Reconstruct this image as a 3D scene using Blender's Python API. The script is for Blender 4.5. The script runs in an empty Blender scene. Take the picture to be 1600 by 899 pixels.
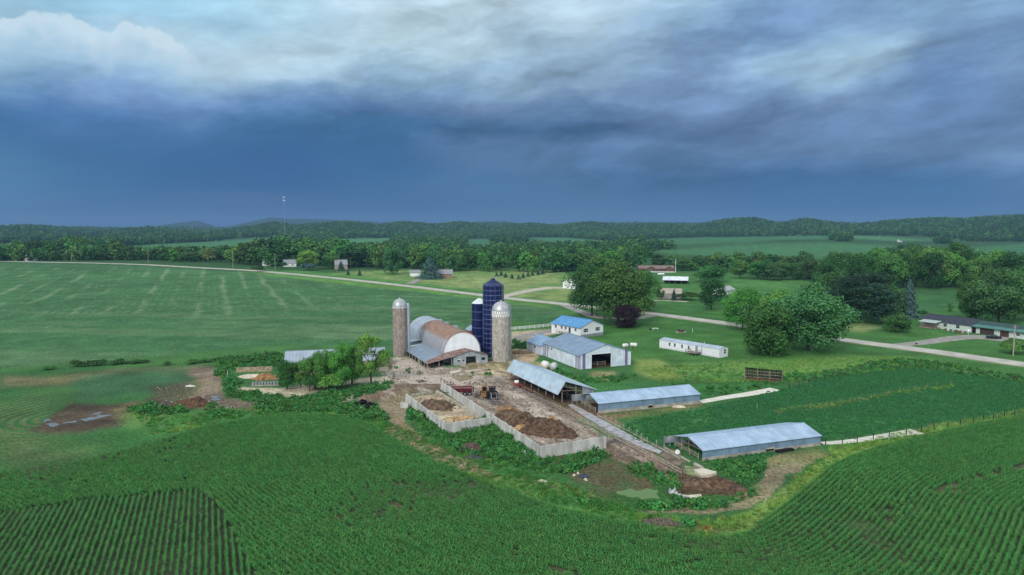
import bpy, math, random
import numpy as np
from mathutils import Vector, Matrix
random.seed(7); RNG = np.random.default_rng(11)
S = bpy.context.scene; COL = S.collection
# ------------------------------------------------------------------ camera
CAM_H = 40.0; F = 1067.0; HZ = 355.0
PITCH = math.atan((449.5 - HZ) / F)
cam = bpy.data.cameras.new('camera'); co = bpy.data.objects.new('camera', cam); COL.objects.link(co)
cam.sensor_width = 36; cam.lens = F * 36 / 1600; cam.clip_start = 1; cam.clip_end = 40000
co.location = (0, 0, CAM_H); co.rotation_euler = (math.pi / 2 - PITCH, 0, 0); S.camera = co
# ------------------------------------------------------------------ colour management, sun
S.view_settings.view_transform = 'Standard'; S.view_settings.look = 'None'
S.view_settings.exposure = 0.0; S.view_settings.gamma = 1.0; S.view_settings.use_curve_mapping = False
S.render.engine = 'CYCLES'
S.cycles.max_bounces = 5; S.cycles.diffuse_bounces = 2; S.cycles.glossy_bounces = 2; S.cycles.volume_bounces = 0
S.cycles.transparent_max_bounces = 8; S.cycles.use_denoising = True
SUN_EL = 34.0; SUN_AZ = -152.0        # degrees; azimuth measured from +Y towards +X
sdir = Vector((math.cos(math.radians(SUN_EL)) * math.sin(math.radians(SUN_AZ)),
               math.cos(math.radians(SUN_EL)) * math.cos(math.radians(SUN_AZ)), math.sin(math.radians(SUN_EL))))
sl = bpy.data.lights.new('sun', 'SUN'); so = bpy.data.objects.new('sun', sl); COL.objects.link(so)
sl.energy = 2.1; sl.angle = math.radians(13); sl.color = (1, 0.96, 0.9)
so.rotation_euler = sdir.to_track_quat('Z', 'Y').to_euler(); so.location = (0, 0, 300)

def lin(c):
    c = c / 255.0
    return c / 12.92 if c <= 0.04045 else ((c + 0.055) / 1.055) ** 2.4
def C(h, k=1.0):
    h = h.lstrip('#'); return tuple(lin(int(h[i:i + 2], 16)) * k for i in (0, 2, 4))

# ------------------------------------------------------------------ world: storm sky
w = bpy.data.worlds.new('World'); S.world = w; w.use_nodes = True
nt = w.node_tree; N = nt.nodes; L = nt.links; N.clear()
def nd(t, **k):
    n = N.new(t)
    for a, b in k.items(): setattr(n, a, b)
    return n
def setin(n, i, v):
    if hasattr(v, 'is_output') or isinstance(v, bpy.types.NodeSocket): L.new(v, n.inputs[i])
    else: n.inputs[i].default_value = v
def M(op, a, b=0.0, c=None, clamp=False):
    n = nd('ShaderNodeMath', operation=op, use_clamp=clamp); setin(n, 0, a)
    if op not in ('SINE', 'COSINE', 'SQRT', 'ABSOLUTE', 'ARCTANGENT'): setin(n, 1, b)
    if c is not None: setin(n, 2, c)
    return n.outputs[0]
def MR(v, a, b, c=0.0, d=1.0, smooth=True):
    n = nd('ShaderNodeMapRange', interpolation_type='SMOOTHSTEP' if smooth else 'LINEAR')
    for i, x in enumerate((v, a, b, c, d)): setin(n, i, x)
    return n.outputs[0]
def MIX(f, a, b, mode='MIX'):
    n = nd('ShaderNodeMix', data_type='RGBA', blend_type=mode)
    for i, x in ((0, f), (6, a), (7, b)):
        if isinstance(x, bpy.types.NodeSocket): L.new(x, n.inputs[i])
        else: n.inputs[i].default_value = x if i == 0 else (*x, 1)
    return n.outputs[2]
def RAMP(v, stops, interp='EASE'):
    n = nd('ShaderNodeValToRGB'); L.new(v, n.inputs[0]); cr = n.color_ramp; cr.interpolation = interp
    while len(cr.elements) > 1: cr.elements.remove(cr.elements[0])
    stops = sorted(stops); cr.elements[0].position = stops[0][0]; cr.elements[0].color = (*stops[0][1], 1)
    for p, c in stops[1:]:
        e = cr.elements.new(p); e.color = (*c, 1)
    return n.outputs[0]
def NOISE(vec, scale, detail=5, rough=0.55, dist=0.0):
    n = nd('ShaderNodeTexNoise'); n.inputs['Scale'].default_value = scale; n.inputs['Detail'].default_value = detail
    n.inputs['Roughness'].default_value = rough; n.inputs['Distortion'].default_value = dist; L.new(vec, n.inputs['Vector']); return n.outputs[0]
def COMB(x, y, z=0.0):
    n = nd('ShaderNodeCombineXYZ'); setin(n, 0, x); setin(n, 1, y); setin(n, 2, z); return n.outputs[0]
tc = nd('ShaderNodeTexCoord'); sp = nd('ShaderNodeSeparateXYZ'); L.new(tc.outputs['Generated'], sp.inputs[0])
dx, dy, dz = sp.outputs
az = M('ARCTAN2', dx, dy)
hyp = M('SQRT', M('ADD', M('MULTIPLY', dx, dx), M('MULTIPLY', dy, dy)))
tt = M('DIVIDE', dz, M('MAXIMUM', hyp, 0.02))
# domain warp
cv = COMB(M('MULTIPLY', az, 1.0), M('MULTIPLY', tt, 2.6), 0.3)
w1 = M('SUBTRACT', NOISE(cv, 4.5, 7, 0.58), 0.5)
cv2 = COMB(M('ADD', az, 7.3), M('MULTIPLY', tt, 2.2), 1.7)
w2 = M('SUBTRACT', NOISE(cv2, 5.5, 7, 0.6), 0.5)
amp = MR(tt, 0.02, 0.16, 0.15, 1.0)
azw = M('ADD', az, M('MULTIPLY', M('MULTIPLY', w1, amp), 0.30))
tw = M('ADD', tt, M('MULTIPLY', M('MULTIPLY', w2, amp), 0.11))
GR = {  # photo row -> colours at columns
 'x':   [0, 150, 300, 450, 600, 750, 900, 1050, 1200, 1330, 1460, 1600],
 -120: '#a9cfe2 #a9cfe3 #b2d6e8 #bddbea #c8dfea #c8dfea #bfd8e6 #a8c6dc #8fb0d0 #8fb0d0 #8fb0d0 #8fb0d0',
 0:   '#a6cde2 #a2cce3 #aed5e8 #bcdbea #cce2ed #cfe3ee #c6dcea #b6d1e5 #8fb0d2 #92b3d4 #93b6d6 #8dafce',
 30:  '#a9cde1 #a3cbe1 #aad0e4 #b9d7e7 #cbe0eb #cbe1ec #c2d8e6 #9fbfdb #7e9dc3 #86a5ca #8fb1d0 #86a6c9',
 60:  '#aecde0 #b2cfe1 #b9d5e4 #c0dae7 #c8dfe9 #c4dbe7 #b6d0e1 #87a5c8 #7897bf #93b2cf #86a4c8 #7896bd',
 90:  '#9fc0d8 #adc9dd #bcd5e4 #c6dde8 #b6d3e4 #c0d8e5 #a9c5da #86a3c6 #9dbcd6 #adcadd #7c9ac0 #7c99bd',
 120: '#84a9ca #93b4d3 #a3c2da #b7d1e2 #a2c0d7 #a7c3da #9ebbd3 #86a1c4 #a4c2d9 #a9c7dd #7896bf #84a1c5',
 145: '#6389b8 #7f9fca #86a8cd #8fb0d0 #84a5c6 #8aa8c9 #93afcb #7d98bf #8aa8c9 #93b1d0 #7090bb #7f9dc4',
 170: '#4c78a8 #5e84b4 #7090bf #6a8db8 #6384af #7691b8 #7290b5 #7b96bd #7d9bc3 #86a4ca #6f8fb9 #7997c0',
 195: '#44709f #4a75a5 #517bab #4a749e #46709a #567ba4 #5f81ab #6a86af #7793bc #7d9cc6 #7493be #7492bb',
 215: '#44719f #456f9f #43709f #416c9a #426d97 #456b93 #4c7099 #6381aa #6f8db5 #7493bb #6f8eb7 #7291b9',
 232: '#4a77a2 #426e9c #3f6b9b #3e6999 #3f6a96 #5c7ea6 #6484ac #6887ae #6e8cb4 #7190b8 #6f8eb6 #7b9ac0',
 255: '#4f7da7 #416e9b #3c6898 #3b6697 #3d6997 #5a7ea6 #6083ab #5e80a9 #5f83ad #5f86b2 #6084ae #6e90b8',
 280: '#4f7ea8 #426f9c #3b6797 #3a6496 #3e6a98 #4d769f #5379a2 #4c75a0 #45719f #45719f #4874a1 #5b83ae',
 310: '#4c7ca8 #416e9c #3a6697 #3a6495 #3f6b98 #4a739c #4f779f #48739e #436f9d #436f9d #43709f #5079a5',
 352: '#43719f #3b6899 #376496 #386394 #3d6895 #466f99 #4a7299 #456e9a #3f6c9a #3e6b9a #3f6d9c #46739f'}
xs = GR['x']; rows = [k for k in GR if k != 'x']
TMAX = 0.5
cols = []
for i, X in enumerate(xs):
    a_ = math.atan((X - 800) / F); st = []
    for y in rows:
        hx = GR[y].split()[i]; t = (HZ - y) / F * math.cos(a_)
        st.append((max(0, min(1, t / TMAX)), C(hx)))
    st.append((0.97, C('#dfe8f0', 1.0)))
    cols.append((a_, RAMP(M('DIVIDE', tw, TMAX), st, 'LINEAR')))
cur = cols[0][1]
for i in range(1, len(cols)):
    f = MR(azw, cols[i - 1][0], cols[i][0]); cur = MIX(f, cur, cols[i][1])
# streaky cloud detail, stronger in the upper clouds
dv = COMB(M('ADD', M('MULTIPLY', az, 1.0), M('MULTIPLY', tt, -1.2)), M('MULTIPLY', tt, 3.4), 4.1)
d1 = M('SUBTRACT', NOISE(dv, 9.0, 9, 0.62, 0.5), 0.5)
d2 = M('SUBTRACT', NOISE(COMB(az, M('MULTIPLY', tt, 5.0), 9.0), 3.2, 5, 0.5), 0.5)
v2 = nd('ShaderNodeTexVoronoi', feature='SMOOTH_F1'); v2.inputs['Scale'].default_value = 7.5; v2.inputs['Smoothness'].default_value = .6
try: v2.inputs['Detail'].default_value = 3; v2.inputs['Roughness'].default_value = .55
except Exception: pass
L.new(COMB(M('ADD', az, M('ADD', M('MULTIPLY', w1, .25), M('MULTIPLY', tt, -.9))), M('ADD', M('MULTIPLY', tt, 2.5), M('MULTIPLY', w2, .2)), 2.2), v2.inputs['Vector'])
lump = M('MULTIPLY', M('SUBTRACT', 0.56, v2.outputs[0]), MR(az, -0.5, -0.1, 0.35, 1.0))
damp = M('MAXIMUM', MR(tt, 0.05, 0.17, 0.10, 1.0), M('MULTIPLY', MR(tt, 0.025, 0.09, 0.10, 1.0), MR(az, -.15, .12)))
gain = M('ADD', 1.0, M('MULTIPLY', damp, M('ADD', M('ADD', M('MULTIPLY', d1, 0.42), M('MULTIPLY', d2, 0.25)), M('ADD', M('MULTIPLY', lump, 0.42), M('MULTIPLY', M('SUBTRACT', NOISE(COMB(M('ADD', az, M('MULTIPLY', tt, -1.0)), M('MULTIPLY', tt, 2.0), 6.6), 22, 7, .6, .3), .5), .30)))))
gain = M('MULTIPLY', gain, MR(tt, 0.05, 0.22, 1.0, 1.10))
g = nd('ShaderNodeVectorMath', operation='SCALE'); L.new(cur, g.inputs[0]); L.new(gain, g.inputs[3]); cur = g.outputs[0]
# cumulus tops low left of the gap of blue
def azp(px): return math.atan((px - 800) / F)
def tp(px, py): return (HZ - py) / F * math.cos(azp(px))
tops = [(-40, 40), (20, 36), (70, 27), (105, 27), (140, 36), (165, 52), (188, 62), (200, 48), (235, 44), (265, 55), (300, 78), (330, 110), (360, 160)]
a0, a1 = azp(-60), azp(380)
an = MR(az, a0, a1, 0, 1, False)
topc = RAMP(an, [((azp(x) - a0) / (a1 - a0), (tp(x, y) * 2,) * 3) for x, y in tops], 'LINEAR')
tb = nd('ShaderNodeRGBToBW'); L.new(topc, tb.inputs[0])
vb = nd('ShaderNodeTexVoronoi', feature='SMOOTH_F1'); vb.inputs['Scale'].default_value = 48; vb.inputs['Smoothness'].default_value = 0.35
L.new(COMB(M('ADD', az, M('MULTIPLY', w1, 0.03)), M('ADD', tt, M('MULTIPLY', w2, 0.02)), 0), vb.inputs['Vector'])
bil = M('SUBTRACT', 0.5, vb.outputs[0])
nb = M('SUBTRACT', NOISE(COMB(az, tt, 3.3), 60, 6, 0.6), 0.5)
edge = M('SUBTRACT', M('ADD', M('MULTIPLY', tb.outputs[0], 0.5), M('ADD', M('MULTIPLY', bil, 0.016), M('MULTIPLY', nb, 0.022))), tt)
cm = M('MULTIPLY', MR(edge, -0.001, 0.005), MR(edge, 0.012, 0.06, 1, 0))
cm = M('MULTIPLY', cm, MR(az, azp(340), azp(280)))
pc = MIX(MR(M('ADD', edge, M('MULTIPLY', bil, 0.02)), 0.0, 0.07), C('#d9e7ef'), C('#a9c7dc'))
cur = MIX(M('MULTIPLY', cm, 0.75), cur, pc)
# brighter sky behind the camera and overhead
bk = MR(dy, 0.15, -0.5); cur = MIX(bk, cur, (1.0, 1.03, 1.06))
ov = MR(dz, 0.45, 0.8); cur = MIX(ov, cur, (.88, .90, .93))
hs = nd('ShaderNodeHueSaturation'); L.new(cur, hs.inputs['Color']); hs.inputs['Saturation'].default_value = 1.0; hs.inputs['Hue'].default_value = .499; cur = MIX(1.0, hs.outputs[0], (.95, 1.0, 1.04), 'MULTIPLY')
below = MR(dz, -0.02, -0.12); cur = MIX(below, cur, (0.05, 0.09, 0.06))
sky = nd('ShaderNodeTexSky'); sky.sky_type = 'NISHITA'; sky.sun_disc = False
sky.sun_elevation = math.radians(SUN_EL); sky.sun_rotation = math.radians(SUN_AZ)
g2 = nd('ShaderNodeVectorMath', operation='SCALE'); L.new(cur, g2.inputs[0]); g2.inputs[3].default_value = 10.0
thin = MR(d2, 0.05, 0.3, 0.0, 0.06)
fin = MIX(thin, g2.outputs[0], sky.outputs[0])
bg = nd('ShaderNodeBackground'); L.new(fin, bg.inputs[0]); bg.inputs[1].default_value = 0.1
wo = nd('ShaderNodeOutputWorld'); L.new(bg.outputs[0], wo.inputs[0])

# ------------------------------------------------------------------ noise + terrain
def vnoise(x, y, seed=0):
    x = np.asarray(x, float); y = np.asarray(y, float)
    xi = np.floor(x).astype(np.int64); yi = np.floor(y).astype(np.int64); fx = x - xi; fy = y - yi
    fx = fx * fx * (3 - 2 * fx); fy = fy * fy * (3 - 2 * fy)
    def hsh(a, b):
        n = (a * 374761393 + b * 668265263 + seed * 1442695041) & 0xffffffff
        n = ((n ^ (n >> 13)) * 1274126177) & 0xffffffff
        return ((n ^ (n >> 16)) & 0xffff) / 65535.0
    return (hsh(xi, yi) * (1 - fx) + hsh(xi + 1, yi) * fx) * (1 - fy) + (hsh(xi, yi + 1) * (1 - fx) + hsh(xi + 1, yi + 1) * fx) * fy
def fbm(x, y, scale, octv=4, seed=0):
    s = 0; a = 1; t = 0; x = np.asarray(x) / scale; y = np.asarray(y) / scale
    for o in range(octv):
        s = s + a * vnoise(x, y, seed + o * 17); t += a; a *= .5; x = x * 2.03 + 5.1; y = y * 2.03 + 1.7
    return s / t - .5
R1P = [(-300, 352), (0, 355), (50, 352), (90, 356), (150, 360), (190, 359), (240, 355), (300, 361), (345, 361), (380, 355), (430, 348), (465, 353), (500, 349), (545, 346), (590, 352), (630, 347), (680, 351), (720, 347), (780, 353),
       (830, 349), (870, 353), (920, 347), (975, 353), (1020, 348), (1070, 352), (1100, 349), (1140, 342), (1180, 341), (1215, 349), (1255, 341), (1300, 347), (1330, 350), (1380, 345), (1450, 341), (1500, 342), (1600, 338), (1900, 338)]
R2P = [(-300, 352), (0, 354), (200, 358), (240, 354), (275, 348), (310, 344), (330, 350), (345, 356), (370, 351), (400, 344), (425, 339), (450, 341), (500, 342), (560, 344), (600, 347),
       (700, 350), (740, 346), (780, 345), (800, 351), (900, 356), (1300, 356), (1480, 350), (1520, 337), (1560, 334), (1600, 333), (1900, 336)]
def hgt(x, y):
    x = np.asarray(x, float); y = np.asarray(y, float)
    r = np.hypot(x, y); a = np.arctan2(x, y); u = np.where(np.abs(a) < 1.2, np.tan(np.clip(a, -1.2, 1.2)), np.sign(a) * 2.5)
    px = 800 + F * u; ca = np.cos(np.clip(a, -1.2, 1.2))
    z = 8.5 * np.exp(-((x + 440) / 250) ** 2 - ((y - 590) / 170) ** 2)
    z = z + 13 * np.exp(-((x - 560) / 380) ** 2 - ((y - 1450) / 330) ** 2)
    zh = 46 * np.exp(-((x - 1800) / 400) ** 2 - ((y - 1950) / 420) ** 2)
    z = z + 6 * fbm(x, y, 420, 3, 5) * np.clip((r - 700) / 500, 0, 1)
    R1 = 3300 + 700 * fbm(a * 900, a * 0, 260, 2, 9) * 2
    t1 = CAM_H + (HZ - np.interp(px, [p for p, _ in R1P], [q for _, q in R1P])) * R1 * ca / F - 17
    q = (r - R1) / 620; prof = np.where(q < 0, np.exp(-q * q), np.exp(-(q * .7) ** 2))
    z1 = t1 * prof + 9 * fbm(x, y, 330, 4, 21) * np.clip((r - 2300) / 600, 0, 1)
    R2 = 8200.0
    t2 = CAM_H + (HZ - np.interp(px, [p for p, _ in R2P], [q_ for _, q_ in R2P])) * R2 * ca / F - 8
    q2 = (r - R2) / 1100
    z2 = np.maximum(t2, 0) * np.exp(-q2 * q2)
    R3 = 5000.0; t3 = CAM_H + (HZ - (350.5 + np.where(px < 470, 4.0 + np.clip((470 - px) / 80, 0, 1) * 2.5, 4.0 * np.clip((530 - px) / 60, 0, 1)) + 7 * fbm(px, px * 0, 70, 3, 77))) * R3 * ca / F - 20; z3 = np.maximum(t3, 0) * np.exp(-((r - R3) / 600) ** 2)
    z = z + np.maximum(np.maximum(np.maximum(z1, z3), zh), 0) + z2
    z = z + 0.5 * fbm(x, y, 34, 2, 3) * np.clip(1 - r / 900, 0, 1) * 0.6
    return z
SP, CP = math.sin(PITCH), math.cos(PITCH)
def ray(px, py):
    u = (px - 800) / F; v = (449.5 - py) / F
    return u / (CP + v * SP), (-SP + v * CP) / (CP + v * SP)     # x per y, z per y
def G(px, py, z0=0.0):
    ux, vz = ray(px, py); Y = (CAM_H - z0) / max(-vz, 1e-4)
    for _ in range(25):
        Yn = (CAM_H - z0 - float(hgt(ux * Y, Y))) / max(-vz, 1e-4); Y = .5 * Y + .5 * Yn
    return Vector((ux * Y, Y, CAM_H + vz * Y - z0))
def ztop(px, py, Y): return CAM_H + ray(px, py)[1] * Y
def proj(x, y, z):
    zz = np.asarray(z) - CAM_H; dep = y * CP - zz * SP; up = y * SP + zz * CP
    return 800 + F * x / dep, 449.5 - F * up / dep
def gz(x, y): return float(hgt(x, y))

# ------------------------------------------------------------------ materials
MATS = {}
def mat(name, col, rough=0.8, metal=0.0, var=0.12, scale=1.5, detail=4, bump=0.0, bscale=None, col2=None, spec=0.3, coords='Object', stretch=(1, 1, 1), attr=None, rnd=0.0, thr=(0.35, 0.65)):
    if name in MATS: return MATS[name]
    m = bpy.data.materials.new(name); m.use_nodes = True; t = m.node_tree; b = t.nodes['Principled BSDF']; MATS[name] = m
    b.inputs['Roughness'].default_value = rough; b.inputs['Metallic'].default_value = metal; b.inputs['Specular IOR Level'].default_value = spec
    col = C(col) if isinstance(col, str) else col; col2 = C(col2) if isinstance(col2, str) else col2
    if col2 is None: col2 = tuple(min(1, c * (1 - var * 2)) for c in col); colA = tuple(min(1, c * (1 + var)) for c in col)
    else: colA = col
    tcn = t.nodes.new('ShaderNodeTexCoord'); mp = t.nodes.new('ShaderNodeMapping'); mp.inputs['Scale'].default_value = stretch
    t.links.new(tcn.outputs[coords], mp.inputs[0])
    nz = t.nodes.new('ShaderNodeTexNoise'); nz.inputs['Scale'].default_value = scale; nz.inputs['Detail'].default_value = detail; t.links.new(mp.outputs[0], nz.inputs['Vector'])
    mr = t.nodes.new('ShaderNodeMapRange'); mr.inputs[1].default_value = thr[0]; mr.inputs[2].default_value = thr[1]; t.links.new(nz.outputs[0], mr.inputs[0])
    mx = t.nodes.new('ShaderNodeMix'); mx.data_type = 'RGBA'; t.links.new(mr.outputs[0], mx.inputs[0])
    mx.inputs[6].default_value = (*col2, 1); mx.inputs[7].default_value = (*colA, 1); out = mx.outputs[2]
    if attr:
        at = t.nodes.new('ShaderNodeAttribute'); at.attribute_name = attr
        m2 = t.nodes.new('ShaderNodeMix'); m2.data_type = 'RGBA'; m2.blend_type = 'MULTIPLY'; m2.inputs[0].default_value = 1
        t.links.new(out, m2.inputs[6]); t.links.new(at.outputs['Color'], m2.inputs[7]); out = m2.outputs[2]
    if rnd:
        oi = t.nodes.new('ShaderNodeObjectInfo'); hs = t.nodes.new('ShaderNodeHueSaturation')
        for (mult, add, sock) in ((rnd * 1.6, 1 - rnd * .8, 'Value'), (rnd * .14, .5 - rnd * .07, 'Hue')):
            ma = t.nodes.new('ShaderNodeMath'); ma.operation = 'MULTIPLY_ADD'; ma.inputs[1].default_value = mult; ma.inputs[2].default_value = add
            if sock == 'Hue':
                fr = t.nodes.new('ShaderNodeMath'); fr.operation = 'MULTIPLY'; fr.inputs[1].default_value = 7.31; t.links.new(oi.outputs['Random'], fr.inputs[0])
                f2 = t.nodes.new('ShaderNodeMath'); f2.operation = 'FRACT'; t.links.new(fr.outputs[0], f2.inputs[0]); t.links.new(f2.outputs[0], ma.inputs[0])
            else: t.links.new(oi.outputs['Random'], ma.inputs[0])
            t.links.new(ma.outputs[0], hs.inputs[sock])
        t.links.new(out, hs.inputs['Color']); out = hs.outputs[0]
    t.links.new(out, b.inputs['Base Color'])
    if bump:
        bn = t.nodes.new('ShaderNodeTexNoise'); bn.inputs['Scale'].default_value = bscale or scale * 3; bn.inputs['Detail'].default_value = 4
        t.links.new(mp.outputs[0], bn.inputs['Vector'])
        bu = t.nodes.new('ShaderNodeBump'); bu.inputs['Strength'].default_value = 1; bu.inputs['Distance'].default_value = bump
        t.links.new(bn.outputs[0], bu.inputs['Height']); t.links.new(bu.outputs[0], b.inputs['Normal'])
    return m
def panels(name, col, pitch=0.9, axis=0, rough=0.5, metal=0.3, var=0.10, rust=None, rustamt=0.5, line=0.82, dirt=None):
    """corrugated or panelled sheet: seams every `pitch` along a local axis, weathering streaks, optional rust"""
    if name in MATS: return MATS[name]
    m = mat(name, col, rough, metal, var, 0.5, 6, coords='Object', thr=(0.3, 0.7)); t = m.node_tree; b = t.nodes['Principled BSDF']
    src = b.inputs['Base Color'].links[0].from_socket
    tcn = next(n for n in t.nodes if n.type == 'TEX_COORD'); s = t.nodes.new('ShaderNodeSeparateXYZ'); t.links.new(tcn.outputs['Object'], s.inputs[0])
    a = t.nodes.new('ShaderNodeMath'); a.operation = 'MULTIPLY'; a.inputs[1].default_value = 1 / pitch; t.links.new(s.outputs[axis], a.inputs[0])
    f = t.nodes.new('ShaderNodeMath'); f.operation = 'FRACT'; t.links.new(a.outputs[0], f.inputs[0])
    c = t.nodes.new('ShaderNodeMath'); c.operation = 'LESS_THAN'; c.inputs[1].default_value = 0.12; t.links.new(f.outputs[0], c.inputs[0])
    fl = t.nodes.new('ShaderNodeMath'); fl.operation = 'FLOOR'; t.links.new(a.outputs[0], fl.inputs[0])
    wn = t.nodes.new('ShaderNodeTexWhiteNoise'); wn.noise_dimensions = '1D'; t.links.new(fl.outputs[0], wn.inputs['W'])
    pv = t.nodes.new('ShaderNodeMath'); pv.operation = 'MULTIPLY_ADD'; pv.inputs[1].default_value = 0.09; pv.inputs[2].default_value = 0.955; t.links.new(wn.outputs[0], pv.inputs[0])
    ln = t.nodes.new('ShaderNodeMath'); ln.operation = 'MULTIPLY_ADD'; ln.inputs[1].default_value = line - 1; ln.inputs[2].default_value = 1; t.links.new(c.outputs[0], ln.inputs[0])
    mu = t.nodes.new('ShaderNodeMath'); mu.operation = 'MULTIPLY'; t.links.new(pv.outputs[0], mu.inputs[0]); t.links.new(ln.outputs[0], mu.inputs[1])
    vs = t.nodes.new('ShaderNodeVectorMath'); vs.operation = 'SCALE'; t.links.new(src, vs.inputs[0]); t.links.new(mu.outputs[0], vs.inputs[3]); out = vs.outputs[0]
    if rust:
        n2 = t.nodes.new('ShaderNodeTexNoise'); n2.inputs['Scale'].default_value = 0.8; n2.inputs['Detail'].default_value = 8; n2.inputs['Roughness'].default_value = .7
        t.links.new(tcn.outputs['Object'], n2.inputs['Vector'])
        m2 = t.nodes.new('ShaderNodeMapRange'); m2.inputs[1].default_value = 1 - rustamt; m2.inputs[2].default_value = 1 - rustamt + .12; t.links.new(n2.outputs[0], m2.inputs[0])
        mx = t.nodes.new('ShaderNodeMix'); mx.data_type = 'RGBA'; t.links.new(m2.outputs[0], mx.inputs[0]); t.links.new(out, mx.inputs[6]); mx.inputs[7].default_value = (*C(rust), 1); out = mx.outputs[2]
    t.links.new(out, b.inputs['Base Color']); return m

# ------------------------------------------------------------------ mesh helpers
def np_mesh(name, V, Q, mats=(), attr=None, smooth=False, midx=None, tri=False):
    V = np.asarray(V, np.float32); Q = np.asarray(Q, np.int32); k = Q.shape[1]
    me = bpy.data.meshes.new(name); me.vertices.add(len(V)); me.vertices.foreach_set('co', V.ravel())
    me.loops.add(Q.size); me.loops.foreach_set('vertex_index', Q.ravel()); me.polygons.add(len(Q))
    me.polygons.foreach_set('loop_start', np.arange(0, Q.size, k, dtype=np.int32))
    if midx is not None: me.polygons.foreach_set('material_index', np.asarray(midx, np.int32))
    me.polygons.foreach_set('use_smooth', np.full(len(Q), bool(smooth)))
    me.update(calc_edges=True)
    if attr:
        for an_, (dom, arr) in attr.items():
            a = me.attributes.new(an_, 'FLOAT_COLOR', dom); arr = np.asarray(arr, np.float32)
            if arr.shape[1] == 3: arr = np.hstack([arr, np.ones((len(arr), 1), np.float32)])
            a.data.foreach_set('color', arr.ravel())
    for m in mats: me.materials.append(m)
    return me
class MB:
    def __init__(s): s.v = []; s.f = []; s.sm = []
    def add(s, vs, fs, smooth=False):
        o = len(s.v); s.v += [tuple(v) for v in vs]; s.f += [tuple(i + o for i in f) for f in fs]; s.sm += [smooth] * len(fs); return s
    def box(s, x0, x1, y0, y1, z0, z1):
        return s.add([(x0, y0, z0), (x1, y0, z0), (x1, y1, z0), (x0, y1, z0), (x0, y0, z1), (x1, y0, z1), (x1, y1, z1), (x0, y1, z1)],
                     [(0, 3, 2, 1), (4, 5, 6, 7), (0, 1, 5, 4), (1, 2, 6, 5), (2, 3, 7, 6), (3, 0, 4, 7)])
    def slab(s, pts, th):      # polygon (3D) thickened downwards
        n = len(pts); lo = [(p[0], p[1], p[2] - th) for p in pts]
        return s.add(list(pts) + lo, [tuple(range(n)), tuple(range(2 * n - 1, n - 1, -1))] + [(i, n + i, n + (i + 1) % n, (i + 1) % n) for i in range(n)])
    def bar(s, a, b, r, n=4, r2=None, cap=True, smooth=False):
        a = Vector(a); b = Vector(b); d = (b - a)
        if d.length < 1e-6: return s
        d.normalize(); up = Vector((0, 0, 1)) if abs(d.z) < .95 else Vector((1, 0, 0)); x = d.cross(up).normalized(); y = d.cross(x); r2 = r if r2 is None else r2
        vs = [a + (x * math.cos(t) + y * math.sin(t)) * r for t in [2 * math.pi * (i + .5) / n for i in range(n)]] + [b + (x * math.cos(t) + y * math.sin(t)) * r2 for t in [2 * math.pi * (i + .5) / n for i in range(n)]]
        fs = [(i, (i + 1) % n, n + (i + 1) % n, n + i) for i in range(n)]
        s.add(vs, fs, smooth)
        if cap: s.add(vs[:n], [tuple(range(n - 1, -1, -1))]); s.add(vs[n:], [tuple(range(n))])
        return s
    def path(s, pts, r, n=5):
        for a, b in zip(pts, pts[1:]): s.bar(a, b, r, n)
        return s
    def lathe(s, prof, n=24, c=(0, 0), a0=0, a1=2 * math.pi, smooth=True):
        full = abs(a1 - a0 - 2 * math.pi) < 1e-6; m = n if full else n + 1; vs = []
        for (r, z) in prof: vs += [(c[0] + r * math.cos(a0 + (a1 - a0) * i / n), c[1] + r * math.sin(a0 + (a1 - a0) * i / n), z) for i in range(m)]
        fs = [(j * m + i, j * m + (i + 1) % m, (j + 1) * m + (i + 1) % m, (j + 1) * m + i) for j in range(len(prof) - 1) for i in range(n)]
        return s.add(vs, fs, smooth)
    def strip(s, x0, x1, y0, y1, zb0, zb1, zt0, zt1):
        return s.add([(x0, y0, zb0), (x1, y0, zb1), (x1, y1, zb1), (x0, y1, zb0), (x0, y0, zt0), (x1, y0, zt1), (x1, y1, zt1), (x0, y1, zt0)],
                     [(0, 3, 2, 1), (4, 5, 6, 7), (0, 1, 5, 4), (1, 2, 6, 5), (2, 3, 7, 6), (3, 0, 4, 7)])
    def wallx(s, x0, x1, y0, y1, top, holes=(), zb=0.0, brk=()):
        """wall along x, holes (hx0,hx1,z0,z1), top(x) height"""
        xs_ = sorted(set([x0, x1] + [h for hh in holes for h in hh[:2]] + [b for b in brk if x0 < b < x1]))
        for a, b in zip(xs_, xs_[1:]):
            m_ = (a + b) / 2; hs = sorted([h[2:] for h in holes if h[0] <= m_ <= h[1]]); z = zb
            for (h0, h1) in hs:
                if h0 > z: s.strip(a, b, y0, y1, z, z, h0, h0)
                z = h1
            s.strip(a, b, y0, y1, z, z, top(a), top(b))
        return s
    def wally(s, y0, y1, x0, x1, top, holes=(), zb=0.0, brk=()):
        t = MB().wallx(y0, y1, x0, x1, top, holes, zb, brk)
        return s.add([(v[1], v[0], v[2]) for v in t.v], [tuple(reversed(f)) for f in t.f])
    def obj(s, name, m, parent=None, loc=None, rot=None, label=None):
        me = bpy.data.meshes.new(name); me.from_pydata(s.v, [], s.f); me.polygons.foreach_set('use_smooth', s.sm)
        for mm in (m if isinstance(m, (list, tuple)) else [m]): me.materials.append(mm)
        me.update(); o = bpy.data.objects.new(name, me); COL.objects.link(o)
        if parent: o.parent = parent
        if loc is not None: o.location = loc
        if rot is not None: o.rotation_euler = (0, 0, rot)
        if label: o['label'] = label
        return o
def tag(o, label=None, cat=None, group=None, kind=None):
    if label: o['label'] = label
    if cat: o['category'] = cat
    if group: o['group'] = group
    if kind: o['kind'] = kind
    return o
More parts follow.
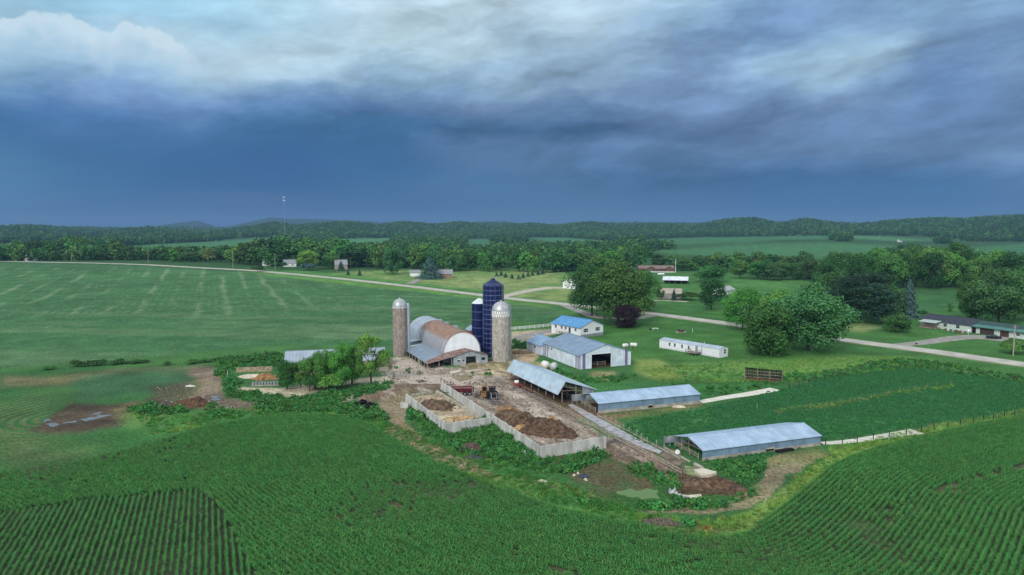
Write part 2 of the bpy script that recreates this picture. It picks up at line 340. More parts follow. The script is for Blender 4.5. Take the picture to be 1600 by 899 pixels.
def thing(name, label, cat, loc=(0, 0, 0), rz=0, group=None):
    o = bpy.data.objects.new(name, None); COL.objects.link(o); o.location = loc; o.rotation_euler = (0, 0, rz); o.empty_display_size = .5
    return tag(o, label, cat, group)
def copy_tree(o, parent=None):
    c = o.copy(); COL.objects.link(c)
    if parent: c.parent = parent
    for ch in o.children: copy_tree(ch, c)
    return c
def frame_at(A, B):    # origin and rotation of a frame at A, x towards B
    d = B - A; return (A.x, A.y, min(gz(A.x, A.y), gz(B.x, B.y)) - 0.05), math.atan2(d.y, d.x), math.hypot(d.x, d.y)

def scatter(name, P, rot, scl, protos, ids, label, cat=None, kind='stuff'):
    me = bpy.data.meshes.new(name); P = np.asarray(P, np.float32); me.vertices.add(len(P)); me.vertices.foreach_set('co', P.ravel()); me.update()
    for nm, arr, ty in (('rz', rot, 'FLOAT'), ('sc', scl, 'FLOAT'), ('id', ids, 'INT')):
        a = me.attributes.new(nm, ty, 'POINT'); a.data.foreach_set('value', np.asarray(arr, np.float32 if ty == 'FLOAT' else np.int32))
    o = bpy.data.objects.new(name, me); COL.objects.link(o); tag(o, label, cat, kind=kind)
    ng = bpy.data.node_groups.new(name + '_nodes', 'GeometryNodeTree'); ng.interface.new_socket('Geometry', in_out='INPUT', socket_type='NodeSocketGeometry'); ng.interface.new_socket('Geometry', in_out='OUTPUT', socket_type='NodeSocketGeometry')
    n = ng.nodes; l = ng.links; gi = n.new('NodeGroupInput'); go = n.new('NodeGroupOutput'); j = n.new('GeometryNodeJoinGeometry')
    def attr(nm, ty):
        q = n.new('GeometryNodeInputNamedAttribute'); q.data_type = ty; q.inputs[0].default_value = nm; return [s_ for s_ in q.outputs if s_.enabled][0] if any(s_.enabled for s_ in q.outputs) else q.outputs[0]
    rz_, sc_, id_ = attr('rz', 'FLOAT'), attr('sc', 'FLOAT'), attr('id', 'INT')
    cx = n.new('ShaderNodeCombineXYZ'); l.new(rz_, cx.inputs[2])
    for k, p in enumerate(protos):
        oi = n.new('GeometryNodeObjectInfo'); oi.inputs[0].default_value = p; oi.transform_space = 'ORIGINAL'
        try: oi.inputs['As Instance'].default_value = True
        except Exception: pass
        cmp_ = n.new('FunctionNodeCompare'); cmp_.data_type = 'INT'; cmp_.operation = 'EQUAL'; l.new(id_, cmp_.inputs[2]); cmp_.inputs[3].default_value = k
        ip = n.new('GeometryNodeInstanceOnPoints'); l.new(gi.outputs[0], ip.inputs['Points']); l.new(cmp_.outputs[0], ip.inputs['Selection'])
        l.new(oi.outputs['Geometry'], ip.inputs['Instance']); l.new(cx.outputs[0], ip.inputs['Rotation']); l.new(sc_, ip.inputs['Scale']); l.new(ip.outputs[0], j.inputs[0])
    l.new(j.outputs[0], go.inputs[0]); md = o.modifiers.new('scatter', 'NODES'); md.node_group = ng
    return o

def pip(poly, X, Y):
    poly = np.asarray(poly, float); out = np.zeros(X.shape, bool)
    bb = (X >= poly[:, 0].min()) & (X <= poly[:, 0].max()) & (Y >= poly[:, 1].min()) & (Y <= poly[:, 1].max())
    x = X[bb]; y = Y[bb]; r = np.zeros(x.shape, bool); j = len(poly) - 1
    for i in range(len(poly)):
        xi, yi = poly[i]; xj, yj = poly[j]
        if yi != yj:
            c_ = ((yi > y) != (yj > y)) & (x < (xj - xi) * (y - yi) / (yj - yi) + xi); r ^= c_
        j = i
    out[bb] = r; return out
def WP(px): return [(lambda g_: (g_.x, g_.y))(G(a, b)) for a, b in px]
# ------------------------------------------------------------------ ground sheet
dense = np.radians(np.linspace(-43, 43, 1150)); 
azs = np.concatenate([np.radians(np.linspace(-178, -44, 60)), dense, np.radians(np.linspace(44, 178, 60)), [np.pi]])
azs = np.concatenate([azs]); 
near = 42680.0 / (np.arange(1500, 620, -1.15) - 355); mid_ = 42680.0 / (np.arange(620, 383, -0.8) - 355)
rad = np.concatenate([[4, 14, 26], near, mid_[mid_ > near[-1]], np.arange(1530, 5200, 38), np.arange(5250, 10500, 160), [11500, 13000]])
AA, RR = np.meshgrid(azs, rad); GX = RR * np.sin(AA); GY = RR * np.cos(AA)
# flat-plane distance uses the radial distance here
GZ = hgt(GX, GY)
n1 = fbm(GX, GY, 3.0, 3, 31); n2 = fbm(GX, GY, 11, 3, 32); n3 = fbm(GX, GY, 45, 4, 33); nf = fbm(GX, GY, 0.9, 2, 34)
JX = fbm(GX, GY, 4, 3, 41); JY = fbm(GX, GY, 4, 3, 42); JX2 = fbm(GX, GY, 25, 3, 43); JY2 = fbm(GX, GY, 25, 3, 44)
CR = np.empty(GX.shape + (3,)); 
def blend(mask, col, a=1.0):
    m_ = (np.clip(mask, 0, 1) * a)[..., None]; global CR
    CR = CR * (1 - m_) + np.asarray(col) * m_
def mask(poly_px=None, jit=1.2, blur=0, world=None, jit2=0.0):
    pw = world if world is not None else WP(poly_px)
    m_ = pip(pw, GX + JX * jit * 2 + JX2 * jit2 * 2, GY + JY * jit * 2 + JY2 * jit2 * 2).astype(float)
    for _ in range(2 if blur else 0):
        for ax in (0, 1):
            k = blur; cs = np.cumsum(np.concatenate([np.zeros_like(np.take(m_, [0], ax)), m_], ax), ax); n_ = m_.shape[ax]
            hi = np.minimum(np.arange(n_) + k + 1, n_); lo = np.maximum(np.arange(n_) - k, 0)
            m_ = (np.take(cs, hi, ax) - np.take(cs, lo, ax)) / (hi - lo).reshape((-1, 1) if ax == 0 else (1, -1))
    return m_
def paint(poly, col, jit=1.2, blur=2, a=1.0, nv=0.25, col2=None, jit2=0.0):
    m_ = mask(poly, jit, blur, jit2=jit2); c1 = np.asarray(C(col)); 
    if col2 is not None: t_ = np.clip(.5 + (n2 + n1 * .7) * 2.6, 0, 1)[..., None]; cc = c1 * (1 - t_) + np.asarray(C(col2)) * t_
    else: cc = c1 * (1 + nv * 2 * (n1 + n2))[..., None]
    blend(m_, cc, a)
CR[:] = np.asarray(C('#3f7239')) * (1 + .5 * (n2 + n3))[..., None]
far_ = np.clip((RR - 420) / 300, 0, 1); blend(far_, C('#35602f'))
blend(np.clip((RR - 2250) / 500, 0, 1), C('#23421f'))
# distant crop fields (image space outlines turned into ground outlines)
FIELDS = [[(395, 373), (480, 373.5), (490, 387), (380, 391), (330, 391), (170, 394), (200, 384.5), (330, 377.5)],
          [(530, 373.5), (612, 371.5), (612, 379), (590, 384), (540, 385)], [(728, 374), (768, 374), (766, 388), (735, 388)],
          [(818, 371.5), (880, 371), (960, 377), (965, 381), (900, 380), (840, 375)], [(100, 370.5), (165, 369.5), (165, 372), (110, 373)],
          [(1000, 376), (1060, 372), (1110, 371), (1290, 368.5), (1300, 371.5), (1180, 379), (1060, 383)],
          [(1010, 392), (1090, 387.5), (1180, 381.5), (1280, 379.5), (1400, 384), (1380, 394), (1330, 408), (1290, 404), (1180, 402), (1060, 398)],
          [(1330, 368), (1440, 369), (1500, 374), (1400, 377), (1330, 373)],
          [(1480, 389), (1600, 381), (1700, 377), (1760, 388), (1600, 400), (1570, 403), (1500, 396)]]
FW = [WP([(a, max(b, 366)) for a, b in f]) for f in FIELDS]
for i, f in enumerate(FW):
    m_ = mask(None, 6, 1, world=f); blend(m_, np.asarray(C(['#457f4a', '#4d8a4f', '#3f7a46'][i % 3])) * (1 + .25 * (n2 + n3))[..., None])
# middle ground lawns and meadows
LAWN = '#4b8238'; LAWN2 = '#5d9440'; DRY = '#8b9c5c'
paint([(470, 432), (560, 424), (640, 422), (700, 424), (780, 420), (880, 424), (900, 440), (1000, 475), (860, 472), (700, 452), (560, 436)], LAWN2, 2, 1, col2=DRY)
paint([(560, 432), (640, 438), (700, 446), (760, 455), (800, 452), (870, 440), (870, 430), (760, 432), (720, 432), (690, 440), (640, 434)], DRY, 3, 2, .75)
paint([(805, 463), (860, 455), (900, 455), (905, 472), (860, 470)], '#7f9650', 1.5, 1, .9)
paint([(380, 425), (470, 422), (600, 437), (760, 455), (780, 466), (600, 452), (480, 438), (380, 428)], '#558f3e', 2, 1)
paint([(900, 440), (1000, 425), (1140, 425), (1200, 440), (1300, 450), (1600, 480), (1800, 520), (1800, 600), (1600, 590), (1300, 545), (1100, 520), (950, 500), (890, 470)], LAWN, 3, 3, col2='#437a36')
paint([(1140, 438), (1200, 433), (1290, 440), (1280, 452), (1180, 450), (1110, 447)], '#52893f', 2, 1)
paint([(1420, 470), (1500, 455), (1500, 480), (1420, 490)], '#3c743b', 2, 1)
paint([(1315, 508), (1350, 503), (1380, 512), (1350, 519), (1320, 517)], '#8f9a62', 1.5, 2, .8)
# home lawn around house and trailer
paint([(900, 540), (940, 505), (1010, 505), (1140, 520), (1310, 545), (1420, 560), (1340, 577), (1160, 580), (1040, 600), (990, 590), (985, 560)], LAWN, 1.5, 2, col2='#41782f')
paint([(1000, 575), (1150, 565), (1300, 557), (1420, 558), (1600, 590), (1600, 600), (1450, 578), (1300, 590), (1150, 600), (1050, 590)], '#5f9440', 2, 3, col2='#709a4a')
paint([(988, 562), (1030, 562), (1075, 590), (1050, 597), (1000, 588)], '#8a9a4c', 2, 3, .8)
paint([(860, 560), (910, 590), (1000, 600), (1100, 600), (1220, 590), (1230, 605), (1090, 632), (1060, 602), (920, 612), (870, 590), (800, 560)], '#3c7a3a', 1.5, 2)
paint([(920, 582), (962, 580), (955, 594), (925, 594)], '#8d7a5c', .8, 2, .7)
# big soy field beyond the farm, with its pale streaks
SOY = [(-500, 408), (0, 411), (150, 413.5), (225, 415.5), (400, 427), (530, 441), (640, 452), (752, 466), (860, 480), (897, 486), (905, 500), (868, 503), (800, 507), (760, 530), (640, 545), (560, 548), (440, 550), (330, 565), (110, 572), (0, 582), (-500, 600)]
soyW = WP(SOY); ms = mask(None, .8, 1, world=soyW)
base = np.asarray(C('#437843')); c_ = base * (1 + .35 * n3 + .25 * n2)[..., None]; blend(ms, c_)
th = math.atan(-470 / F); ex, ey = math.sin(th), math.cos(th); s_ = GX * ey - GY * ex + JX2 * 3.5; l_ = GX * ex + GY * ey
per = (s_ / 13.2) % 1.0; line = np.exp(-((per - .5) / .10) ** 2); brk = np.clip(fbm(s_ * 3, l_, 34, 4, 51) * 5 + .62, 0, 1)
pxg, pyg = proj(GX, GY, GZ)
zone = np.clip((500 - pyg) / 12, 0, 1) * np.clip((pyg - 413) / 10, 0, 1) * np.clip((560 - pxg) / 120, 0, 1)
TAN = np.asarray(C('#93a97a'))
blend(ms * line * brk * zone, TAN, .5)
per2 = (s_ / 3.3) % 1.0; blend(ms * np.exp(-((per2 - .5) / .2) ** 2) * zone * np.clip(n2 * 4 + .3, 0, 1), TAN, .22)
per3 = (s_ / .95 + JX * .2) % 1.0; blend(ms * np.exp(-((per3 - .5) / .22) ** 2) * np.clip((300 - GY) / 60, .15, 1), np.asarray(C('#35643c')), .25)
l2 = GY + .12 * GX + JX2 * 9; brk2 = np.clip(fbm(GX, l2 * 5, 60, 4, 52) * 5 + .1, 0, 1)
blend(ms * np.clip(nf * 6 - .9 + n1, 0, 1) * np.clip((600 - RR) / 200, 0, 1), TAN, .3); blend(ms * brk2 * np.clip((pyg - 470) / 30, 0, 1), TAN, .22); blend(ms * brk2 * np.clip((pxg - 450) / 150, 0, 1), TAN, .2)
per4 = (l2 / 2.6) % 1.0; blend(ms * np.exp(-((per4 - .5) / .25) ** 2) * np.clip((pyg - 440) / 40, 0, 1), np.asarray(C('#2f6840')), .35)
blend(mask([(330, 548), (440, 540), (560, 541), (560, 550), (440, 556), (330, 570), (100, 575), (0, 588), (0, 576), (110, 566)], 1.5, 2), C('#4a7f3a'), .9)
# verge between the field and the road
for (P_, c__) in (([(380, 424), (530, 438), (640, 449), (752, 463), (860, 476), (860, 482), (752, 468), (640, 455), (530, 444)], '#679a41'), ([(860, 474), (900, 482), (905, 500), (890, 503), (870, 484)], '#4f863d')): paint(P_, c__, 2, 1, .9)
# inner left field: sparse crop with washed-out brown patches and curved drill rows
LF = [(-300, 590), (0, 581), (110, 573), (330, 571), (345, 600), (400, 625), (430, 648), (330, 665), (210, 700), (110, 725), (0, 740), (-300, 770)]
ml = mask(LF, 1.5, 2); blend(ml, np.asarray(C('#3b7636')) * (1 + .35 * n2 + .4 * n3)[..., None])
def wdist(poly, close=False):
    d = np.full(GX.shape, 1e9); pts = np.asarray(WP(poly)); sel = RR < 420
    x = GX[sel]; y = GY[sel]; dd = d[sel]
    for (x0, y0), (x1, y1) in zip(pts, pts[1:]):
        vx, vy = x1 - x0, y1 - y0; t_ = np.clip(((x - x0) * vx + (y - y0) * vy) / (vx * vx + vy * vy), 0, 1)
        dd = np.minimum(dd, np.hypot(x - x0 - t_ * vx, y - y0 - t_ * vy))
    d[sel] = dd; return d
dsp = wdist([(95, 652), (150, 636), (230, 610), (320, 592)])
rings = .5 + .5 * np.cos(dsp * 2 * np.pi / 2.2); leftish = np.clip((140 - pxg) / 90, 0.12, 1) * np.clip((30 - dsp) / 10, 0, 1)
blend(ml * (rings > .55) * leftish, np.asarray(C('#78734f')) * (1 + .3 * n1)[..., None], .5)
BR = '#6b5a45'
paint([(0, 585), (60, 590), (180, 576), (330, 572), (350, 590), (300, 610), (250, 600), (330, 588), (230, 582), (150, 590), (110, 602), (0, 606)], '#75664c', 2, 3, .75)
blend(mask([(110, 596), (150, 584), (250, 576), (318, 578), (300, 596), (270, 606), (180, 622), (110, 632)], 2.5, 4) * ml, np.asarray(C('#3f6b44')) * (1 + .3 * n1)[..., None], .8)
paint([(45, 672), (85, 648), (110, 630), (170, 632), (215, 628), (250, 620), (266, 633), (245, 658), (185, 666), (115, 677), (65, 678)], '#54473b', 1.0, 2, .97, .3)
paint([(180, 640), (215, 628), (260, 632), (265, 655), (210, 660), (180, 655)], '#7f7d55', 1.2, 3, .6)
paint([(236, 604), (290, 600), (345, 620), (345, 640), (280, 640), (240, 636)], '#54483c', 1.8, 4, .8)
paint([(300, 572), (345, 575), (352, 600), (350, 622), (400, 630), (398, 640), (350, 636), (318, 640), (296, 622), (318, 600), (296, 585)], '#736357', 1.4, 3, .92, col2='#8a7a68')
paint([(200, 640), (262, 648), (330, 640), (400, 645), (330, 668), (240, 680), (190, 664)], '#5d9440', 2, 4, .7)
paint([(0, 665), (80, 690), (190, 700), (110, 728), (60, 740), (0, 745)], '#5f7340', 3, 5, .35); 
paint([(18, 690), (60, 708), (140, 704), (120, 716), (50, 724), (10, 716)], '#6a6a48', 2, 4, .3)
# main corn field
CORN = [(210, 700), (330, 665), (430, 648), (520, 650), (575, 662), (620, 690), (690, 727), (780, 760), (860, 791), (960, 814), (1040, 830), (1110, 839), (1165, 835), (1215, 800), (1270, 756), (1310, 722), (1400, 693), (1500, 669), (1600, 652), (1900, 606), (2100, 1200), (-500, 1500), (-500, 790), (-300, 765), (0, 740), (110, 725)]
cornW = WP(CORN); mc = mask(None, .7, 1, world=cornW)
soil = np.asarray(C('#3a4a2f')); blend(mc, soil * (1 + .5 * n1 + .5 * n2)[..., None])
TRK = [WP(q) for q in ([(1385, 808), (1430, 782), (1490, 759), (1560, 740), (1640, 720)], [(612, 788), (728, 834), (869, 890), (930, 918)], [(1385, 820), (1440, 790), (1500, 767)])]
def track(x, y):
    d = np.full(np.shape(x), 1e9)
    for q in TRK:
        for (x0, y0), (x1, y1) in zip(q, q[1:]):
            vx, vy = x1 - x0, y1 - y0; t_ = np.clip(((x - x0) * vx + (y - y0) * vy) / (vx * vx + vy * vy), 0, 1); d = np.minimum(d, np.hypot(x - x0 - t_ * vx, y - y0 - t_ * vy))
    return np.clip((.95 - d) / .4, 0, 1) * np.clip(.5 + fbm(x, y, 8, 2, 88) * 3, 0, .8)
def bare(x, y):   # thin or bare places of the corn, in ground coordinates
    b = np.clip((fbm(x, y, 16, 4, 61) - .3) * 6, 0, .6)
    p, q = proj(x, y, 0 * x)
    for (cx_, cy_, rx, ry, a_) in ((655, 770, 90, 16, .6), (560, 805, 60, 20, .4), (1180, 868, 90, 40, .3), (1085, 850, 90, 18, .4), (180, 690, 110, 22, .45), (60, 720, 60, 30, .8), (740, 758, 50, 10, .5), (290, 850, 90, 60, .12), (1385, 800, 22, 7, .6)):
        b = np.maximum(b, a_ * np.exp(-((p - cx_) / rx) ** 2 - ((q - cy_) / ry) ** 2))
    return b
blend(mc * (RR < 220) * track(GX, GY), np.asarray(C('#5c5a42')) * (1 + .3 * n1)[..., None], .8); bm = bare(GX, GY); blend(mc * np.clip(bm * 1.2, 0, 1), np.asarray(C('#5c6a40')) * (1 + .4 * n1)[..., None], .75)
PATCH = [(-400, 870), (-300, 850), (0, 803), (150, 780), (310, 768), (345, 800), (400, 899), (460, 1200), (-500, 1500)]
patchW = WP(PATCH); blend(mask(None, .4, 1, world=patchW), np.asarray(C('#414e35')) * (1 + .4 * n1 + .4 * n2)[..., None], .75)
# grass belt between corn and farm
paint([(430, 645), (520, 640), (600, 660), (690, 700), (800, 735), (900, 760), (1000, 800), (1110, 815), (1180, 800), (1230, 770), (1300, 700), (1290, 690), (1440, 672), (1600, 645), (1600, 652), (1500, 669), (1400, 693), (1310, 722), (1270, 756), (1215, 800), (1165, 835), (1110, 840), (1040, 831), (960, 815), (860, 792), (780, 762), (690, 728), (620, 692), (575, 664)], '#5a8f3a', 1.0, 2, col2='#47803a')
paint([(1165, 835), (1215, 800), (1270, 756), (1310, 722), (1400, 693), (1600, 650), (1700, 640), (1700, 628), (1600, 641), (1440, 670), (1300, 705), (1250, 745), (1200, 780), (1150, 815)], '#7f9c48', 1.0, 2, .9)
paint([(640, 640), (900, 700), (1080, 735), (1160, 780), (1000, 800), (800, 740), (640, 690)], '#3c6f31', 1.2, 2, .85)
paint([(850, 712), (950, 695), (1060, 740), (1000, 770), (930, 775), (880, 740)], '#5d5340', 1.5, 3, .9, col2='#466b38')
# tracks and yards
T1 = '#8f7f6a'; T2 = '#b09a7c'
paint([(585, 618), (640, 612), (640, 640), (632, 660), (665, 690), (722, 714), (785, 745), (770, 750), (700, 728), (640, 702), (600, 676), (612, 650), (592, 634)], T1, .7, 1, .95, col2='#857659')
paint([(770, 742), (860, 752), (1000, 790), (960, 782), (850, 762), (770, 750)], '#7c8a4c', 1, 2, .5)
paint([(1200, 712), (1300, 708), (1280, 720), (1230, 745), (1205, 775), (1170, 795), (1100, 803), (1000, 800), (1040, 795), (1140, 785), (1185, 755), (1200, 730)], T1, .8, 1, .85, col2='#85805a')
paint([(1120, 712), (1283, 700), (1290, 712), (1230, 725), (1180, 735)], '#78794c', 1, 2, .6)
paint([(1000, 815), (1060, 822), (1160, 818), (1150, 830), (1080, 834), (1010, 826)], '#7b6b50', .8, 2, .6)
paint([(596, 560), (660, 556), (700, 575), (800, 578), (812, 600), (700, 606), (640, 606), (590, 600), (604, 585)], '#b3a797', .6, 1, 1, .14)
paint([(470, 622), (370, 612), (372, 605), (440, 607), (520, 595), (606, 588), (606, 594), (520, 604)], '#c3b69c', .5, 1, .9)
paint([(700, 566), (810, 560), (860, 570), (870, 580), (800, 590), (760, 588)], '#8f8a5e', .8, 1, .8, col2='#b09a78')
paint([(800, 545), (838, 545), (842, 560), (828, 568), (800, 562)], '#b39c80', .6, 1, .9)
paint([(598, 604), (640, 598), (700, 597), (690, 612), (632, 617), (560, 632), (556, 622)], '#85725f', .7, 1, .95)
paint([(700, 600), (790, 596), (812, 606), (872, 634), (900, 655), (945, 684), (1000, 694), (1068, 738), (1060, 752), (1010, 738), (950, 708), (946, 690), (842, 705), (690, 603)], '#a39686', .7, 1, 1, col2='#85766a')
paint([(780, 610), (812, 612), (900, 670), (950, 690), (900, 692), (850, 650)], '#b1a596', .7, 2, .6)
paint([(635, 622), (690, 612), (765, 655), (698, 668)], '#a3937a', .6, 1, 1, col2='#c6b79a')
paint([(940, 690), (1000, 690), (1068, 738), (1060, 752), (1010, 738), (955, 714)], '#7d6a5b', .7, 1, .9)
paint([(1060, 730), (1160, 755), (1150, 775), (1060, 772)], '#5d4a39', .7, 1, .95)
paint([(905, 640), (940, 645), (1060, 705), (1075, 725), (1030, 700)], '#7e6650', .6, 1, .9, col2='#5f7f40')
paint([(794, 600), (870, 640), (905, 655), (940, 650), (935, 632), (925, 618), (905, 612), (860, 590), (800, 575)], '#6d5a49', .5, 1, .95, col2='#8d7761')
paint([(935, 648), (1093, 630), (1100, 634), (1030, 646), (950, 658)], '#8a7355', .8, 1, .7)
paint([(770, 500), (800, 500), (868, 512), (868, 520), (800, 528), (770, 530)], '#4c8238', .8, 1, 1)
paint([(798, 519), (868, 514), (868, 523), (826, 530), (798, 540)], '#b3a38c', .8, 1, 1)
# soy pasture beside the long sheds
S1 = [(965, 668), (1000, 655), (1100, 640), (1160, 624), (1225, 609), (1300, 586), (1400, 574), (1460, 578), (1540, 590), (1600, 597), (1900, 640), (1900, 604), (1600, 645), (1432, 668), (1300, 690), (1285, 690), (1283, 660), (1255, 655), (1150, 664), (1060, 682), (1040, 700), (1000, 690)]
S1 = [(965, 668), (1000, 655), (1100, 640), (1160, 624), (1225, 609), (1300, 586), (1400, 574), (1460, 578), (1540, 590), (1600, 597), (1750, 612), (1750, 626), (1600, 645), (1432, 668), (1300, 690), (1285, 690), (1180, 720), (1060, 705), (1040, 700), (1000, 690)]
s1W = WP(S1); blend(mask(None, 1, 1, world=s1W), np.asarray(C('#2f6a3c')) * (1 + .3 * n2 + .2 * n1)[..., None])
paint([(1250, 652), (1340, 650), (1430, 656), (1432, 668), (1290, 690)], '#3b7f38', 1, 2, .9)
paint([(965, 668), (1060, 645), (1100, 640), (1120, 655), (1040, 690), (1000, 690)], '#468038', 1.5, 3, .7)
paint([(1000, 640), (1060, 637), (1030, 650), (980, 660)], '#5d8a3c', 1, 2, .6)
paint([(1210, 640), (1300, 630), (1400, 612), (1490, 602), (1490, 606), (1400, 617), (1300, 637), (1210, 646)], '#78834a', .8, 1, .75)
yardm = np.maximum(mask([(690, 598), (790, 596), (812, 600), (905, 650), (1068, 738), (1060, 756), (950, 712), (842, 705)], .5, 1), mask([(596, 560), (660, 556), (810, 560), (812, 600), (700, 606), (560, 632), (590, 600)], .5, 1))
axx, axy = -.40, .916; la_ = GX * axx + GY * axy; ca_ = GX * axy - GY * axx
st1 = fbm(ca_ * 6, la_, 7, 4, 97); st2 = fbm(GX, GY, 2.2, 4, 98); blend(yardm * np.clip(st1 * 5, 0, 1), np.asarray(C('#66594f')), .5); blend(yardm * np.clip(-st1 * 5 - .2, 0, 1), np.asarray(C('#c9bfb2')), .5); blend(yardm * np.clip(st2 * 6 - .6, 0, 1), np.asarray(C('#54463a')), .5)
blend(mask([(735, 618), (745, 615), (765, 620), (768, 624), (748, 625)], .5, 1), np.asarray(C('#463b36')), .8)
dirtm = np.clip((CR[..., 0] / (CR[..., 1] + 1e-4) - .98) * 8, 0, 1) * (RR < 330); CR = CR * (1 + (dirtm * (.5 * nf + .35 * n1))[..., None])
ROADC = [(1900, 612), (1600, 570), (1460, 550), (1310, 530.5), (1130, 505), (1005, 489), (900, 477.5), (790, 466), (700, 455), (630, 446.5), (530, 435.5), (400, 423.5), (300, 418), (225, 413.8), (150, 411.5), (50, 409.6), (-60, 408.8), (-260, 408.2)]
def wd2(poly, rmax):
    pts = WP(poly); sel = RR < rmax; x = GX[sel]; y = GY[sel]; dd = np.full(x.shape, 1e9); d = np.full(GX.shape, 1e9)
    for (x0, y0), (x1, y1) in zip(pts, pts[1:]):
        vx, vy = x1 - x0, y1 - y0; t_ = np.clip(((x - x0) * vx + (y - y0) * vy) / (vx * vx + vy * vy), 0, 1); dd = np.minimum(dd, np.hypot(x - x0 - t_ * vx, y - y0 - t_ * vy))
    d[sel] = dd; return d
dr = wd2(ROADC, 1000); blend(np.clip((5.4 - dr + JX * 2) / 1.2, 0, 1), np.asarray(C('#8f8b70')) * (1 + .4 * n1)[..., None], .75); blend(np.clip(1 - np.abs(dr - 8.5 - JX2 * 2) / 2.2, 0, 1), np.asarray(C('#3c6a30')), .5)
gr = CR.mean(-1, keepdims=True); isg = np.clip((CR[..., 1:2] / (CR[..., 0:1] + 1e-4) - 1.15) * 3, 0, 1); CR = CR * (1 - .13 * isg); CR = CR * (1 - .10 * isg) + gr * .10 * isg
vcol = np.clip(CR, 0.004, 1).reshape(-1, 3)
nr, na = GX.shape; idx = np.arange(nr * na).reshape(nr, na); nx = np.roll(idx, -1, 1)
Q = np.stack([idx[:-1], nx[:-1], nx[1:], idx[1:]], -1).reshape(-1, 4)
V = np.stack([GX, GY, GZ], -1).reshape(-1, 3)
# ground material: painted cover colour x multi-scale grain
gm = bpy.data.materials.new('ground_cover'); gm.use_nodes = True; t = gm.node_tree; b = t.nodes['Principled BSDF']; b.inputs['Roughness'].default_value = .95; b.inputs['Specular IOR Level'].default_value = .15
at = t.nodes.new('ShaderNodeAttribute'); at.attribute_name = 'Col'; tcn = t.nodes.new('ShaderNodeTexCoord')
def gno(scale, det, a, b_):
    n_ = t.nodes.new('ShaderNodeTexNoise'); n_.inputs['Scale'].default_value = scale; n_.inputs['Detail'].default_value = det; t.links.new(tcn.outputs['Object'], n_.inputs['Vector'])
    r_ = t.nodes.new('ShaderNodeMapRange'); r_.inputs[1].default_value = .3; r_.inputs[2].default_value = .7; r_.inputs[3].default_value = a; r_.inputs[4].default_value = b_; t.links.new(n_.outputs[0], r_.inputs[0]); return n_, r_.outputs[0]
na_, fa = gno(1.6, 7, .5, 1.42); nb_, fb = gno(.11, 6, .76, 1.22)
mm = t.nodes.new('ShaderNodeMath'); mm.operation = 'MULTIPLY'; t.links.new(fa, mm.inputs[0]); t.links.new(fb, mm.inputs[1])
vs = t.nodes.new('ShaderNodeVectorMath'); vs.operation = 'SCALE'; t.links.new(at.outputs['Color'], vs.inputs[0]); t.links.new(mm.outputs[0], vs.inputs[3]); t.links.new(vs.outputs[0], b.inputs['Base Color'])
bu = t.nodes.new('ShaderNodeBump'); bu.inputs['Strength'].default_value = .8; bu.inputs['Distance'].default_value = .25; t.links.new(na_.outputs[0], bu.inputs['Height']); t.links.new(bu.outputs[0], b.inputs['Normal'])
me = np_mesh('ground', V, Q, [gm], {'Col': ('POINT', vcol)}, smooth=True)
# centre fan
o = bpy.data.objects.new('ground', me); COL.objects.link(o); tag(o, kind='structure')

# ------------------------------------------------------------------ roads and flat sheets
def ribbon(name, px_pts, width, m, lift=.10, step=6.0, kind='structure', world=None, th=.12):
    P_ = [Vector((*q, 0)) for q in (world or WP(px_pts))]
    pts = []          # Catmull-Rom resample
    for i in range(len(P_) - 1):
        p0 = P_[max(i - 1, 0)]; p1 = P_[i]; p2 = P_[i + 1]; p3 = P_[min(i + 2, len(P_) - 1)]; n_ = max(2, int((p2 - p1).length / step))
        for k in range(n_):
            u = k / n_; pts.append(.5 * ((2 * p1) + (p2 - p0) * u + (2 * p0 - 5 * p1 + 4 * p2 - p3) * u * u + (-p0 + 3 * p1 - 3 * p2 + p3) * u ** 3))
    pts.append(P_[-1]); mb = MB(); prev = None; vs_ = []; n = len(pts)
    for i, p in enumerate(pts):
        d = (pts[min(i + 1, n - 1)] - pts[max(i - 1, 0)]).normalized(); nn = Vector((-d.y, d.x, 0)); wd = width[0] + (width[1] - width[0]) * i / (n - 1) if isinstance(width, tuple) else width
        for s in (-.5, 0, .5):
            q = p + nn * wd * s; vs_.append((q.x, q.y, gz(q.x, q.y) + lift + (.04 if s == 0 else 0)))
        for s in (-.5, .5):
            q = p + nn * (wd * s * 1.0); vs_.append((q.x, q.y, gz(q.x, q.y) - th * 3))
    fs = []
    for i in range(n - 1):
        a = i * 5; b_ = a + 5; fs += [(a, a + 1, b_ + 1, b_), (a + 1, a + 2, b_ + 2, b_ + 1), (a + 3, a, b_, b_ + 3), (a + 2, a + 4, b_ + 4, b_ + 2)]
    mb.add(vs_, fs); o = mb.obj(name, m); tag(o, kind=kind); return o, pts
m_road = mat('worn_asphalt', '#b6b4aa', .9, var=.1, scale=.25, detail=6, coords='Object', bump=.02, bscale=6)
road, roadpts = ribbon('road', ROADC, 7.2, m_road, .16, 8)
m_line = mat('faded_line', '#c9c39c', .9, var=.2, scale=.5)
m_gravel = mat('pale_gravel', '#b9b3a2', .95, var=.12, scale=.6, detail=7, bump=.03, bscale=5)
m_gravel2 = mat('grey_gravel', '#96948c', .95, var=.14, scale=.5, detail=7, bump=.03, bscale=5)
m_white_gravel = mat('white_gravel', '#d6d3c6', .95, var=.1, scale=.8, detail=6, bump=.03, bscale=5)
ribbon('driveway', [(782, 464.5), (800, 460.5), (830, 454), (860, 450), (884, 450.5)], (7, 11), m_gravel, .1)
ribbon('driveway', [(880, 476), (915, 490), (940, 497), (1000, 497), (1024, 491)], 5.5, m_gravel2, .09)
ribbon('driveway', [(868, 516), (840, 521), (812, 527), (796, 536)], 5, m_gravel2, .08)
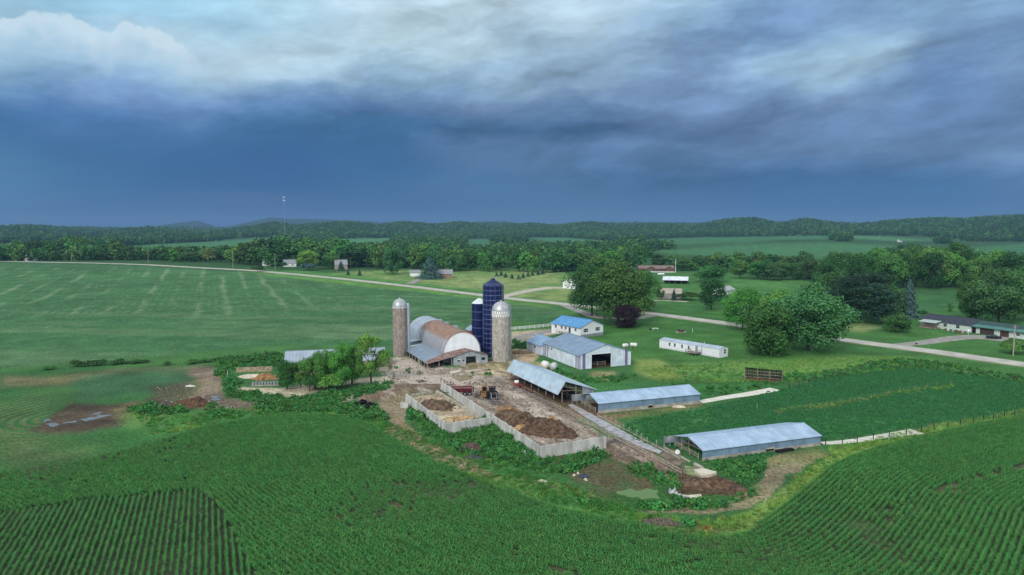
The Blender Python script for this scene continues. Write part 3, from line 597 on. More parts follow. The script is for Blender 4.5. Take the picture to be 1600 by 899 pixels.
ribbon('driveway', [(640, 444), (655, 437), (668, 432)], 6, m_gravel2, .1)
ribbon('driveway', [(1400, 540), (1440, 536), (1490, 529), (1530, 526)], (5, 8), m_gravel2, .07)
ribbon('parking_area', [(1500, 528), (1530, 527), (1575, 531)], (7, 13), m_gravel2, .11)
ribbon('driveway', [(910, 468), (960, 470), (1040, 470), (1075, 472)], 3.5, m_gravel, .09)
ribbon('path', [(1092, 629), (1130, 622), (1170, 616), (1211, 608.5)], (2.2, 3.2), m_white_gravel, .07, 2)
ribbon('path', [(1283, 693), (1320, 691), (1370, 684), (1432, 674.5)], (1.4, 3.0), m_white_gravel, .07, 2)
def sheet(name, px, m, lift, label=None, cat=None, kind='structure', rag=0.0):
    w0 = WP(px)
    if rag:
        w1 = []
        for i, a in enumerate(w0):
            b_ = w0[(i + 1) % len(w0)]; n_ = max(1, int(math.hypot(b_[0] - a[0], b_[1] - a[1]) / .5))
            for k in range(n_): x = a[0] + (b_[0] - a[0]) * k / n_; y = a[1] + (b_[1] - a[1]) * k / n_; w1.append((x + rag * 3 * float(fbm(x, y, 1.3, 3, 7)), y + rag * 3 * float(fbm(x, y, 1.3, 3, 8))))
        w0 = w1
    pts = [(x, y, gz(x, y) + lift) for x, y in w0]
    mb = MB().slab(pts, .12); o = mb.obj(name, m); return tag(o, label, cat, kind=kind)
m_conc = mat('yard_concrete', '#bdb2a4', .9, var=.16, scale=.35, detail=8, bump=.02, bscale=4, col2='#a6978a')
m_alley = mat('wet_alley_concrete', '#b0b0b5', .5, var=.12, scale=.9, detail=8, col2='#77706b', thr=(.3, .6))
sheet('barnyard_slab', [(612, 566), (650, 560), (668, 584), (700, 590), (748, 587), (752, 592), (704, 600), (640, 600), (614, 588)], m_conc, .06)
sheet('alley', [(887, 633), (894, 631.5), (935, 653), (970, 672), (1035, 706), (1031, 709.5), (1004, 700), (955, 676.5), (920, 656)], m_alley, .07)
m_slab2 = mat('stained_slab', '#86776a', .8, var=.2, scale=.5, detail=7, col2='#5a4c41')
sheet('alley', [(1037.5, 706), (1066, 722), (1060, 732), (1031.5, 711.5)], m_slab2, .06)
sheet('apron', [(1068, 728), (1090, 731), (1108, 742), (1085, 747), (1066, 738)], mat('mossy_slab', '#7f8a5e', .8, var=.25, scale=.6), .08)
m_water = mat('muddy_water', '#585b5e', .1, var=.1, scale=.7, col2='#3d362e', spec=.8, thr=(.45, .6))
for pp in ([(68, 664), (84, 661), (92, 663), (100, 659), (113, 658), (122, 660), (110, 662), (96, 664), (86, 667), (72, 669)], [(126, 657), (138, 652), (147, 653), (156, 648), (168, 648), (174, 650), (160, 653), (150, 656), (136, 659)], [(140, 649), (152, 645), (162, 644), (154, 648)], [(70, 656), (82, 654), (84, 658), (72, 660)], [(327, 620), (340, 619), (345, 624), (334, 627)]):
    sheet('puddle', pp, m_water, .05, rag=.7)
m_algae = mat('algae_water', '#5d7a44', .35, var=.15, scale=.8, col2='#5f7d40')
sheet('pond', [(958, 768), (985, 764), (1010, 766), (1032, 772), (1030, 780), (1006, 782), (975, 776)], m_algae, .05, rag=.8)
# ------------------------------------------------------------------ vegetation meshes
def leafquads(P, Nn, size, rng, asp=1.0, jit=.7):
    n = len(P); v = rng.normal(size=(n, 3)); nn = Nn + v * jit; nn /= np.linalg.norm(nn, axis=1, keepdims=True) + 1e-9
    a = np.cross(nn, rng.normal(size=(n, 3))); a /= np.linalg.norm(a, axis=1, keepdims=True) + 1e-9; b_ = np.cross(nn, a)
    s = (size * rng.uniform(.6, 1.35, n))[:, None]; a = a * s * asp; b_ = b_ * s
    V_ = np.stack([P - a - b_ * .4, P + a * .2 - b_, P + a + b_ * .4, P - a * .2 + b_], 1).reshape(-1, 3)
    return V_, np.arange(4 * n).reshape(n, 4)
def crown_pts(kind, n, rng):
    """points and outward directions in a unit box: x,y in [-.5,.5], z in [0,1]"""
    if kind in ('round', 'oval', 'wide', 'willow', 'open'):
        nl = {'round': 32, 'oval': 30, 'wide': 42, 'willow': 46, 'open': 20}[kind]
        c = []; 
        while len(c) < nl:
            p = rng.normal(size=3); p /= np.linalg.norm(p); p *= rng.uniform(.45, 1.0) ** .6
            zc = (.44 if kind == 'oval' else .48 if kind == 'willow' else .50) + p[2] * .43
            if kind == 'wide': zc = .51 + p[2] * .40
            if zc < (.07 if kind in ('oval', 'willow') else .12): continue
            wz = 1.0 if kind != 'oval' else (1.0 if zc < .5 else 1.0 - (zc - .5) * .7)
            c.append((p[0] * .35 * wz, p[1] * .35 * wz, zc))
        c = np.array(c); r = rng.uniform(.085, .2, nl) * (.85 if kind in ('willow', 'open') else 1)
        k = rng.choice(nl, n, p=r ** 2 / (r ** 2).sum()); d = rng.normal(size=(n, 3)); d /= np.linalg.norm(d, axis=1, keepdims=True)
        d[:, 2] = np.where((d[:, 2] < -.2) & (rng.random(n) < .6), -d[:, 2], d[:, 2])
        rr = r[k] * rng.uniform(.62, 1.16, n) * (1 + .25 * rng.normal(size=n) * .4)
        sc = np.stack([rr, rr, rr * .85], 1); P = c[k] + d * sc
        if kind == 'willow': P[:, 2] -= rng.random(n) ** 2 * .16
        tone = (.8 + .4 * rng.random(nl))[k]
        return P, d, tone
    if kind in ('spruce', 'fir'):
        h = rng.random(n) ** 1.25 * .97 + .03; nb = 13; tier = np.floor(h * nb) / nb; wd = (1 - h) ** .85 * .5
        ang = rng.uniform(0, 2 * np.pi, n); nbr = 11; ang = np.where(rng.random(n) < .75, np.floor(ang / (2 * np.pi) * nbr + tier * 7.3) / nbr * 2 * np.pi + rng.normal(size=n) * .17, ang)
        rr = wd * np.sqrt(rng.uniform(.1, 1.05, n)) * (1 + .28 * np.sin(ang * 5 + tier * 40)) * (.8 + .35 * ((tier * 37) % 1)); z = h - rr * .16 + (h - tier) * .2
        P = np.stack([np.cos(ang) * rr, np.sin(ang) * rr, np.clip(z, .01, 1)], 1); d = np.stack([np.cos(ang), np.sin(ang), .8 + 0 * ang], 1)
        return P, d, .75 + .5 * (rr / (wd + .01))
    if kind == 'pine':
        nb = 34; bz = np.linspace(.12, .97, nb); ba = rng.uniform(0, 2 * np.pi, nb); bl = .5 * np.sqrt(np.clip(1 - ((bz - .42) / .62) ** 2, .02, 1)) * rng.uniform(.6, 1.1, nb)
        k = rng.integers(0, nb, n); s = rng.uniform(.15, 1, n) ** .7; w_ = .085
        P = np.stack([np.cos(ba[k]) * bl[k] * s + rng.normal(size=n) * w_, np.sin(ba[k]) * bl[k] * s + rng.normal(size=n) * w_, bz[k] + s * .04 + rng.normal(size=n) * .022], 1)
        d = np.stack([rng.normal(size=n) * .3, rng.normal(size=n) * .3, 1 + 0 * s], 1); return P, d, .75 + .4 * rng.random(nb)[k]
    if kind == 'shrub':
        nl = 9; c = rng.normal(size=(nl, 3)) * [.2, .2, .12]; c[:, 2] = np.abs(c[:, 2]) + .3; r = rng.uniform(.2, .34, nl)
        k = rng.integers(0, nl, n); d = rng.normal(size=(n, 3)); d /= np.linalg.norm(d, axis=1, keepdims=True); d[:, 2] = np.abs(d[:, 2])
        P = c[k] + d * r[k][:, None] * rng.uniform(.6, 1.1, n)[:, None]; P[:, 2] *= .95; return P, d, (.8 + .4 * rng.random(nl))[k]
def crown_mesh(name, kind, n, leaf, m, seed, squash=1.0):
    rng = np.random.default_rng(seed); P, d, tone = crown_pts(kind, n, rng)
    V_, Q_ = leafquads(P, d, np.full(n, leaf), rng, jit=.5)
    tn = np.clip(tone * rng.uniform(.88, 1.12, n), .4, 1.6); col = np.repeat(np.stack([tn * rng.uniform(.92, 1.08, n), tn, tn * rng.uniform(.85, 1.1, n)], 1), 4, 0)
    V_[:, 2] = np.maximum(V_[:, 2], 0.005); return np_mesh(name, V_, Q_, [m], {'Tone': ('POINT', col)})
def leafmat(name, c1, c2, rnd=.35):
    return mat(name, c1, .75, var=.2, scale=.35, col2=c2, attr='Tone', rnd=rnd, spec=.25)
LM = {'mid': leafmat('leaf_mid', '#55853f', '#3c6a33'), 'light': leafmat('leaf_light', '#6c9b45', '#4d8237'), 'dark': leafmat('leaf_dark', '#406a34', '#2d542a'),
      'silver': leafmat('leaf_silver', '#507b47', '#396437'), 'pine': leafmat('needles_dark', '#355640', '#274334', .2), 'blue': leafmat('needles_blue', '#4a6763', '#36524e', .12),
      'plum': leafmat('leaf_plum', '#36242c', '#271a22', .1), 'olive': leafmat('leaf_olive', '#6f8446', '#566c38'), 'weed': leafmat('weed_leaf', '#4b873c', '#346c34', .35),
      'ywgrass': leafmat('grass_blade', '#8aa84e', '#5f8f3c', .4), 'grass': leafmat('grass_green', '#538f3c', '#3f7a36', .4), 'dry': leafmat('dry_stalk', '#8d7d5c', '#6d6046', .3)}
m_bark = mat('bark', '#463d34', .95, var=.2, scale=6, stretch=(1, 1, .2), bump=.05)
m_bark_grey = mat('bark_grey', '#7d7468', .95, var=.2, scale=5, stretch=(1, 1, .2))
def trunk_mesh(name, kind, seed, m=None):
    rng = random.Random(seed); mb = MB(); top = .85 if kind in ('spruce', 'fir', 'pine') else .38; r = .022 if kind not in ('open',) else .018
    mb.bar((0, 0, -.02), (.004, .003, top * .5), r * 1.25, 8, r * .95, False, True); mb.bar((.004, .003, top * .5), (rng.uniform(-.01, .01), .0, top), r * .95, 8, r * .55, False, True)
    if kind not in ('spruce', 'fir', 'pine', 'shrub'):
        for i in range(9):
            a = i * 2.4 + rng.random(); z0 = top * (.45 + .06 * i); ln = rng.uniform(.18, .33); e = (math.cos(a) * ln, math.sin(a) * ln, z0 + rng.uniform(.15, .35)); mb.bar((0, 0, z0), e, r * .5, 5, r * .22, False, True)
            for j in range(3):
                b_ = a + rng.uniform(-.9, .9); mb.bar(tuple(c * .75 + (0, 0, z0 * .25)[q] for q, c in enumerate(e)), (e[0] + math.cos(b_) * .1, e[1] + math.sin(b_) * .1, e[2] + .12), r * .22, 4, r * .08, False)
    me = bpy.data.meshes.new(name); me.from_pydata(mb.v, [], mb.f); me.materials.append(m or m_bark); me.update(); return me
TV = {}
def tv(kind, detail, var):
    k = (kind, detail, var)
    if k not in TV:
        n, lf = {'hero': (15000, .0125), 'mid': (5200, .0185), 'low': (1500, .032)}[detail]
        if kind in ('spruce', 'fir', 'pine'): n = int(n * .8)
        if kind == 'shrub': n = int(n * .5); lf *= 1.6
        if kind == 'open': n = int(n * .5)
        TV[k] = (crown_mesh('crown', kind, n, lf * (1.25 if kind in ('spruce', 'fir') else 1), LM['mid'], 100 + var * 7 + len(TV)), trunk_mesh('trunk', kind, var + 5))
    return TV[k]
NTREE = 0
def tree(px, by, ty, wpx, kind, color, label, cat='tree', group=None, detail='mid', Y=None, name=None, var=None, trunk=True, dz=0.0):
    """a tree whose foot is seen at (px, by) and top at ty; Y gives the distance when the foot is hidden"""
    global NTREE; NTREE += 1
    if Y is None: p = G(px, by); Y = p.y; x = p.x
    else: x = ray(px, ty)[0] * Y
    z = gz(x, Y); h = max(1.0, ztop(px, ty, Y) - z) * 1.03; wd = wpx * Y / F * 1.16
    var = NTREE % 3 if var is None else var
    cm, tm = tv(kind, detail, var); nm = name or {'pine': 'pine_tree', 'spruce': 'spruce_tree', 'fir': 'fir_tree', 'shrub': 'shrub'}.get(kind, 'leafy_tree')
    root = thing(nm, label, cat, (x, Y, z - .05), random.uniform(0, 6.28), group)
    c = bpy.data.objects.new('crown', cm); COL.objects.link(c); c.parent = root; c.scale = (wd, wd, h); c.material_slots[0].link = 'OBJECT'; c.material_slots[0].material = LM[color]
    if trunk:
        q = bpy.data.objects.new('trunk', tm); COL.objects.link(q); q.parent = root; q.scale = (h * .8, h * .8, h)
    return root

ORD = 'first second third fourth fifth sixth seventh eighth ninth tenth eleventh twelfth thirteenth fourteenth fifteenth sixteenth seventeenth eighteenth nineteenth twentieth twenty-first twenty-second twenty-third twenty-fourth twenty-fifth twenty-sixth twenty-seventh twenty-eighth twenty-ninth thirtieth thirty-first thirty-second thirty-third thirty-fourth thirty-fifth thirty-sixth'.split()
CW = {'mid': 'green', 'light': 'light green', 'dark': 'dark green', 'silver': 'grey-green', 'olive': 'olive'}
# ---- named trees near the farm
tree(925, 494, 418, 78, 'wide', 'dark', 'dark leafy tree forming one side of the big clump behind the blue-roofed house', detail='hero', var=0)  # whole crown takes the dark leaf colour
tree(966, 506, 410, 100, 'wide', 'mid', 'largest broad green tree towering behind the blue-roofed house and above the purple tree', detail='hero', var=1)
tree(1003, 486, 421, 58, 'round', 'mid', 'round green tree behind the big farmhouse tree, next to the small grey barn', detail='hero', var=2)
tree(977, 512, 476, 46, 'round', 'plum', 'low dark purple-leaved tree beside the driveway bend', detail='hero', name='purple_tree', var=2)
tree(1160, 516, 455, 72, 'round', 'light', 'bright yellow-green maple at the far end of the roadside clump behind the mobile home', detail='hero', var=0)
tree(1196, 554, 470, 92, 'willow', 'mid', 'drooping green willow standing closest to the mobile home', detail='hero', var=1, name='willow_tree')
tree(1262, 548, 447, 118, 'wide', 'silver', 'tall silvery green tree, the broadest of the roadside clump beyond the mobile home', detail='hero', var=2)
tree(1218, 530, 452, 76, 'willow', 'light', 'pale green tree rising in the middle of the roadside clump beyond the mobile home', detail='hero', var=0)
tree(1335, 503, 434, 76, 'pine', 'pine', 'dark spreading pine by the tan patch of lawn across the road', detail='hero', var=0)
tree(1366, 497, 430, 58, 'pine', 'pine', 'tall dark pine between the spreading pine and the round green tree', detail='hero', var=1)
tree(1310, 492, 441, 50, 'pine', 'pine', 'dark pine at the road edge of the grove, next to the spreading pine', detail='mid', var=2)
tree(1377, 507, 456, 46, 'pine', 'pine', 'shorter dark pine in front of the tall one near the low bushy tree', detail='mid', var=0)
tree(1300, 470, 425, 52, 'wide', 'dark', 'dark leafy tree between the meadow hedge and the road-edge pine', detail='mid', var=1)
tree(1389, 498, 442, 50, 'oval', 'dark', 'dull green tree between dark pines and the blue spruce', detail='mid', var=2)
tree(1419, 497, 436, 30, 'spruce', 'blue', 'tall narrow blue spruce near the long ranch house', detail='mid', var=0)
tree(1402, 519, 492, 46, 'round', 'dark', 'low dark bushy tree on the lawn beside the long ranch house', detail='mid', var=1, name='bushy_tree')
tree(1441, 495, 481, 16, 'shrub', 'dark', 'small dark round shrub behind the porch end of the long ranch house', 'shrub', var=0)
tree(1484, 487, 474, 10, 'open', 'mid', 'thin young sapling in the grass behind the long ranch house', var=0, name='sapling')
tree(1516, 500, 431, 42, 'oval', 'mid', 'upright green tree right behind the garage of the long ranch house', detail='hero', var=0)
tree(1560, 507, 424, 84, 'round', 'silver', 'large light green maple behind the garage wing of the long ranch house', detail='hero', var=1)
tree(1603, 500, 410, 78, 'wide', 'mid', 'big green tree cut by the picture edge behind the garage wing', detail='hero', var=2)
tree(1580, 552, 526, 30, 'shrub', 'mid', 'rounded lilac bush around the foot of the roadside utility pole', 'bush', detail='mid', var=1)
tree(1601, 553, 531, 24, 'shrub', 'dark', 'darker bush just past the roadside utility pole', 'bush', detail='mid', var=2)
# shelter belt in front of the long shed
SB = [(449, 608, 566, 34, 'round', 'mid', 'small bushy tree at the open end of the row before the long silver-roofed shed'), (470, 606, 562, 36, 'open', 'light', 'light green tree second in the row before the long silver-roofed shed'),
      (492, 608, 545, 42, 'oval', 'light', 'leafy tree hiding the middle of the long silver-roofed shed roof'), (514, 604, 541, 42, 'oval', 'light', 'fresh green tree at the centre of the row before the long silver-roofed shed'),
      (533, 603, 529, 44, 'oval', 'light', 'tallest full tree in the row before the long silver-roofed shed'), (550, 600, 534, 38, 'oval', 'light', 'green tree between the tallest one and the thin-crowned tree of the shed row'),
      (484, 612, 575, 30, 'shrub', 'mid', 'low bushy sapling at the weedy foot of the shed row'), (517, 611, 580, 34, 'shrub', 'light', 'bright low bush at the weedy foot of the shed row')]
for i, (a, b_, c_, d_, k_, col_, lb) in enumerate(SB): tree(a, b_, c_, d_, k_, col_, lb, 'tree' if k_ != 'shrub' else 'bush', 'trees in a row before the long shed', 'hero' if k_ != 'shrub' else 'mid')
tree(580, 600, 514, 56, 'open', 'light', 'thin-crowned tree with bare dark trunk and branches in front of the shed end', detail='hero', var=1)
# small trees about the yards across the road
tree(1053, 470, 452, 10, 'fir', 'pine', 'tiny dark conifer beside the small grey barn', detail='low', name='conifer')
tree(1032, 470, 447, 18, 'open', 'dark', 'sparse little tree in front of the small grey barn', detail='mid', var=2)
tree(1072, 469, 452, 30, 'shrub', 'dark', 'dark reddish thicket next to the small grey barn', 'bush', detail='mid')
tree(1111, 484, 436, 44, 'round', 'dark', 'dark round tree beside the road near the small white house', detail='mid', var=0)
tree(1110, 441, 414, 56, 'wide', 'mid', 'broad tree on the slope above the small white house', detail='mid', var=1)
tree(1156, 435, 407, 34, 'round', 'mid', 'round tree beyond the small white house at the field corner', detail='mid', var=2)
tree(1182, 433, 402, 14, 'open', 'olive', 'thin greyish half-dead tree in the hedge beyond the meadow', detail='low', var=0)
for ci, (a, b_, c_, d_) in enumerate(((1204, 468, 455, 14), (1221, 466, 456, 14), (1178, 463, 455, 12))): tree(a, b_, c_, d_, 'shrub', 'dark', ['middle small bush of the three above the roadside clump', 'small bush above the roadside clump closest to the pines', 'small bush above the roadside clump closest to the white house'][ci], 'bush', 'small bushes above the roadside clump', 'low')
# houses side of the far road
tree(483, 421, 391, 36, 'round', 'light', 'rounded pale green tree standing between the white house and the grey gabled house', detail='mid', var=0)
tree(480, 423, 408, 22, 'shrub', 'blue', 'low bluish juniper under the rounded pale green tree', 'shrub', detail='low')
tree(519, 420, 394, 30, 'round', 'mid', 'green tree just before the grey gabled house', detail='mid', var=1)
tree(613, 429, 382, 36, 'oval', 'silver', 'tall egg-shaped tree alone on the mown lawn near the white garage', detail='mid', var=2)
tree(672, 436, 402, 36, 'spruce', 'blue', 'wide blue spruce group hiding the house by the white garage', detail='mid', var=1)
tree(533, 423, 409, 13, 'fir', 'pine', 'small dark conifer before the grey gabled house', detail='low', name='conifer')
for (a, b_, c_, d_, q_) in ((544, 430, 422, 6, 'nearer the grey gabled house'), (562, 431, 422, 7, 'nearer the egg-shaped tree')): tree(a, b_, c_, d_, 'fir', 'pine', 'tiny lone lawn conifer, the one ' + q_, group='two tiny lawn conifers', detail='low', name='conifer')
for ci, (a, b_) in enumerate(((776, 433), (783, 431), (790, 434), (800, 435.5), (810.5, 436.5), (817.5, 434.5), (825, 432.5), (832, 431), (841, 430), (848, 428.5))):
    tree(a, b_, b_ - 7.5, 6.5, 'fir', 'pine', '%s small conifer from the blue silo end of the row behind the pale driveway' % ORD[ci], group='row of small conifers', detail='low', name='conifer')
for (a, b_, c_, d_, lb) in ((403, 425, 412, 16, 'low hedge bush before the white house'), (440, 420, 405, 16, 'dark small tree between the white houses')): tree(a, b_, c_, d_, 'shrub', 'dark', lb, 'bush', detail='low')
# ---- bands of single trees: x0, x1, foot, top0, top1, step, width, distance
BANDS = [
 (1290, 1480, 462, 402, 387, 21, 36, 455, ['mid', 'dark', 'mid', 'dark', 'light'], 'wide', 'grove behind the dark pines', 'meadow'),
 (1300, 1500, 462, 397, 383, 22, 38, 500, ['mid', 'dark', 'light'], 'round', 'back row behind the pine grove', 'meadow'),
 (1460, 1620, 462, 388, 400, 24, 40, 455, ['mid', 'light', 'dark'], 'round', 'grove behind the garage wing', 'pine'),
 (1185, 1300, 441, 410, 405, 15, 30, 520, ['mid', 'dark', 'silver', 'mid'], 'round', 'hedge below the far hillside field', 'thin dead tree'),
 (1062, 1190, 425, 404, 398, 14, 27, 640, ['mid', 'mid', 'dark'], 'round', 'band beside the brown house', 'brown house'),
 (1035, 1260, 415, 399, 397, 17, 30, 720, ['dark', 'mid'], 'round', 'back band past the brown house', 'brown house'),
 (696, 1000, 428, 397, 390, 13.5, 28, 610, ['mid', 'silver', 'mid', 'dark', 'light'], 'round', 'long band behind the mown lawns', 'blue spruce'),
 (560, 1010, 424, 391, 386, 17, 32, 690, ['dark', 'mid', 'mid', 'silver'], 'round', 'back of the band behind the lawns', 'grey house'),
 (545, 700, 424, 388, 386, 15, 32, 640, ['mid', 'silver', 'dark', 'mid'], 'round', 'row behind the egg-shaped tree', 'grey house'),
 (372, 560, 417, 379, 382, 17, 38, 650, ['mid', 'dark', 'mid'], 'wide', 'grove around the white houses', 'road bend'),
 (395, 535, 413, 368, 374, 24, 46, 720, ['mid', 'dark'], 'wide', 'tall back row behind the white houses', 'road bend'),
 (255, 395, 413, 391, 388, 12, 24, 700, ['mid', 'light', 'olive', 'silver'], 'round', 'loose row beyond the road bend', 'dark grove'),
 (190, 400, 412, 389, 385, 14, 24, 790, ['dark', 'mid'], 'round', 'back row beyond the road bend', 'dark grove'),
 (52, 190, 410, 378, 376, 12, 26, 760, ['dark', 'dark', 'mid'], 'wide', 'dark even grove', 'tiny white house'),
 (60, 185, 410, 374, 375, 15, 26, 830, ['dark', 'mid'], 'round', 'back of the dark even grove', 'tiny white house'),
 (-12, 56, 409, 384, 382, 11, 22, 800, ['mid', 'light', 'dark'], 'round', 'trees behind the tiny white house', 'picture edge'),
]
for bi, (x0, x1, by, t0, t1, st, wd, Y, cs, kd, lb, en) in enumerate(BANDS):
    x = x0; i = 0
    while x <= x1:
        f = (x - x0) / (x1 - x0); ty = t0 + (t1 - t0) * f + random.uniform(-4.5, 4.5) + 2.5 * math.sin(x * .09 + bi)
        if not (bi == 6 and 985 < x): 
            cc = cs[i % len(cs)]; tree(x + random.uniform(-st * .3, st * .3), by, ty, wd * random.uniform(.85, 1.35), random.choice([kd, 'round', 'wide', 'oval']), cc, '%s tree, %s from the %s, %s' % (CW[cc], ORD[i], en, lb), group='trees of the ' + lb, detail='low' if Y > 560 else 'mid', Y=Y * random.uniform(.97, 1.04)); i += 1
        x += st * random.uniform(.85, 1.15)
for i, x in enumerate(range(120, 225, 13)): tree(x + random.uniform(-3, 3), 573 - (x - 120) * .06, 559 + random.uniform(-2, 4), 17, 'shrub', 'dark', '%s dark bush from the white stake end along the streaked field edge' % ORD[i], 'bush', 'bushes along the field edge', 'low')
for i, (x, y, wd) in enumerate(((75, 578, 16), (262, 571, 12), (300, 568, 20), (322, 566, 18), (352, 563, 20), (385, 565, 20), (415, 559, 16), (427, 556, 14))): tree(x, y, y - 8, wd, 'shrub', 'mid', '%s low green bush from the outer end in the rough strip beside the streaked field' % ORD[i], 'bush', 'low bushes in the rough strip', 'low')
print('single trees', NTREE)

# ---- far woods: one mass
def lowtree(name, color, n, leaf, seed, h=14, wd=12, kind='round'):
    rng = np.random.default_rng(seed); P, d, tone = crown_pts(kind, n, rng); P = P * [wd, wd, h]
    V_, Q_ = leafquads(P, d, np.full(n, leaf), rng, jit=.45); col = np.repeat(np.stack([tone * rng.uniform(.85, 1.15, n)] * 3, 1), 4, 0)
    return bpy.data.objects.new(name, np_mesh(name, V_, Q_, [LM[color]], {'Tone': ('POINT', col)}))
wp = [lowtree('woodland_tree', c_, 170, 1.05, 300 + i, 14 + i, 12 + (i % 2) * 2) for i, c_ in enumerate(['dark', 'dark', 'dark', 'mid'])]
rg = np.random.default_rng(5); pts = []
for (r0, r1, sp_) in ((830, 1500, 10.5), (1500, 2500, 12.5), (2500, 4300, 14.5), (4300, 5400, 21)):
    n = int(.5 * math.radians(80) * (r1 ** 2 - r0 ** 2) / sp_ ** 2); r = np.sqrt(rg.uniform(r0 ** 2, r1 ** 2, n)); a = rg.uniform(-math.radians(40), math.radians(40), n); pts.append(np.stack([r * np.sin(a), r * np.cos(a)], 1))
n = int(.5 * math.radians(80) * (9000 ** 2 - 7000 ** 2) / 45 ** 2)
pts = np.concatenate(pts); X, Y_ = pts.T; Z = hgt(X, Y_); keep = np.ones(len(X), bool)
px_, py_ = proj(X, Y_, Z)
for f in FIELDS:
    f = np.array(f, float); cy = f[:, 1].mean(); big = f.copy(); d_ = 42680 / (max(cy, 366) - 355); up = 15 * F / d_
    low = f.copy(); low[:, 1] += up * .85
    for s_ in np.linspace(0, 1, 5): 
        q = f.copy(); q[:, 1] += up * .85 * s_; keep &= ~pip(q, px_, py_)
rr_ = np.hypot(X, Y_)
keep &= ~((rr_ < 2300) & (rr_ > 1000) & (fbm(X, Y_, 260, 3, 71) > .07))
keep &= ~((px_ > 1000) & (px_ < 1320) & (rr_ < 900)) & ~((px_ > 1020) & (px_ < 1400) & (py_ > 392) & (py_ < 404)) & ~((px_ > 1450) & (py_ > 384) & (py_ < 410))
X, Y_, Z = X[keep], Y_[keep], Z[keep]; n = len(X); print('woodland', n)
scatter('woodland', np.stack([X, Y_, Z - .5], 1), rg.uniform(0, 6.28, n), rg.uniform(.65, 1.25, n) * np.clip(.85 + (np.hypot(X, Y_) - 900) / 6000, .85, 1.3) * np.where(np.hypot(X, Y_) > 4300, 1.35, 1), wp, rg.integers(0, 4, n), 'unbroken dark woods covering the valley and far hills', 'woods')

# ---- crop plants
def cornseg(seed, h=.55):
    rng = np.random.default_rng(seed); V_ = []; Q_ = []
    for k in range(6):
        x = k * .18 - .45 + rng.uniform(-.04, .04); y = rng.uniform(-.03, .03); hh = h * rng.uniform(.8, 1.15)
        for j in range(8):
            a = rng.uniform(0, 6.28); z0 = hh * (.15 + .12 * j); ln = hh * rng.uniform(.45, .7); w_ = .032
            c, s = math.cos(a), math.sin(a); px_ = -s * w_; py_ = c * w_; i0 = len(V_)
            p0 = (x, y, z0); p1 = (x + c * ln * .5, y + s * ln * .5, z0 + ln * .5); p2 = (x + c * ln, y + s * ln, z0 + ln * .22)
            V_ += [(p0[0] - px_, p0[1] - py_, p0[2]), (p0[0] + px_, p0[1] + py_, p0[2]), (p1[0] + px_ * 1.3, p1[1] + py_ * 1.3, p1[2]), (p1[0] - px_ * 1.3, p1[1] - py_ * 1.3, p1[2]), (p2[0] + px_ * .3, p2[1] + py_ * .3, p2[2]), (p2[0] - px_ * .3, p2[1] - py_ * .3, p2[2])]
            Q_ += [(i0, i0 + 1, i0 + 2, i0 + 3), (i0 + 3, i0 + 2, i0 + 4, i0 + 5)]
    return np.array(V_), np.array(Q_)
m_corn = leafmat('corn_leaf', '#528b41', '#3c7539', .2)
cp = []
for i in range(4):
    V_, Q_ = cornseg(i + 40); rng = np.random.default_rng(i); tn = np.repeat(rng.uniform(.8, 1.25, (len(V_) // 6)), 6); cp.append(bpy.data.objects.new('corn_row', np_mesh('corn_row', V_, Q_, [m_corn], {'Tone': ('POINT', np.stack([tn, tn, tn], 1))})))
E = WP([(430, 648), (520, 664), (620, 692), (690, 727), (780, 760), (860, 791), (960, 814), (1040, 831), (1110, 840), (1165, 837), (1215, 801), (1270, 757), (1310, 723), (1400, 693), (1500, 669), (1600, 652), (1760, 628), (1950, 604)])
E = [(E[0][0] - 39 * k, E[0][1] + 27 * k) for k in (3, 2, 1)] + E
Ea = np.array(E); 
for _ in range(3):   # smooth
    mid = np.repeat(Ea, 2, 0); mid[1:-1:2] = Ea[:-1] * .75 + Ea[1:] * .25; mid[2::2] = Ea[:-1] * .25 + Ea[1:] * .75; Ea = mid
seg = np.hypot(*np.diff(Ea, axis=0).T); okk = seg > 1e-3; Ea = np.concatenate([Ea[:1], Ea[1:][okk]]); seg = np.hypot(*np.diff(Ea, axis=0).T); sl_ = np.concatenate([[0], np.cumsum(seg)])
ss = np.arange(0, sl_[-1], 1.5); EX = np.interp(ss, sl_, Ea[:, 0]); EY = np.interp(ss, sl_, Ea[:, 1])
k_ = np.hanning(11); k_ /= k_.sum(); EX[5:-5] = np.convolve(EX, k_, 'valid'); EY[5:-5] = np.convolve(EY, k_, 'valid')
tx = np.gradient(EX); ty_ = np.gradient(EY); tl = np.hypot(tx, ty_); nx_, ny_ = ty_ / tl, -tx / tl      # towards the camera
rows_x = []; rows_y = []; rows_r = []
ROW = .76
for k in range(-75, 125):
    d = k * ROW; ox = EX + nx_ * d; oy = EY + ny_ * d
    sg = np.hypot(np.diff(ox), np.diff(oy)); cum = np.concatenate([[0], np.cumsum(sg)]); q = np.arange(random.random(), cum[-1], 1.0)
    x = np.interp(q, cum, ox); y = np.interp(q, cum, oy); xa = np.interp(q + .5, cum, ox); ya = np.interp(q + .5, cum, oy); xb = np.interp(q - .5, cum, ox); yb = np.interp(q - .5, cum, oy)
    if k != 0:
        dm = np.full(len(x), 1e9)
        for j in range(0, len(x), 400):
            dm[j:j + 400] = np.sqrt(((x[j:j + 400, None] - EX[None]) ** 2 + (y[j:j + 400, None] - EY[None]) ** 2).min(1))
        kp = dm > abs(d) - .35; x, y, xa, ya, xb, yb = x[kp], y[kp], xa[kp], ya[kp], xb[kp], yb[kp]
    rows_x.append(x); rows_y.append(y); rows_r.append(np.arctan2(ya - yb, xa - xb))
cx_ = np.concatenate(rows_x); cy_ = np.concatenate(rows_y); cr_ = np.concatenate(rows_r)
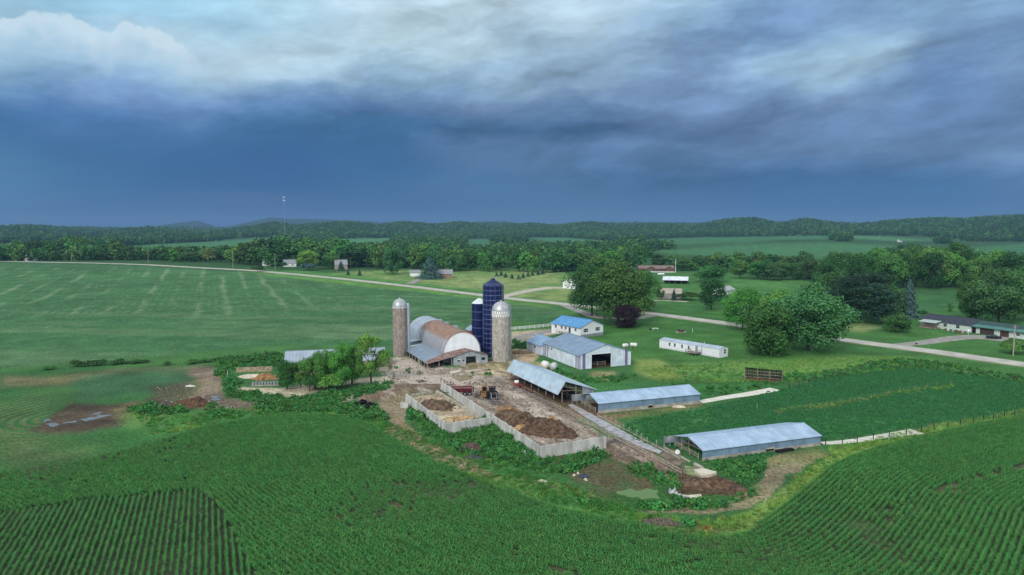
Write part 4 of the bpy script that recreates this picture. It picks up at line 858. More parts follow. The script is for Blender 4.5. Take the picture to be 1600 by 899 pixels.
inn = pip(cornW, cx_, cy_) & ~pip(patchW, cx_, cy_); cx_, cy_, cr_ = cx_[inn], cy_[inn], cr_[inn]; sc0 = np.ones(len(cx_))
# straight rows of the corner patch
th = math.atan(-470 / F); ex, ey = math.sin(th), math.cos(th); u_, v_ = np.meshgrid(np.arange(-90, 90, ROW), np.arange(20, 140, 1.0)); u_ = u_.ravel(); v_ = v_.ravel()
rg0 = np.random.default_rng(3); qx = ex * v_ + ey * u_; qy = ey * v_ - ex * u_; inn = pip(patchW, qx, qy); qx, qy = qx[inn], qy[inn]
cx_ = np.concatenate([cx_, qx]); cy_ = np.concatenate([cy_, qy]); cr_ = np.concatenate([cr_, np.full(len(qx), math.pi / 2 - th)]); sc0 = np.concatenate([sc0, rg0.uniform(.6, .92, len(qx))])
p_, q_ = proj(cx_, cy_, 0 * cx_); vis = (p_ > -90) & (p_ < 1690) & (q_ < 960) & (cy_ > 20); cx_, cy_, cr_, sc0 = cx_[vis], cy_[vis], cr_[vis], sc0[vis]
bb_ = bare(cx_, cy_); rg = np.random.default_rng(8); kp = rg.random(len(cx_)) > np.maximum(bb_ * .35, track(cx_, cy_) * .85); cx_, cy_, cr_, sc0, bb_ = cx_[kp], cy_[kp], cr_[kp], sc0[kp], bb_[kp]
cx_ = cx_ + rg.normal(size=len(cx_)) * .03; vig = 1 + .5 * fbm(cx_, cy_, 14, 3, 81)
n = len(cx_); print('corn', n)
scatter('corn_plants', np.stack([cx_, cy_, hgt(cx_, cy_) - .03], 1), cr_ + np.where(rg.random(n) < .5, math.pi, 0), sc0 * vig * (1 - .6 * bb_) * rg.uniform(.85, 1.15, n), cp, rg.integers(0, 4, n), 'dark green young corn in curved rows around the farm', 'corn')

def clump(name, color, n, wd, h, leaf, seed, blade=False):
    rng = np.random.default_rng(seed)
    if blade:
        a = rng.uniform(0, 6.28, n); r = rng.random(n) * wd * .5; x, y = np.cos(a) * r, np.sin(a) * r; hh = h * rng.uniform(.5, 1.1, n); b_ = rng.uniform(0, 6.28, n); lx, ly = np.cos(b_) * leaf, np.sin(b_) * leaf; bx, by_ = np.cos(a) * hh * .4, np.sin(a) * hh * .4
        V_ = np.stack([np.stack([x - lx, y - ly, 0 * x], 1), np.stack([x + lx, y + ly, 0 * x], 1), np.stack([x + bx + lx * .4, y + by_ + ly * .4, hh], 1), np.stack([x + bx - lx * .4, y + by_ - ly * .4, hh], 1)], 1).reshape(-1, 3); Q_ = np.arange(4 * n).reshape(n, 4)
    else:
        d = rng.normal(size=(n, 3)); d /= np.linalg.norm(d, axis=1, keepdims=True); d[:, 2] = np.abs(d[:, 2]); P = d * [wd * .5, wd * .5, h] * rng.uniform(.4, 1.05, n)[:, None]; V_, Q_ = leafquads(P, d, np.full(n, leaf), rng)
    tn = np.repeat(rng.uniform(.75, 1.25, n), 4); return bpy.data.objects.new(name, np_mesh(name, V_, Q_, [LM[color] if color in LM else MATS[color]], {'Tone': ('POINT', np.stack([tn, tn, tn], 1))}))
def fill(polys, dens, rng, jit=.8):
    out = []
    for pl, k in polys:
        wpl = np.array(WP(pl)); x0, y0 = wpl.min(0); x1, y1 = wpl.max(0); n = int((x1 - x0) * (y1 - y0) * dens * k); x = rng.uniform(x0, x1, n); y = rng.uniform(y0, y1, n)
        jx = fbm(x, y, 2.5, 2, 91) * jit * 3; jy = fbm(x, y, 2.5, 2, 92) * jit * 3; m_ = pip(wpl, x + jx, y + jy); out.append(np.stack([x[m_], y[m_]], 1))
    return np.concatenate(out)
rg = np.random.default_rng(17)
m_soy = leafmat('soy_leaf', '#3f8247', '#2e6a3b', .25)
sy = [clump('soy_clump', 'soy_leaf', 30, .8, .34, .075, 500 + i) for i in range(3)]
P2 = fill([(S1, 1)], 2.6, rg); th2 = math.radians(20); ex, ey = math.cos(th2), math.sin(th2)
s_ = np.round((-P2[:, 0] * ey + P2[:, 1] * ex) / .76) * .76; l_ = P2[:, 0] * ex + P2[:, 1] * ey; P2 = np.stack([l_ * ex - s_ * ey, l_ * ey + s_ * ex], 1)
n = len(P2); print('soy', n); scatter('soybean_plants', np.column_stack([P2, hgt(*P2.T)]), rg.uniform(0, 6.28, n), rg.uniform(.7, 1.15, n), sy, rg.integers(0, 3, n), 'low blue-green soybeans filling the fenced field beside the long sheds', 'soybeans')
WEEDS = [([(632, 640), (650, 640), (700, 674), (765, 655), (782, 672), (842, 712), (870, 716), (950, 705), (960, 712), (900, 735), (860, 740), (790, 728), (720, 708), (668, 684), (640, 655)], 1.5),
         ([(980, 722), (1010, 728), (1062, 748), (1064, 764), (1010, 760), (975, 740)], 1.3), ([(1100, 722), (1200, 716), (1200, 735), (1170, 755), (1160, 765), (1140, 750), (1120, 745)], 1.2),
         ([(990, 786), (1060, 786), (1130, 782), (1165, 774), (1185, 758), (1190, 770), (1130, 792), (1040, 798), (990, 792)], 1.2), ([(350, 585), (372, 592), (380, 612), (470, 622), (560, 606), (610, 596), (612, 606), (560, 622), (470, 636), (410, 632), (352, 618)], 1.2),
         ([(400, 632), (520, 628), (600, 640), (606, 656), (560, 660), (470, 645), (430, 648), (400, 645)], 1.0), ([(335, 560), (440, 552), (445, 572), (360, 580), (340, 590)], 1.0), ([(330, 630), (350, 636), (380, 652), (340, 655), (318, 648)], 1.0),
         ([(195, 640), (215, 634), (262, 640), (290, 636), (290, 644), (240, 650), (205, 650)], 1.3), ([(845, 570), (900, 590), (990, 588), (990, 578), (1000, 585), (960, 598), (900, 600), (850, 578)], .9),
         ([(1170, 594), (1300, 580), (1420, 560), (1450, 575), (1300, 590), (1180, 606)], .7), ([(1420, 560), (1600, 590), (1600, 600), (1450, 578)], .7), ([(730, 586), (760, 577), (775, 580), (770, 588), (735, 592)], .25),
         ([(1040, 602), (1160, 605), (1210, 600), (1100, 625), (1095, 612)], .25), ([(900, 780), (1000, 800), (1100, 820), (1090, 830), (1000, 812), (900, 790)], .6), ([(620, 570), (640, 580), (665, 590), (655, 590), (618, 577)], .4), ([(800, 534), (838, 536), (840, 546), (800, 545)], 1.2)]
wd_ = [clump('weed_clump', 'weed', 46, 1.5, 1.0, .15, 600 + i) for i in range(3)] + [clump('weed_clump', 'grass', 46, 1.3, .8, .13, 610)]
P2 = fill(WEEDS, .9, rg); n = len(P2); print('weeds', n)
hsc = .55 + .9 * np.clip(.5 + fbm(P2[:, 0], P2[:, 1], 5, 3, 93) * 1.6, 0, 1)
scatter('weeds', np.column_stack([P2, hgt(*P2.T) - .05]), rg.uniform(0, 6.28, n), hsc * rg.uniform(.7, 1.2, n), wd_, rg.integers(0, 4, n), 'thick rank weeds and brambles around the concrete bunker walls and ditches', 'weeds')
GRASS = [([(430, 640), (600, 655), (700, 700), (900, 762), (1000, 800), (1110, 815), (1180, 800), (1300, 700), (1440, 670), (1600, 641), (1700, 628), (1700, 640), (1500, 670), (1400, 694), (1310, 723), (1215, 801), (1165, 836), (1110, 841), (960, 816), (780, 762), (690, 728), (620, 692), (560, 664), (430, 650)], 1), ([(200, 645), (262, 650), (400, 640), (430, 646), (330, 668), (240, 680)], .6),
         ([(1000, 575), (1150, 565), (1420, 558), (1450, 575), (1300, 590), (1100, 602), (1040, 600)], .35), ([(1210, 640), (1300, 630), (1400, 612), (1490, 601), (1490, 605), (1400, 616), (1300, 636), (1210, 645)], .9)]
gp = [clump('grass_tuft', c_, 16, .7, .42, .03, 700 + i, True) for i, c_ in enumerate(['grass', 'ywgrass', 'grass', 'dry'])]
P2 = fill(GRASS, 2.6, rg); n = len(P2); print('grass', n)
yk = fbm(P2[:, 0], P2[:, 1], 7, 3, 94); ids = np.where(yk > .02, 1, 0); ids = np.where(rg.random(n) < .05, 3, ids)
pg_, qg_ = proj(P2[:, 0], P2[:, 1], 0 * P2[:, 0]); ids = np.where((pg_ > 1160) & (rg.random(n) < .6), 1, ids)
scatter('tall_grass', np.column_stack([P2, hgt(*P2.T)]), rg.uniform(0, 6.28, n), rg.uniform(.6, 1.4, n), gp, ids, 'rough yellow-green grass bordering the corn rows', 'grass')
# ------------------------------------------------------------------ building materials
m_galv = panels('galvanised_roof', '#a9b7c4', .9, 0, .42, .35); m_galv_y = panels('galvanised_roof_cross', '#a3b1be', .9, 1, .42, .35)
m_roofb = panels('pale_blue_roof', '#a9c1d8', .9, 0, .5, .2); m_sidb = panels('blue_grey_siding', '#7d97ae', .76, 0, .6, .15, var=.16)
m_sidb_y = panels('blue_grey_siding_side', '#7d97ae', .76, 1, .6, .15, var=.16)
m_shed_w = panels('machine_shed_siding', '#d3dfec', .9, 0, .6, .0); m_shed_wy = panels('machine_shed_siding_side', '#dbe5f0', .9, 1, .6, .0)
m_rust = panels('rusty_arch_roof', '#a5a5a8', .8, 1, .55, .25, rust='#9c6a48', rustamt=.52); m_rust2 = panels('rusty_porch_roof', '#94847f', .7, 0, .6, .2, rust='#7d4e40', rustamt=.55)
m_arch = panels('silver_arch_roof', '#aeb8c2', .8, 1, .45, .3); m_white_metal = panels('white_arch_siding', '#eef4f8', .7, 0, .6, .0, var=.05, line=.93)
m_old_sid = panels('weathered_siding', '#a0a8ae', .5, 0, .7, .1, var=.25)
m_blue_roof = panels('bright_blue_roof', '#5f9fd0', .5, 0, .45, .1); m_vinyl = mat('white_vinyl', '#e3e6ea', .6, var=.05, scale=.3, bump=.01, bscale=1)
m_vinyl2 = mat('white_paint', '#e6e8e8', .6, var=.06, scale=.8); m_trim = mat('white_trim', '#eceff0', .5, var=.04)
m_dark = mat('dark_interior', '#1c1a18', .95, var=.2); m_earth = mat('dark_bedding', '#4f3f31', .95, var=.3, scale=1.2, bump=.08)
m_glass = mat('window_glass', '#27313a', .12, var=.1, spec=.7); m_shut = mat('dark_shutter', '#272b31', .6, var=.1)
m_concw = mat('concrete_wall', '#cbccc8', .9, var=.2, scale=.9, detail=8, col2='#97968f', stretch=(1, 1, .25), thr=(.3, .7), bump=.02)
m_conc_base = mat('concrete_base', '#b3aea2', .9, var=.22, scale=.8, detail=7, col2='#8d877a')
m_wood = mat('weathered_wood', '#8c8378', .9, var=.25, scale=2.5, stretch=(1, 1, .3)); m_wood_dark = mat('dark_boards', '#2c2622', .9, var=.3, scale=1.5, stretch=(.3, 1, 4))
m_wood_pale = mat('pale_timber', '#a89f8e', .9, var=.2, scale=2); m_purple = mat('mauve_panel', '#7d6f93', .6, var=.08); m_grey = mat('grey_paint', '#8d9299', .6, var=.1)
m_brown_sid = mat('brown_siding', '#6b5148', .8, var=.12, scale=.8); m_brown_roof = mat('brown_shingles', '#83736c', .9, var=.15, scale=1.2, bump=.02)
m_dark_roof = mat('dark_grey_shingles', '#3d414c', .9, var=.15, scale=1, bump=.02); m_teal_roof = panels('teal_metal_roof', '#4f7f79', .5, 0, .7, .0); m_teal_dark = panels('dark_green_roof', '#34504e', .5, 0, .7, .0)
m_gar = mat('brown_garage_door', '#4f3c38', .6, var=.1); m_brick = mat('tan_brick', '#9a7d6d', .9, var=.15, scale=1.5); m_red = mat('red_barn_boards', '#8c3f37', .85, var=.15, stretch=(1, 1, .2), scale=2)
m_white_roof = panels('white_metal_roof', '#dfe6ea', .9, 0, .5, .1, line=.93); m_black = mat('black_rubber', '#191919', .85, var=.2); m_pipe = mat('galvanised_pipe', '#a2a6a8', .5, .5, var=.1)

def roofslabs(mb, L, W, E, R, ov=.35, ovx=.35, ridge=None, th=.08, ridged=False):
    rx = W / 2 if ridge is None else ridge
    s0 = (R - E) / rx; s1 = (R - E) / (W - rx)
    for (ya, za, yb, zb) in ((-ov, E - ov * s0, rx, R), (rx, R, W + ov, E - ov * s1)):
        mb.slab([(-ovx, ya, za + th), (L + ovx, ya, za + th), (L + ovx, yb, zb + th), (-ovx, yb, zb + th)], th)
    mb.box(-ovx, L + ovx, rx - .12, rx + .12, R + th - .02, R + th + .05)
def ribs(mb, L, W, E, R, side=0, pitch=.9, ov=.35, ridge=None, th=.08):
    rx = W / 2 if ridge is None else ridge; n = int(L / pitch)
    for i in range(n + 1):
        x = i * L / n
        for k in ((0,) if side == 0 else (0, 1)):
            s = (R - E) / (rx if k == 0 else W - rx); y0, z0 = ((-ov, E - ov * s) if k == 0 else (W + ov, E - ov * s))
            mb.slab([(x - .03, y0, z0 + th + .045), (x + .03, y0, z0 + th + .045), (x + .03, rx, R + th + .045), (x - .03, rx, R + th + .045)], .05)
def window(root, x, y, z, w_, h, face='y', shut=None, name='window', sgn=-1):
    """window on the wall plane: face y -> wall along x at y; sgn is the outward side"""
    f = MB(); p = MB(); s = MB(); t = .06
    def bx(mb, a0, a1, d0, d1, z0, z1):
        d0, d1 = sorted((d0 * sgn, d1 * sgn))
        if face == 'y': mb.box(x + a0, x + a1, y + d0, y + d1, z + z0, z + z1)
        else: mb.box(y + d0, y + d1, x + a0, x + a1, z + z0, z + z1)
    bx(f, -w_ / 2 - t, w_ / 2 + t, -.02, .05, -t, 0); bx(f, -w_ / 2 - t, w_ / 2 + t, -.02, .05, h, h + t); bx(f, -w_ / 2 - t, -w_ / 2, -.02, .05, 0, h); bx(f, w_ / 2, w_ / 2 + t, -.02, .05, 0, h); bx(f, -w_ / 2, w_ / 2, -.02, .045, h / 2 - .03, h / 2 + .03)
    bx(p, -w_ / 2, w_ / 2, -.02, .03, 0, h); fo = f.obj(name, m_trim, root); p.obj('pane', m_glass, fo)
    if shut:
        for q in (-1, 1):
            s = MB(); c = q * (w_ / 2 + t + .2); bx(s, c - .19, c + .19, -.02, .05, -.03, h + .03); s.obj('shutter', m_shut, fo)
def gable(root, L, W, E, R, mw, mr, holes=None, ridge=None, th=.15, ov=.35, ovx=.35, base=None, mb_=None, sides='fblr', mwy=None, rib=None, trim=True):
    """L along x, W along y; ridge along x. holes: dict side -> list"""
    holes = holes or {}; rx = W / 2 if ridge is None else ridge; z0 = base or 0.0
    tp_ = lambda y: E + (R - E) * (y / rx if y <= rx else (W - y) / (W - rx)); fl = lambda x: E
    w1 = MB(); w2 = MB()
    if 'f' in sides: w1.wallx(0, L, 0, th, fl, holes.get('f', ()), z0)
    if 'b' in sides: w1.wallx(0, L, W - th, W, fl, holes.get('b', ()), z0)
    if 'l' in sides: w2.wally(th, W - th, 0, th, tp_, holes.get('l', ()), z0, (rx,))
    if 'r' in sides: w2.wally(th, W - th, L - th, L, tp_, holes.get('r', ()), z0, (rx,))
    if w1.v: w1.obj('wall', mw, root)
    if w2.v: w2.obj('end_wall', mwy or mw, root)
    if base:
        b = MB(); b.wallx(-.05, L + .05, -.05, th, lambda x: z0, [h for h in holes.get('f', ()) if h[2] < z0]); b.wallx(-.05, L + .05, W - th, W + .05, lambda x: z0)
        if 'r' in sides: b.wally(th, W - th, L - th, L + .05, lambda x: z0)
        b.obj('foundation', m_conc_base, root)
    r = MB(); roofslabs(r, L, W, E, R, ov, ovx, ridge)
    if rib: ribs(r, L, W, E, R, rib, ridge=ridge, ov=ov)
    ro = r.obj('roof', mr, root); return ro
def bld(name, label, cat, A, B, group=None, L=None):
    A = A if isinstance(A, Vector) else Vector((A[0], A[1], 0)); B = B if isinstance(B, Vector) else Vector((B[0], B[1], 0))
    loc, rz, l = frame_at(A, B); return thing(name, label, cat, loc, rz, group), l

# ---- the two long blue-grey sheds
def long_shed(A, B, label, E, R, W, seed, wing):
    root, L = bld('livestock_shed', label, 'shed', A, B, 'long blue-grey livestock sheds')
    hol = [(L * wing, L * wing + 1.1, .25, 1.05)] if seed == 0 else [(L * wing, L * wing + 1.9, .2, .95)]
    gable(root, L, W, E, R, m_sidb, m_roofb, {'f': hol, 'b': [(1, L - 1, 0.9, E - .3)]}, base=.62 if seed else .75, sides='fbr', mwy=m_sidb_y, ov=.25, ovx=.15)
    f = MB(); f.box(.1, L - .1, .2, W - .2, .02, .08); f.obj('floor', m_earth, root)
    tb = MB()
    for x in (.08, L * .33, L * .66): 
        for y in (W * .5, W * .75): tb.box(x - .07, x + .07, y - .07, y + .07, 0, R - .2 if y == W * .5 else (E + R) / 2 - .1)
    tb.bar((.1, .1, E - .1), (.1, W / 2, R - .1), .07); tb.bar((.1, W / 2, R - .1), (.1, W - .1, E - .1), .07); tb.bar((.1, .3, E - .15), (.1, W - .3, E - .15), .06); tb.bar((.1, W * .25, E - .15), (.1, W * .5, R - .2), .05)
    tb.obj('frame', m_wood, root)
    bk = MB(); bk.wally(W * .45, W + .0, -.06, .0, lambda y: E + .0, (), 1.0); bk.obj('end_panel', m_old_sid, root) if False else None
    wg = MB(); wg.wallx(-2.4, 0, W - .1, W, lambda x: E + .1, (), .9); [wg.box(x, x + .12, W - .22, W - .1, 0, E + .25) for x in (-2.45, -1.2)]; wg.obj('windbreak_panel', m_old_sid, root)
    rl = MB()
    for z in (.5, .8, 1.1): rl.bar((-.3, .8, z), (-.3, W - .6, z), .05)
    for y in (.8, W * .4, W * .7, W - .6): rl.bar((-.3, y, 0), (-.3, y, 1.25), .07)
    rl.obj('gate', m_wood_pale, root)
    kb = MB(); kb.box(-2.6, -2.3, .2, W - .3, 0, .3); kb.obj('feed_kerb', m_conc_base, root)
    if seed:
        d = MB().box(L * wing + 1.9, L * wing + 5.5, -.9, -.1, 0, .45); d.obj('feed_bunk', m_dark, root)
    return root
pA, pB = G(934.9, 646.6), G(1093, 631); long_shed(pA, pB, 'long blue-grey shed with concrete base directly beside the open pole shed', 2.3, 3.45, 8.6, 0, .48)
qA, qB = G(1097.8, 720.4), G(1281.6, 696.4); long_shed(qA, qB, 'long blue-grey shed standing apart at the lower end of the farm by the grassy ditch', 1.95, 3.05, 8.6, 1, .52)

# ---- open pole shed with lopsided roof
root, L = bld('pole_shed', 'open-sided pole shed with steep silvery lopsided roof along the feed alley', 'shed', (10.5, 152.4), (-1.03, 177.7))
# local x runs away along the shed; y is to the side (negative y = east side here)
r = MB(); th = .1
yl, yr, ym, ZL, ZR, ZM = -.0, -9.7, -1.7, 2.5, 2.45, 5.1
for (ya, za, yb, zb) in ((yl + .3, ZL - .3, ym, ZM), (ym, ZM, yr - .4, ZR - .1)): r.slab([(-.4, ya, za), (L + .3, ya, za), (L + .3, yb, zb), (-.4, yb, zb)][::-1], th)
for i in range(32):
    x = -.3 + i * (L + .5) / 31
    for (ya, za, yb, zb) in ((yl + .3, ZL - .3, ym, ZM), (ym, ZM, yr - .4, ZR - .1)): r.slab([(x - .035, ya, za + .05), (x + .035, ya, za + .05), (x + .035, yb, zb + .05), (x - .035, yb, zb + .05)][::-1], .06)
r.obj('roof', panels('bright_steel_roof', '#bfd0dc', .9, 0, .4, .3), root)
p = MB()
for i in range(8):
    x = i * L / 7
    for y in (-1.0, -4.6, -9.4): p.box(x - .09, x + .09, y - .09, y + .09, -.1, 4.05 if y == -1.0 else (4.15 if y == -4.6 else 2.6))
    p.bar((x, -1.0, 3.9), (x, -9.4, 2.5), .08); p.bar((x, -1.0, 2.9), (x, -9.4, 2.3), .07); p.bar((x, -.1, 2.4), (x, -1.0, 3.2), .05)
p.obj('frame', m_wood, root)
bw = MB().wallx(.2, L, -9.66, -9.55, lambda x: 2.35, (), .9); bw.wally(-9.5, -6.3, -.05, .0, lambda y: 2.45 + (y + 9.5) * .3, (), .0); bw.obj('wall', m_old_sid, root)
fl = MB().box(0, L, -9.3, -.4, .02, .07); fl.obj('floor', m_earth, root)
fd = MB()
for z in (.55, 1.0): fd.bar((.2, -4.6, z), (L, -4.6, z), .05)
for i in range(22): fd.bar((.4 + i * L / 22, -4.6, .1), (.9 + i * L / 22, -4.6, 1.0), .035)
fd.obj('feed_rail', m_pipe, root)

# ---- machine shed with attached garage
A = Vector((19.0, 189.7, 0)); ux = Vector((.918, .394, 0)); W_ = 17.0; 
root = thing('machine_shed', 'big pale machine shed with mauve corner stripes and a wide dark doorway in its gable', 'shed', (A.x, A.y, gz(A.x, A.y) - .05), math.atan2(ux.y, ux.x))
# local: x along gable, y back. ridge along y
def gable_y(root, W, L, E, R, mw, mwy, mr, fholes=(), lholes=(), y0=0.0, x0=0.0, ov=.4, names=('wall', 'end_wall', 'roof'), rh=(), back=True, ribp=.9):
    tp_ = lambda x: E + (R - E) * (1 - abs((x - x0) - W / 2) / (W / 2)); th = .15
    f = MB(); f.wallx(x0, x0 + W, y0, y0 + th, tp_, [(a + x0, b + x0, c, d) for a, b, c, d in fholes], 0, (x0 + W / 2,))
    if back: f.wallx(x0, x0 + W, y0 + L - th, y0 + L, tp_, (), 0, (x0 + W / 2,))
    f.obj(names[1], mw, root)
    s = MB(); s.wally(y0 + th, y0 + L - th, x0, x0 + th, lambda y: E, [(a + y0, b + y0, c, d) for a, b, c, d in lholes]); s.wally(y0 + th, y0 + L - th, x0 + W - th, x0 + W, lambda y: E, rh); s.obj(names[0], mwy, root)
    r = MB(); sl = (R - E) / (W / 2); n = int(L / ribp)
    for sg in (-1, 1):
        xa = x0 + W / 2 + sg * (W / 2 + ov); xb = x0 + W / 2; za = E - ov * sl + .08; zb = R + .08
        pts = [(xa, y0 - ov * .6, za), (xb, y0 - ov * .6, zb), (xb, y0 + L + ov * .5, zb), (xa, y0 + L + ov * .5, za)]; r.slab(pts if sg > 0 else pts[::-1], .08) if False else r.slab(pts[::-1] if sg > 0 else pts, .08)
        for i in range(n + 1):
            y = y0 + i * L / n; q = [(xa, y - .03, za + .04), (xb, y - .03, zb + .04), (xb, y + .03, zb + .04), (xa, y + .03, za + .04)]; r.slab(q[::-1] if sg > 0 else q, .05)
    r.box(x0 + W / 2 - .14, x0 + W / 2 + .14, y0 - ov * .6, y0 + L + ov * .5, R + .07, R + .14)
    return r.obj(names[2], mr, root)
MR_ = panels('machine_shed_roof', '#8ba1b8', .9, 1, .45, .25)
gable_y(root, W_, 23.5, 4.0, 6.6, m_shed_w, m_shed_wy, MR_, fholes=[(3.9, 10.3, 0, 4.0)], lholes=[(19.2, 20.0, 2.6, 3.3), (17.2, 18, 2.6, 3.3)])
st = MB()
for x in (1.0, 15.0): st.box(x, x + .9, -.03, 0.0, .1, 4.0 + (.55 if x < 2 else .5))
for x in (.02,): st.box(x, x + .25, -.031, -.001, .1, 4.0)
for y in (.5, 1.7, 20.2, 21.6, 22.6): st.box(-.03, 0, y, y + .55, .1, 3.85)
st.obj('corner_stripe', m_purple, root)
tr = MB(); tr.box(3.75, 3.9, -.04, .0, 0, 4.12); tr.box(10.3, 10.45, -.04, .0, 0, 4.12); tr.box(3.9, 10.3, -.04, .0, 4.0, 4.12); tr.obj('door_frame', m_trim, root)
ins = MB().box(.3, W_ - .3, .3, 23.2, .03, .1); ins.obj('floor', m_earth, root)
g = MB(); [g.bar((4.6, 2, z), (9.6, 2, z), .05) for z in (.5, .9, 1.3)]; [g.bar((x, 2, 0), (x, 2, 1.5), .06) for x in (4.6, 7, 9.6)]; g.obj('gate', m_wood_pale, root)
gable_y(root, 9.0, 11.0, 3.0, 4.9, m_shed_w, mat('garage_siding', '#c9d2db', .6, var=.08), panels('garage_roof', '#93b0cc', .9, 1, .45, .2), y0=23.6, x0=-.6, names=('garage_wall', 'garage_end_wall', 'garage_roof'), lholes=[(4.2, 5.4, 1.5, 2.3)])
# ---- white round-ended tanks
def tank(x, y, ang, r_, l_, label, group, m, legs=True, h=.3):
    rt = thing('fuel_tank', label, 'tank', (x, y, gz(x, y)), ang, group); b = MB()
    pr = [(0.001, -l_ / 2 - r_ * .45), (r_ * .6, -l_ / 2 - r_ * .33), (r_ * .92, -l_ / 2 - r_ * .12), (r_, -l_ / 2), (r_, l_ / 2), (r_ * .92, l_ / 2 + r_ * .12), (r_ * .6, l_ / 2 + r_ * .33), (.001, l_ / 2 + r_ * .45)]
    t = MB().lathe(pr, 20); b.add([(v[2], v[0], v[1] + r_ + h) for v in t.v], t.f, True); b.obj('body', m, rt)
    for s in (-1, 1): MB().box(s * l_ * .33 - .1, s * l_ * .33 + .1, -r_ * .7, r_ * .7, -.1, h + r_ * .35).obj('leg', m_conc_base, rt)
    MB().lathe([(.001, h + 2 * r_ + .18), (.16, h + 2 * r_ + .15), (.16, h + 2 * r_ - .05)], 10).obj('cap', m_grey, rt); return rt
m_tank = mat('white_tank_paint', '#e2e4e0', .4, var=.08, scale=1)
pt = G(977, 544); tank(pt.x, pt.y, .45, .6, 1.6, 'white propane tank on the lawn, the one closer to the machine shed', 'white propane tanks', m_tank)
pt = G(990, 543); tank(pt.x, pt.y, -.35, .6, 1.9, 'white propane tank on the lawn, the one farther from the machine shed', 'white propane tanks', m_tank)
pt = G(852, 578); tank(pt.x, pt.y, 2.0, 1.0, 1.6, 'cream round-ended fuel tank beside the machine shed wall, the cleaner and warmer white one', 'round-ended tanks by the machine shed', m_tank, h=.5)
pt = G(865, 580.5); tank(pt.x, pt.y, 1.2, 1.0, 1.5, 'greyish round-ended fuel tank beside the machine shed wall, closer to the doorway side', 'round-ended tanks by the machine shed', mat('grey_tank', '#b9c0bf', .45, var=.15), h=.5)

# ---- farmhouse
A = Vector((24.8, 244.8, 0)); B = Vector((33.9, 251.8, 0)); hx = (B - A).normalized()
root = thing('farmhouse', 'white two-level farmhouse with bright blue metal roof and dark shutters', 'house', (A.x, A.y, gz(A.x, A.y) - .05), math.atan2(hx.y, hx.x))
gable_y(root, 11.5, 16, 3.9, 6.1, m_vinyl, m_vinyl, panels('farmhouse_roof', '#5b9bcc', .5, 1, .42, .1), ov=.6, ribp=1.0)
MB().box(-.04, 11.54, -.04, 0, 0, 1.1).obj('basement_band', m_grey, root)
for x in (2.6, 8.6): window(root, x, 0, 1.95, 1.1, 1.25, 'y', True)
for x in (2.2, 3.5): window(root, x, -.04, .15, .9, .8, 'y')
for y in (2.6, 8.0, 10.2, 13.5): window(root, y, 0, 2.2, 1.0, 1.0, 'x', False)
MB().box(-.05, 0, 5.3, 6.3, 1.2, 3.2).obj('door', m_glass, root)
dk = MB(); dk.box(-2.2, -.06, 4.2, 11, 1.0, 1.15); [dk.bar((-2.1, y, 0), (-2.1, y, 2.1), .06) for y in (4.3, 6, 7.7, 9.4, 10.9)]; [dk.bar((-2.1, 4.3, z), (-2.1, 10.9, z), .04) for z in (1.6, 2.05)]; dk.obj('deck', m_wood_pale, root)
wg = MB(); wg.box(11.6, 16.6, 8, 15, 0, 3.3); wg.obj('wing_wall', m_vinyl, root); w2 = MB(); w2.slab([(11.2, 7.6, 4.6), (17, 7.6, 3.4), (17, 15.4, 3.4), (11.2, 15.4, 4.6)], .1); w2.obj('wing_roof', m_dark_roof, root)
for x in (4.2, 7.6): MB().lathe([(.08, 5.2), (.08, 6.5)], 6, (x, 9)).obj('vent_pipe', m_grey, root)

# ---- mobile home
A = Vector((49.05, 224.6, 0)); B = Vector((63.5, 206.6, 0))
root, L = bld('mobile_home', 'long white mobile home with small dark windows and a wooden deck', 'mobile home', A, B)
rv = MB(); Wm = 4.6; tpm = lambda y: 2.75 + .45 * (1 - abs(y - Wm / 2) / (Wm / 2))
gable(root, L, Wm, 2.75, 3.25, m_vinyl, panels('mobile_home_roof', '#b3c2d0', .9, 0, .5, .2), ov=.12, ovx=.1)
MB().box(-.03, L + .03, -.03, 0, 0, .55).obj('skirting', mat('skirting', '#cfd2d4', .7, var=.1), root)
for x in (4.2, 6.3, 9.2, 11.8): window(root, x, 0, 1.25, .7, 1.1, 'y')
window(root, Wm * .62, L, 1.2, 1.0, 1.3, 'x', sgn=1)
dk = MB(); dk.box(12.5, 16.6, -2.9, -.05, .75, .9); 
for x in (12.6, 13.9, 15.2, 16.5): dk.bar((x, -2.8, 0), (x, -2.8, 1.8), .05)
for y in (-2.8, -1.5, -.2): dk.bar((12.6, y, .8), (12.6, y, 1.8), .05); dk.bar((16.5, y, .8), (16.5, y, 1.8), .05)
for z in (1.3, 1.75): dk.bar((12.6, -2.8, z), (16.5, -2.8, z), .04); dk.bar((12.6, -2.8, z), (12.6, -.2, z), .04); dk.bar((16.5, -2.8, z), (16.5, -.2, z), .04)
dk.obj('deck', m_wood, root); MB().box(14.3, 15.2, -.04, 0, .95, 2.7).obj('door', m_grey, root)
MB().bar((16.9, -.3, 0), (16.9, -.3, 4.6), .06).obj('mast', m_grey, root); MB().lathe([(.11, 2.9), (.11, 3.6), (.2, 3.6), (.2, 3.68), (.001, 3.8)], 8, (15.8, 2.6)).obj('flue', m_trim, root)

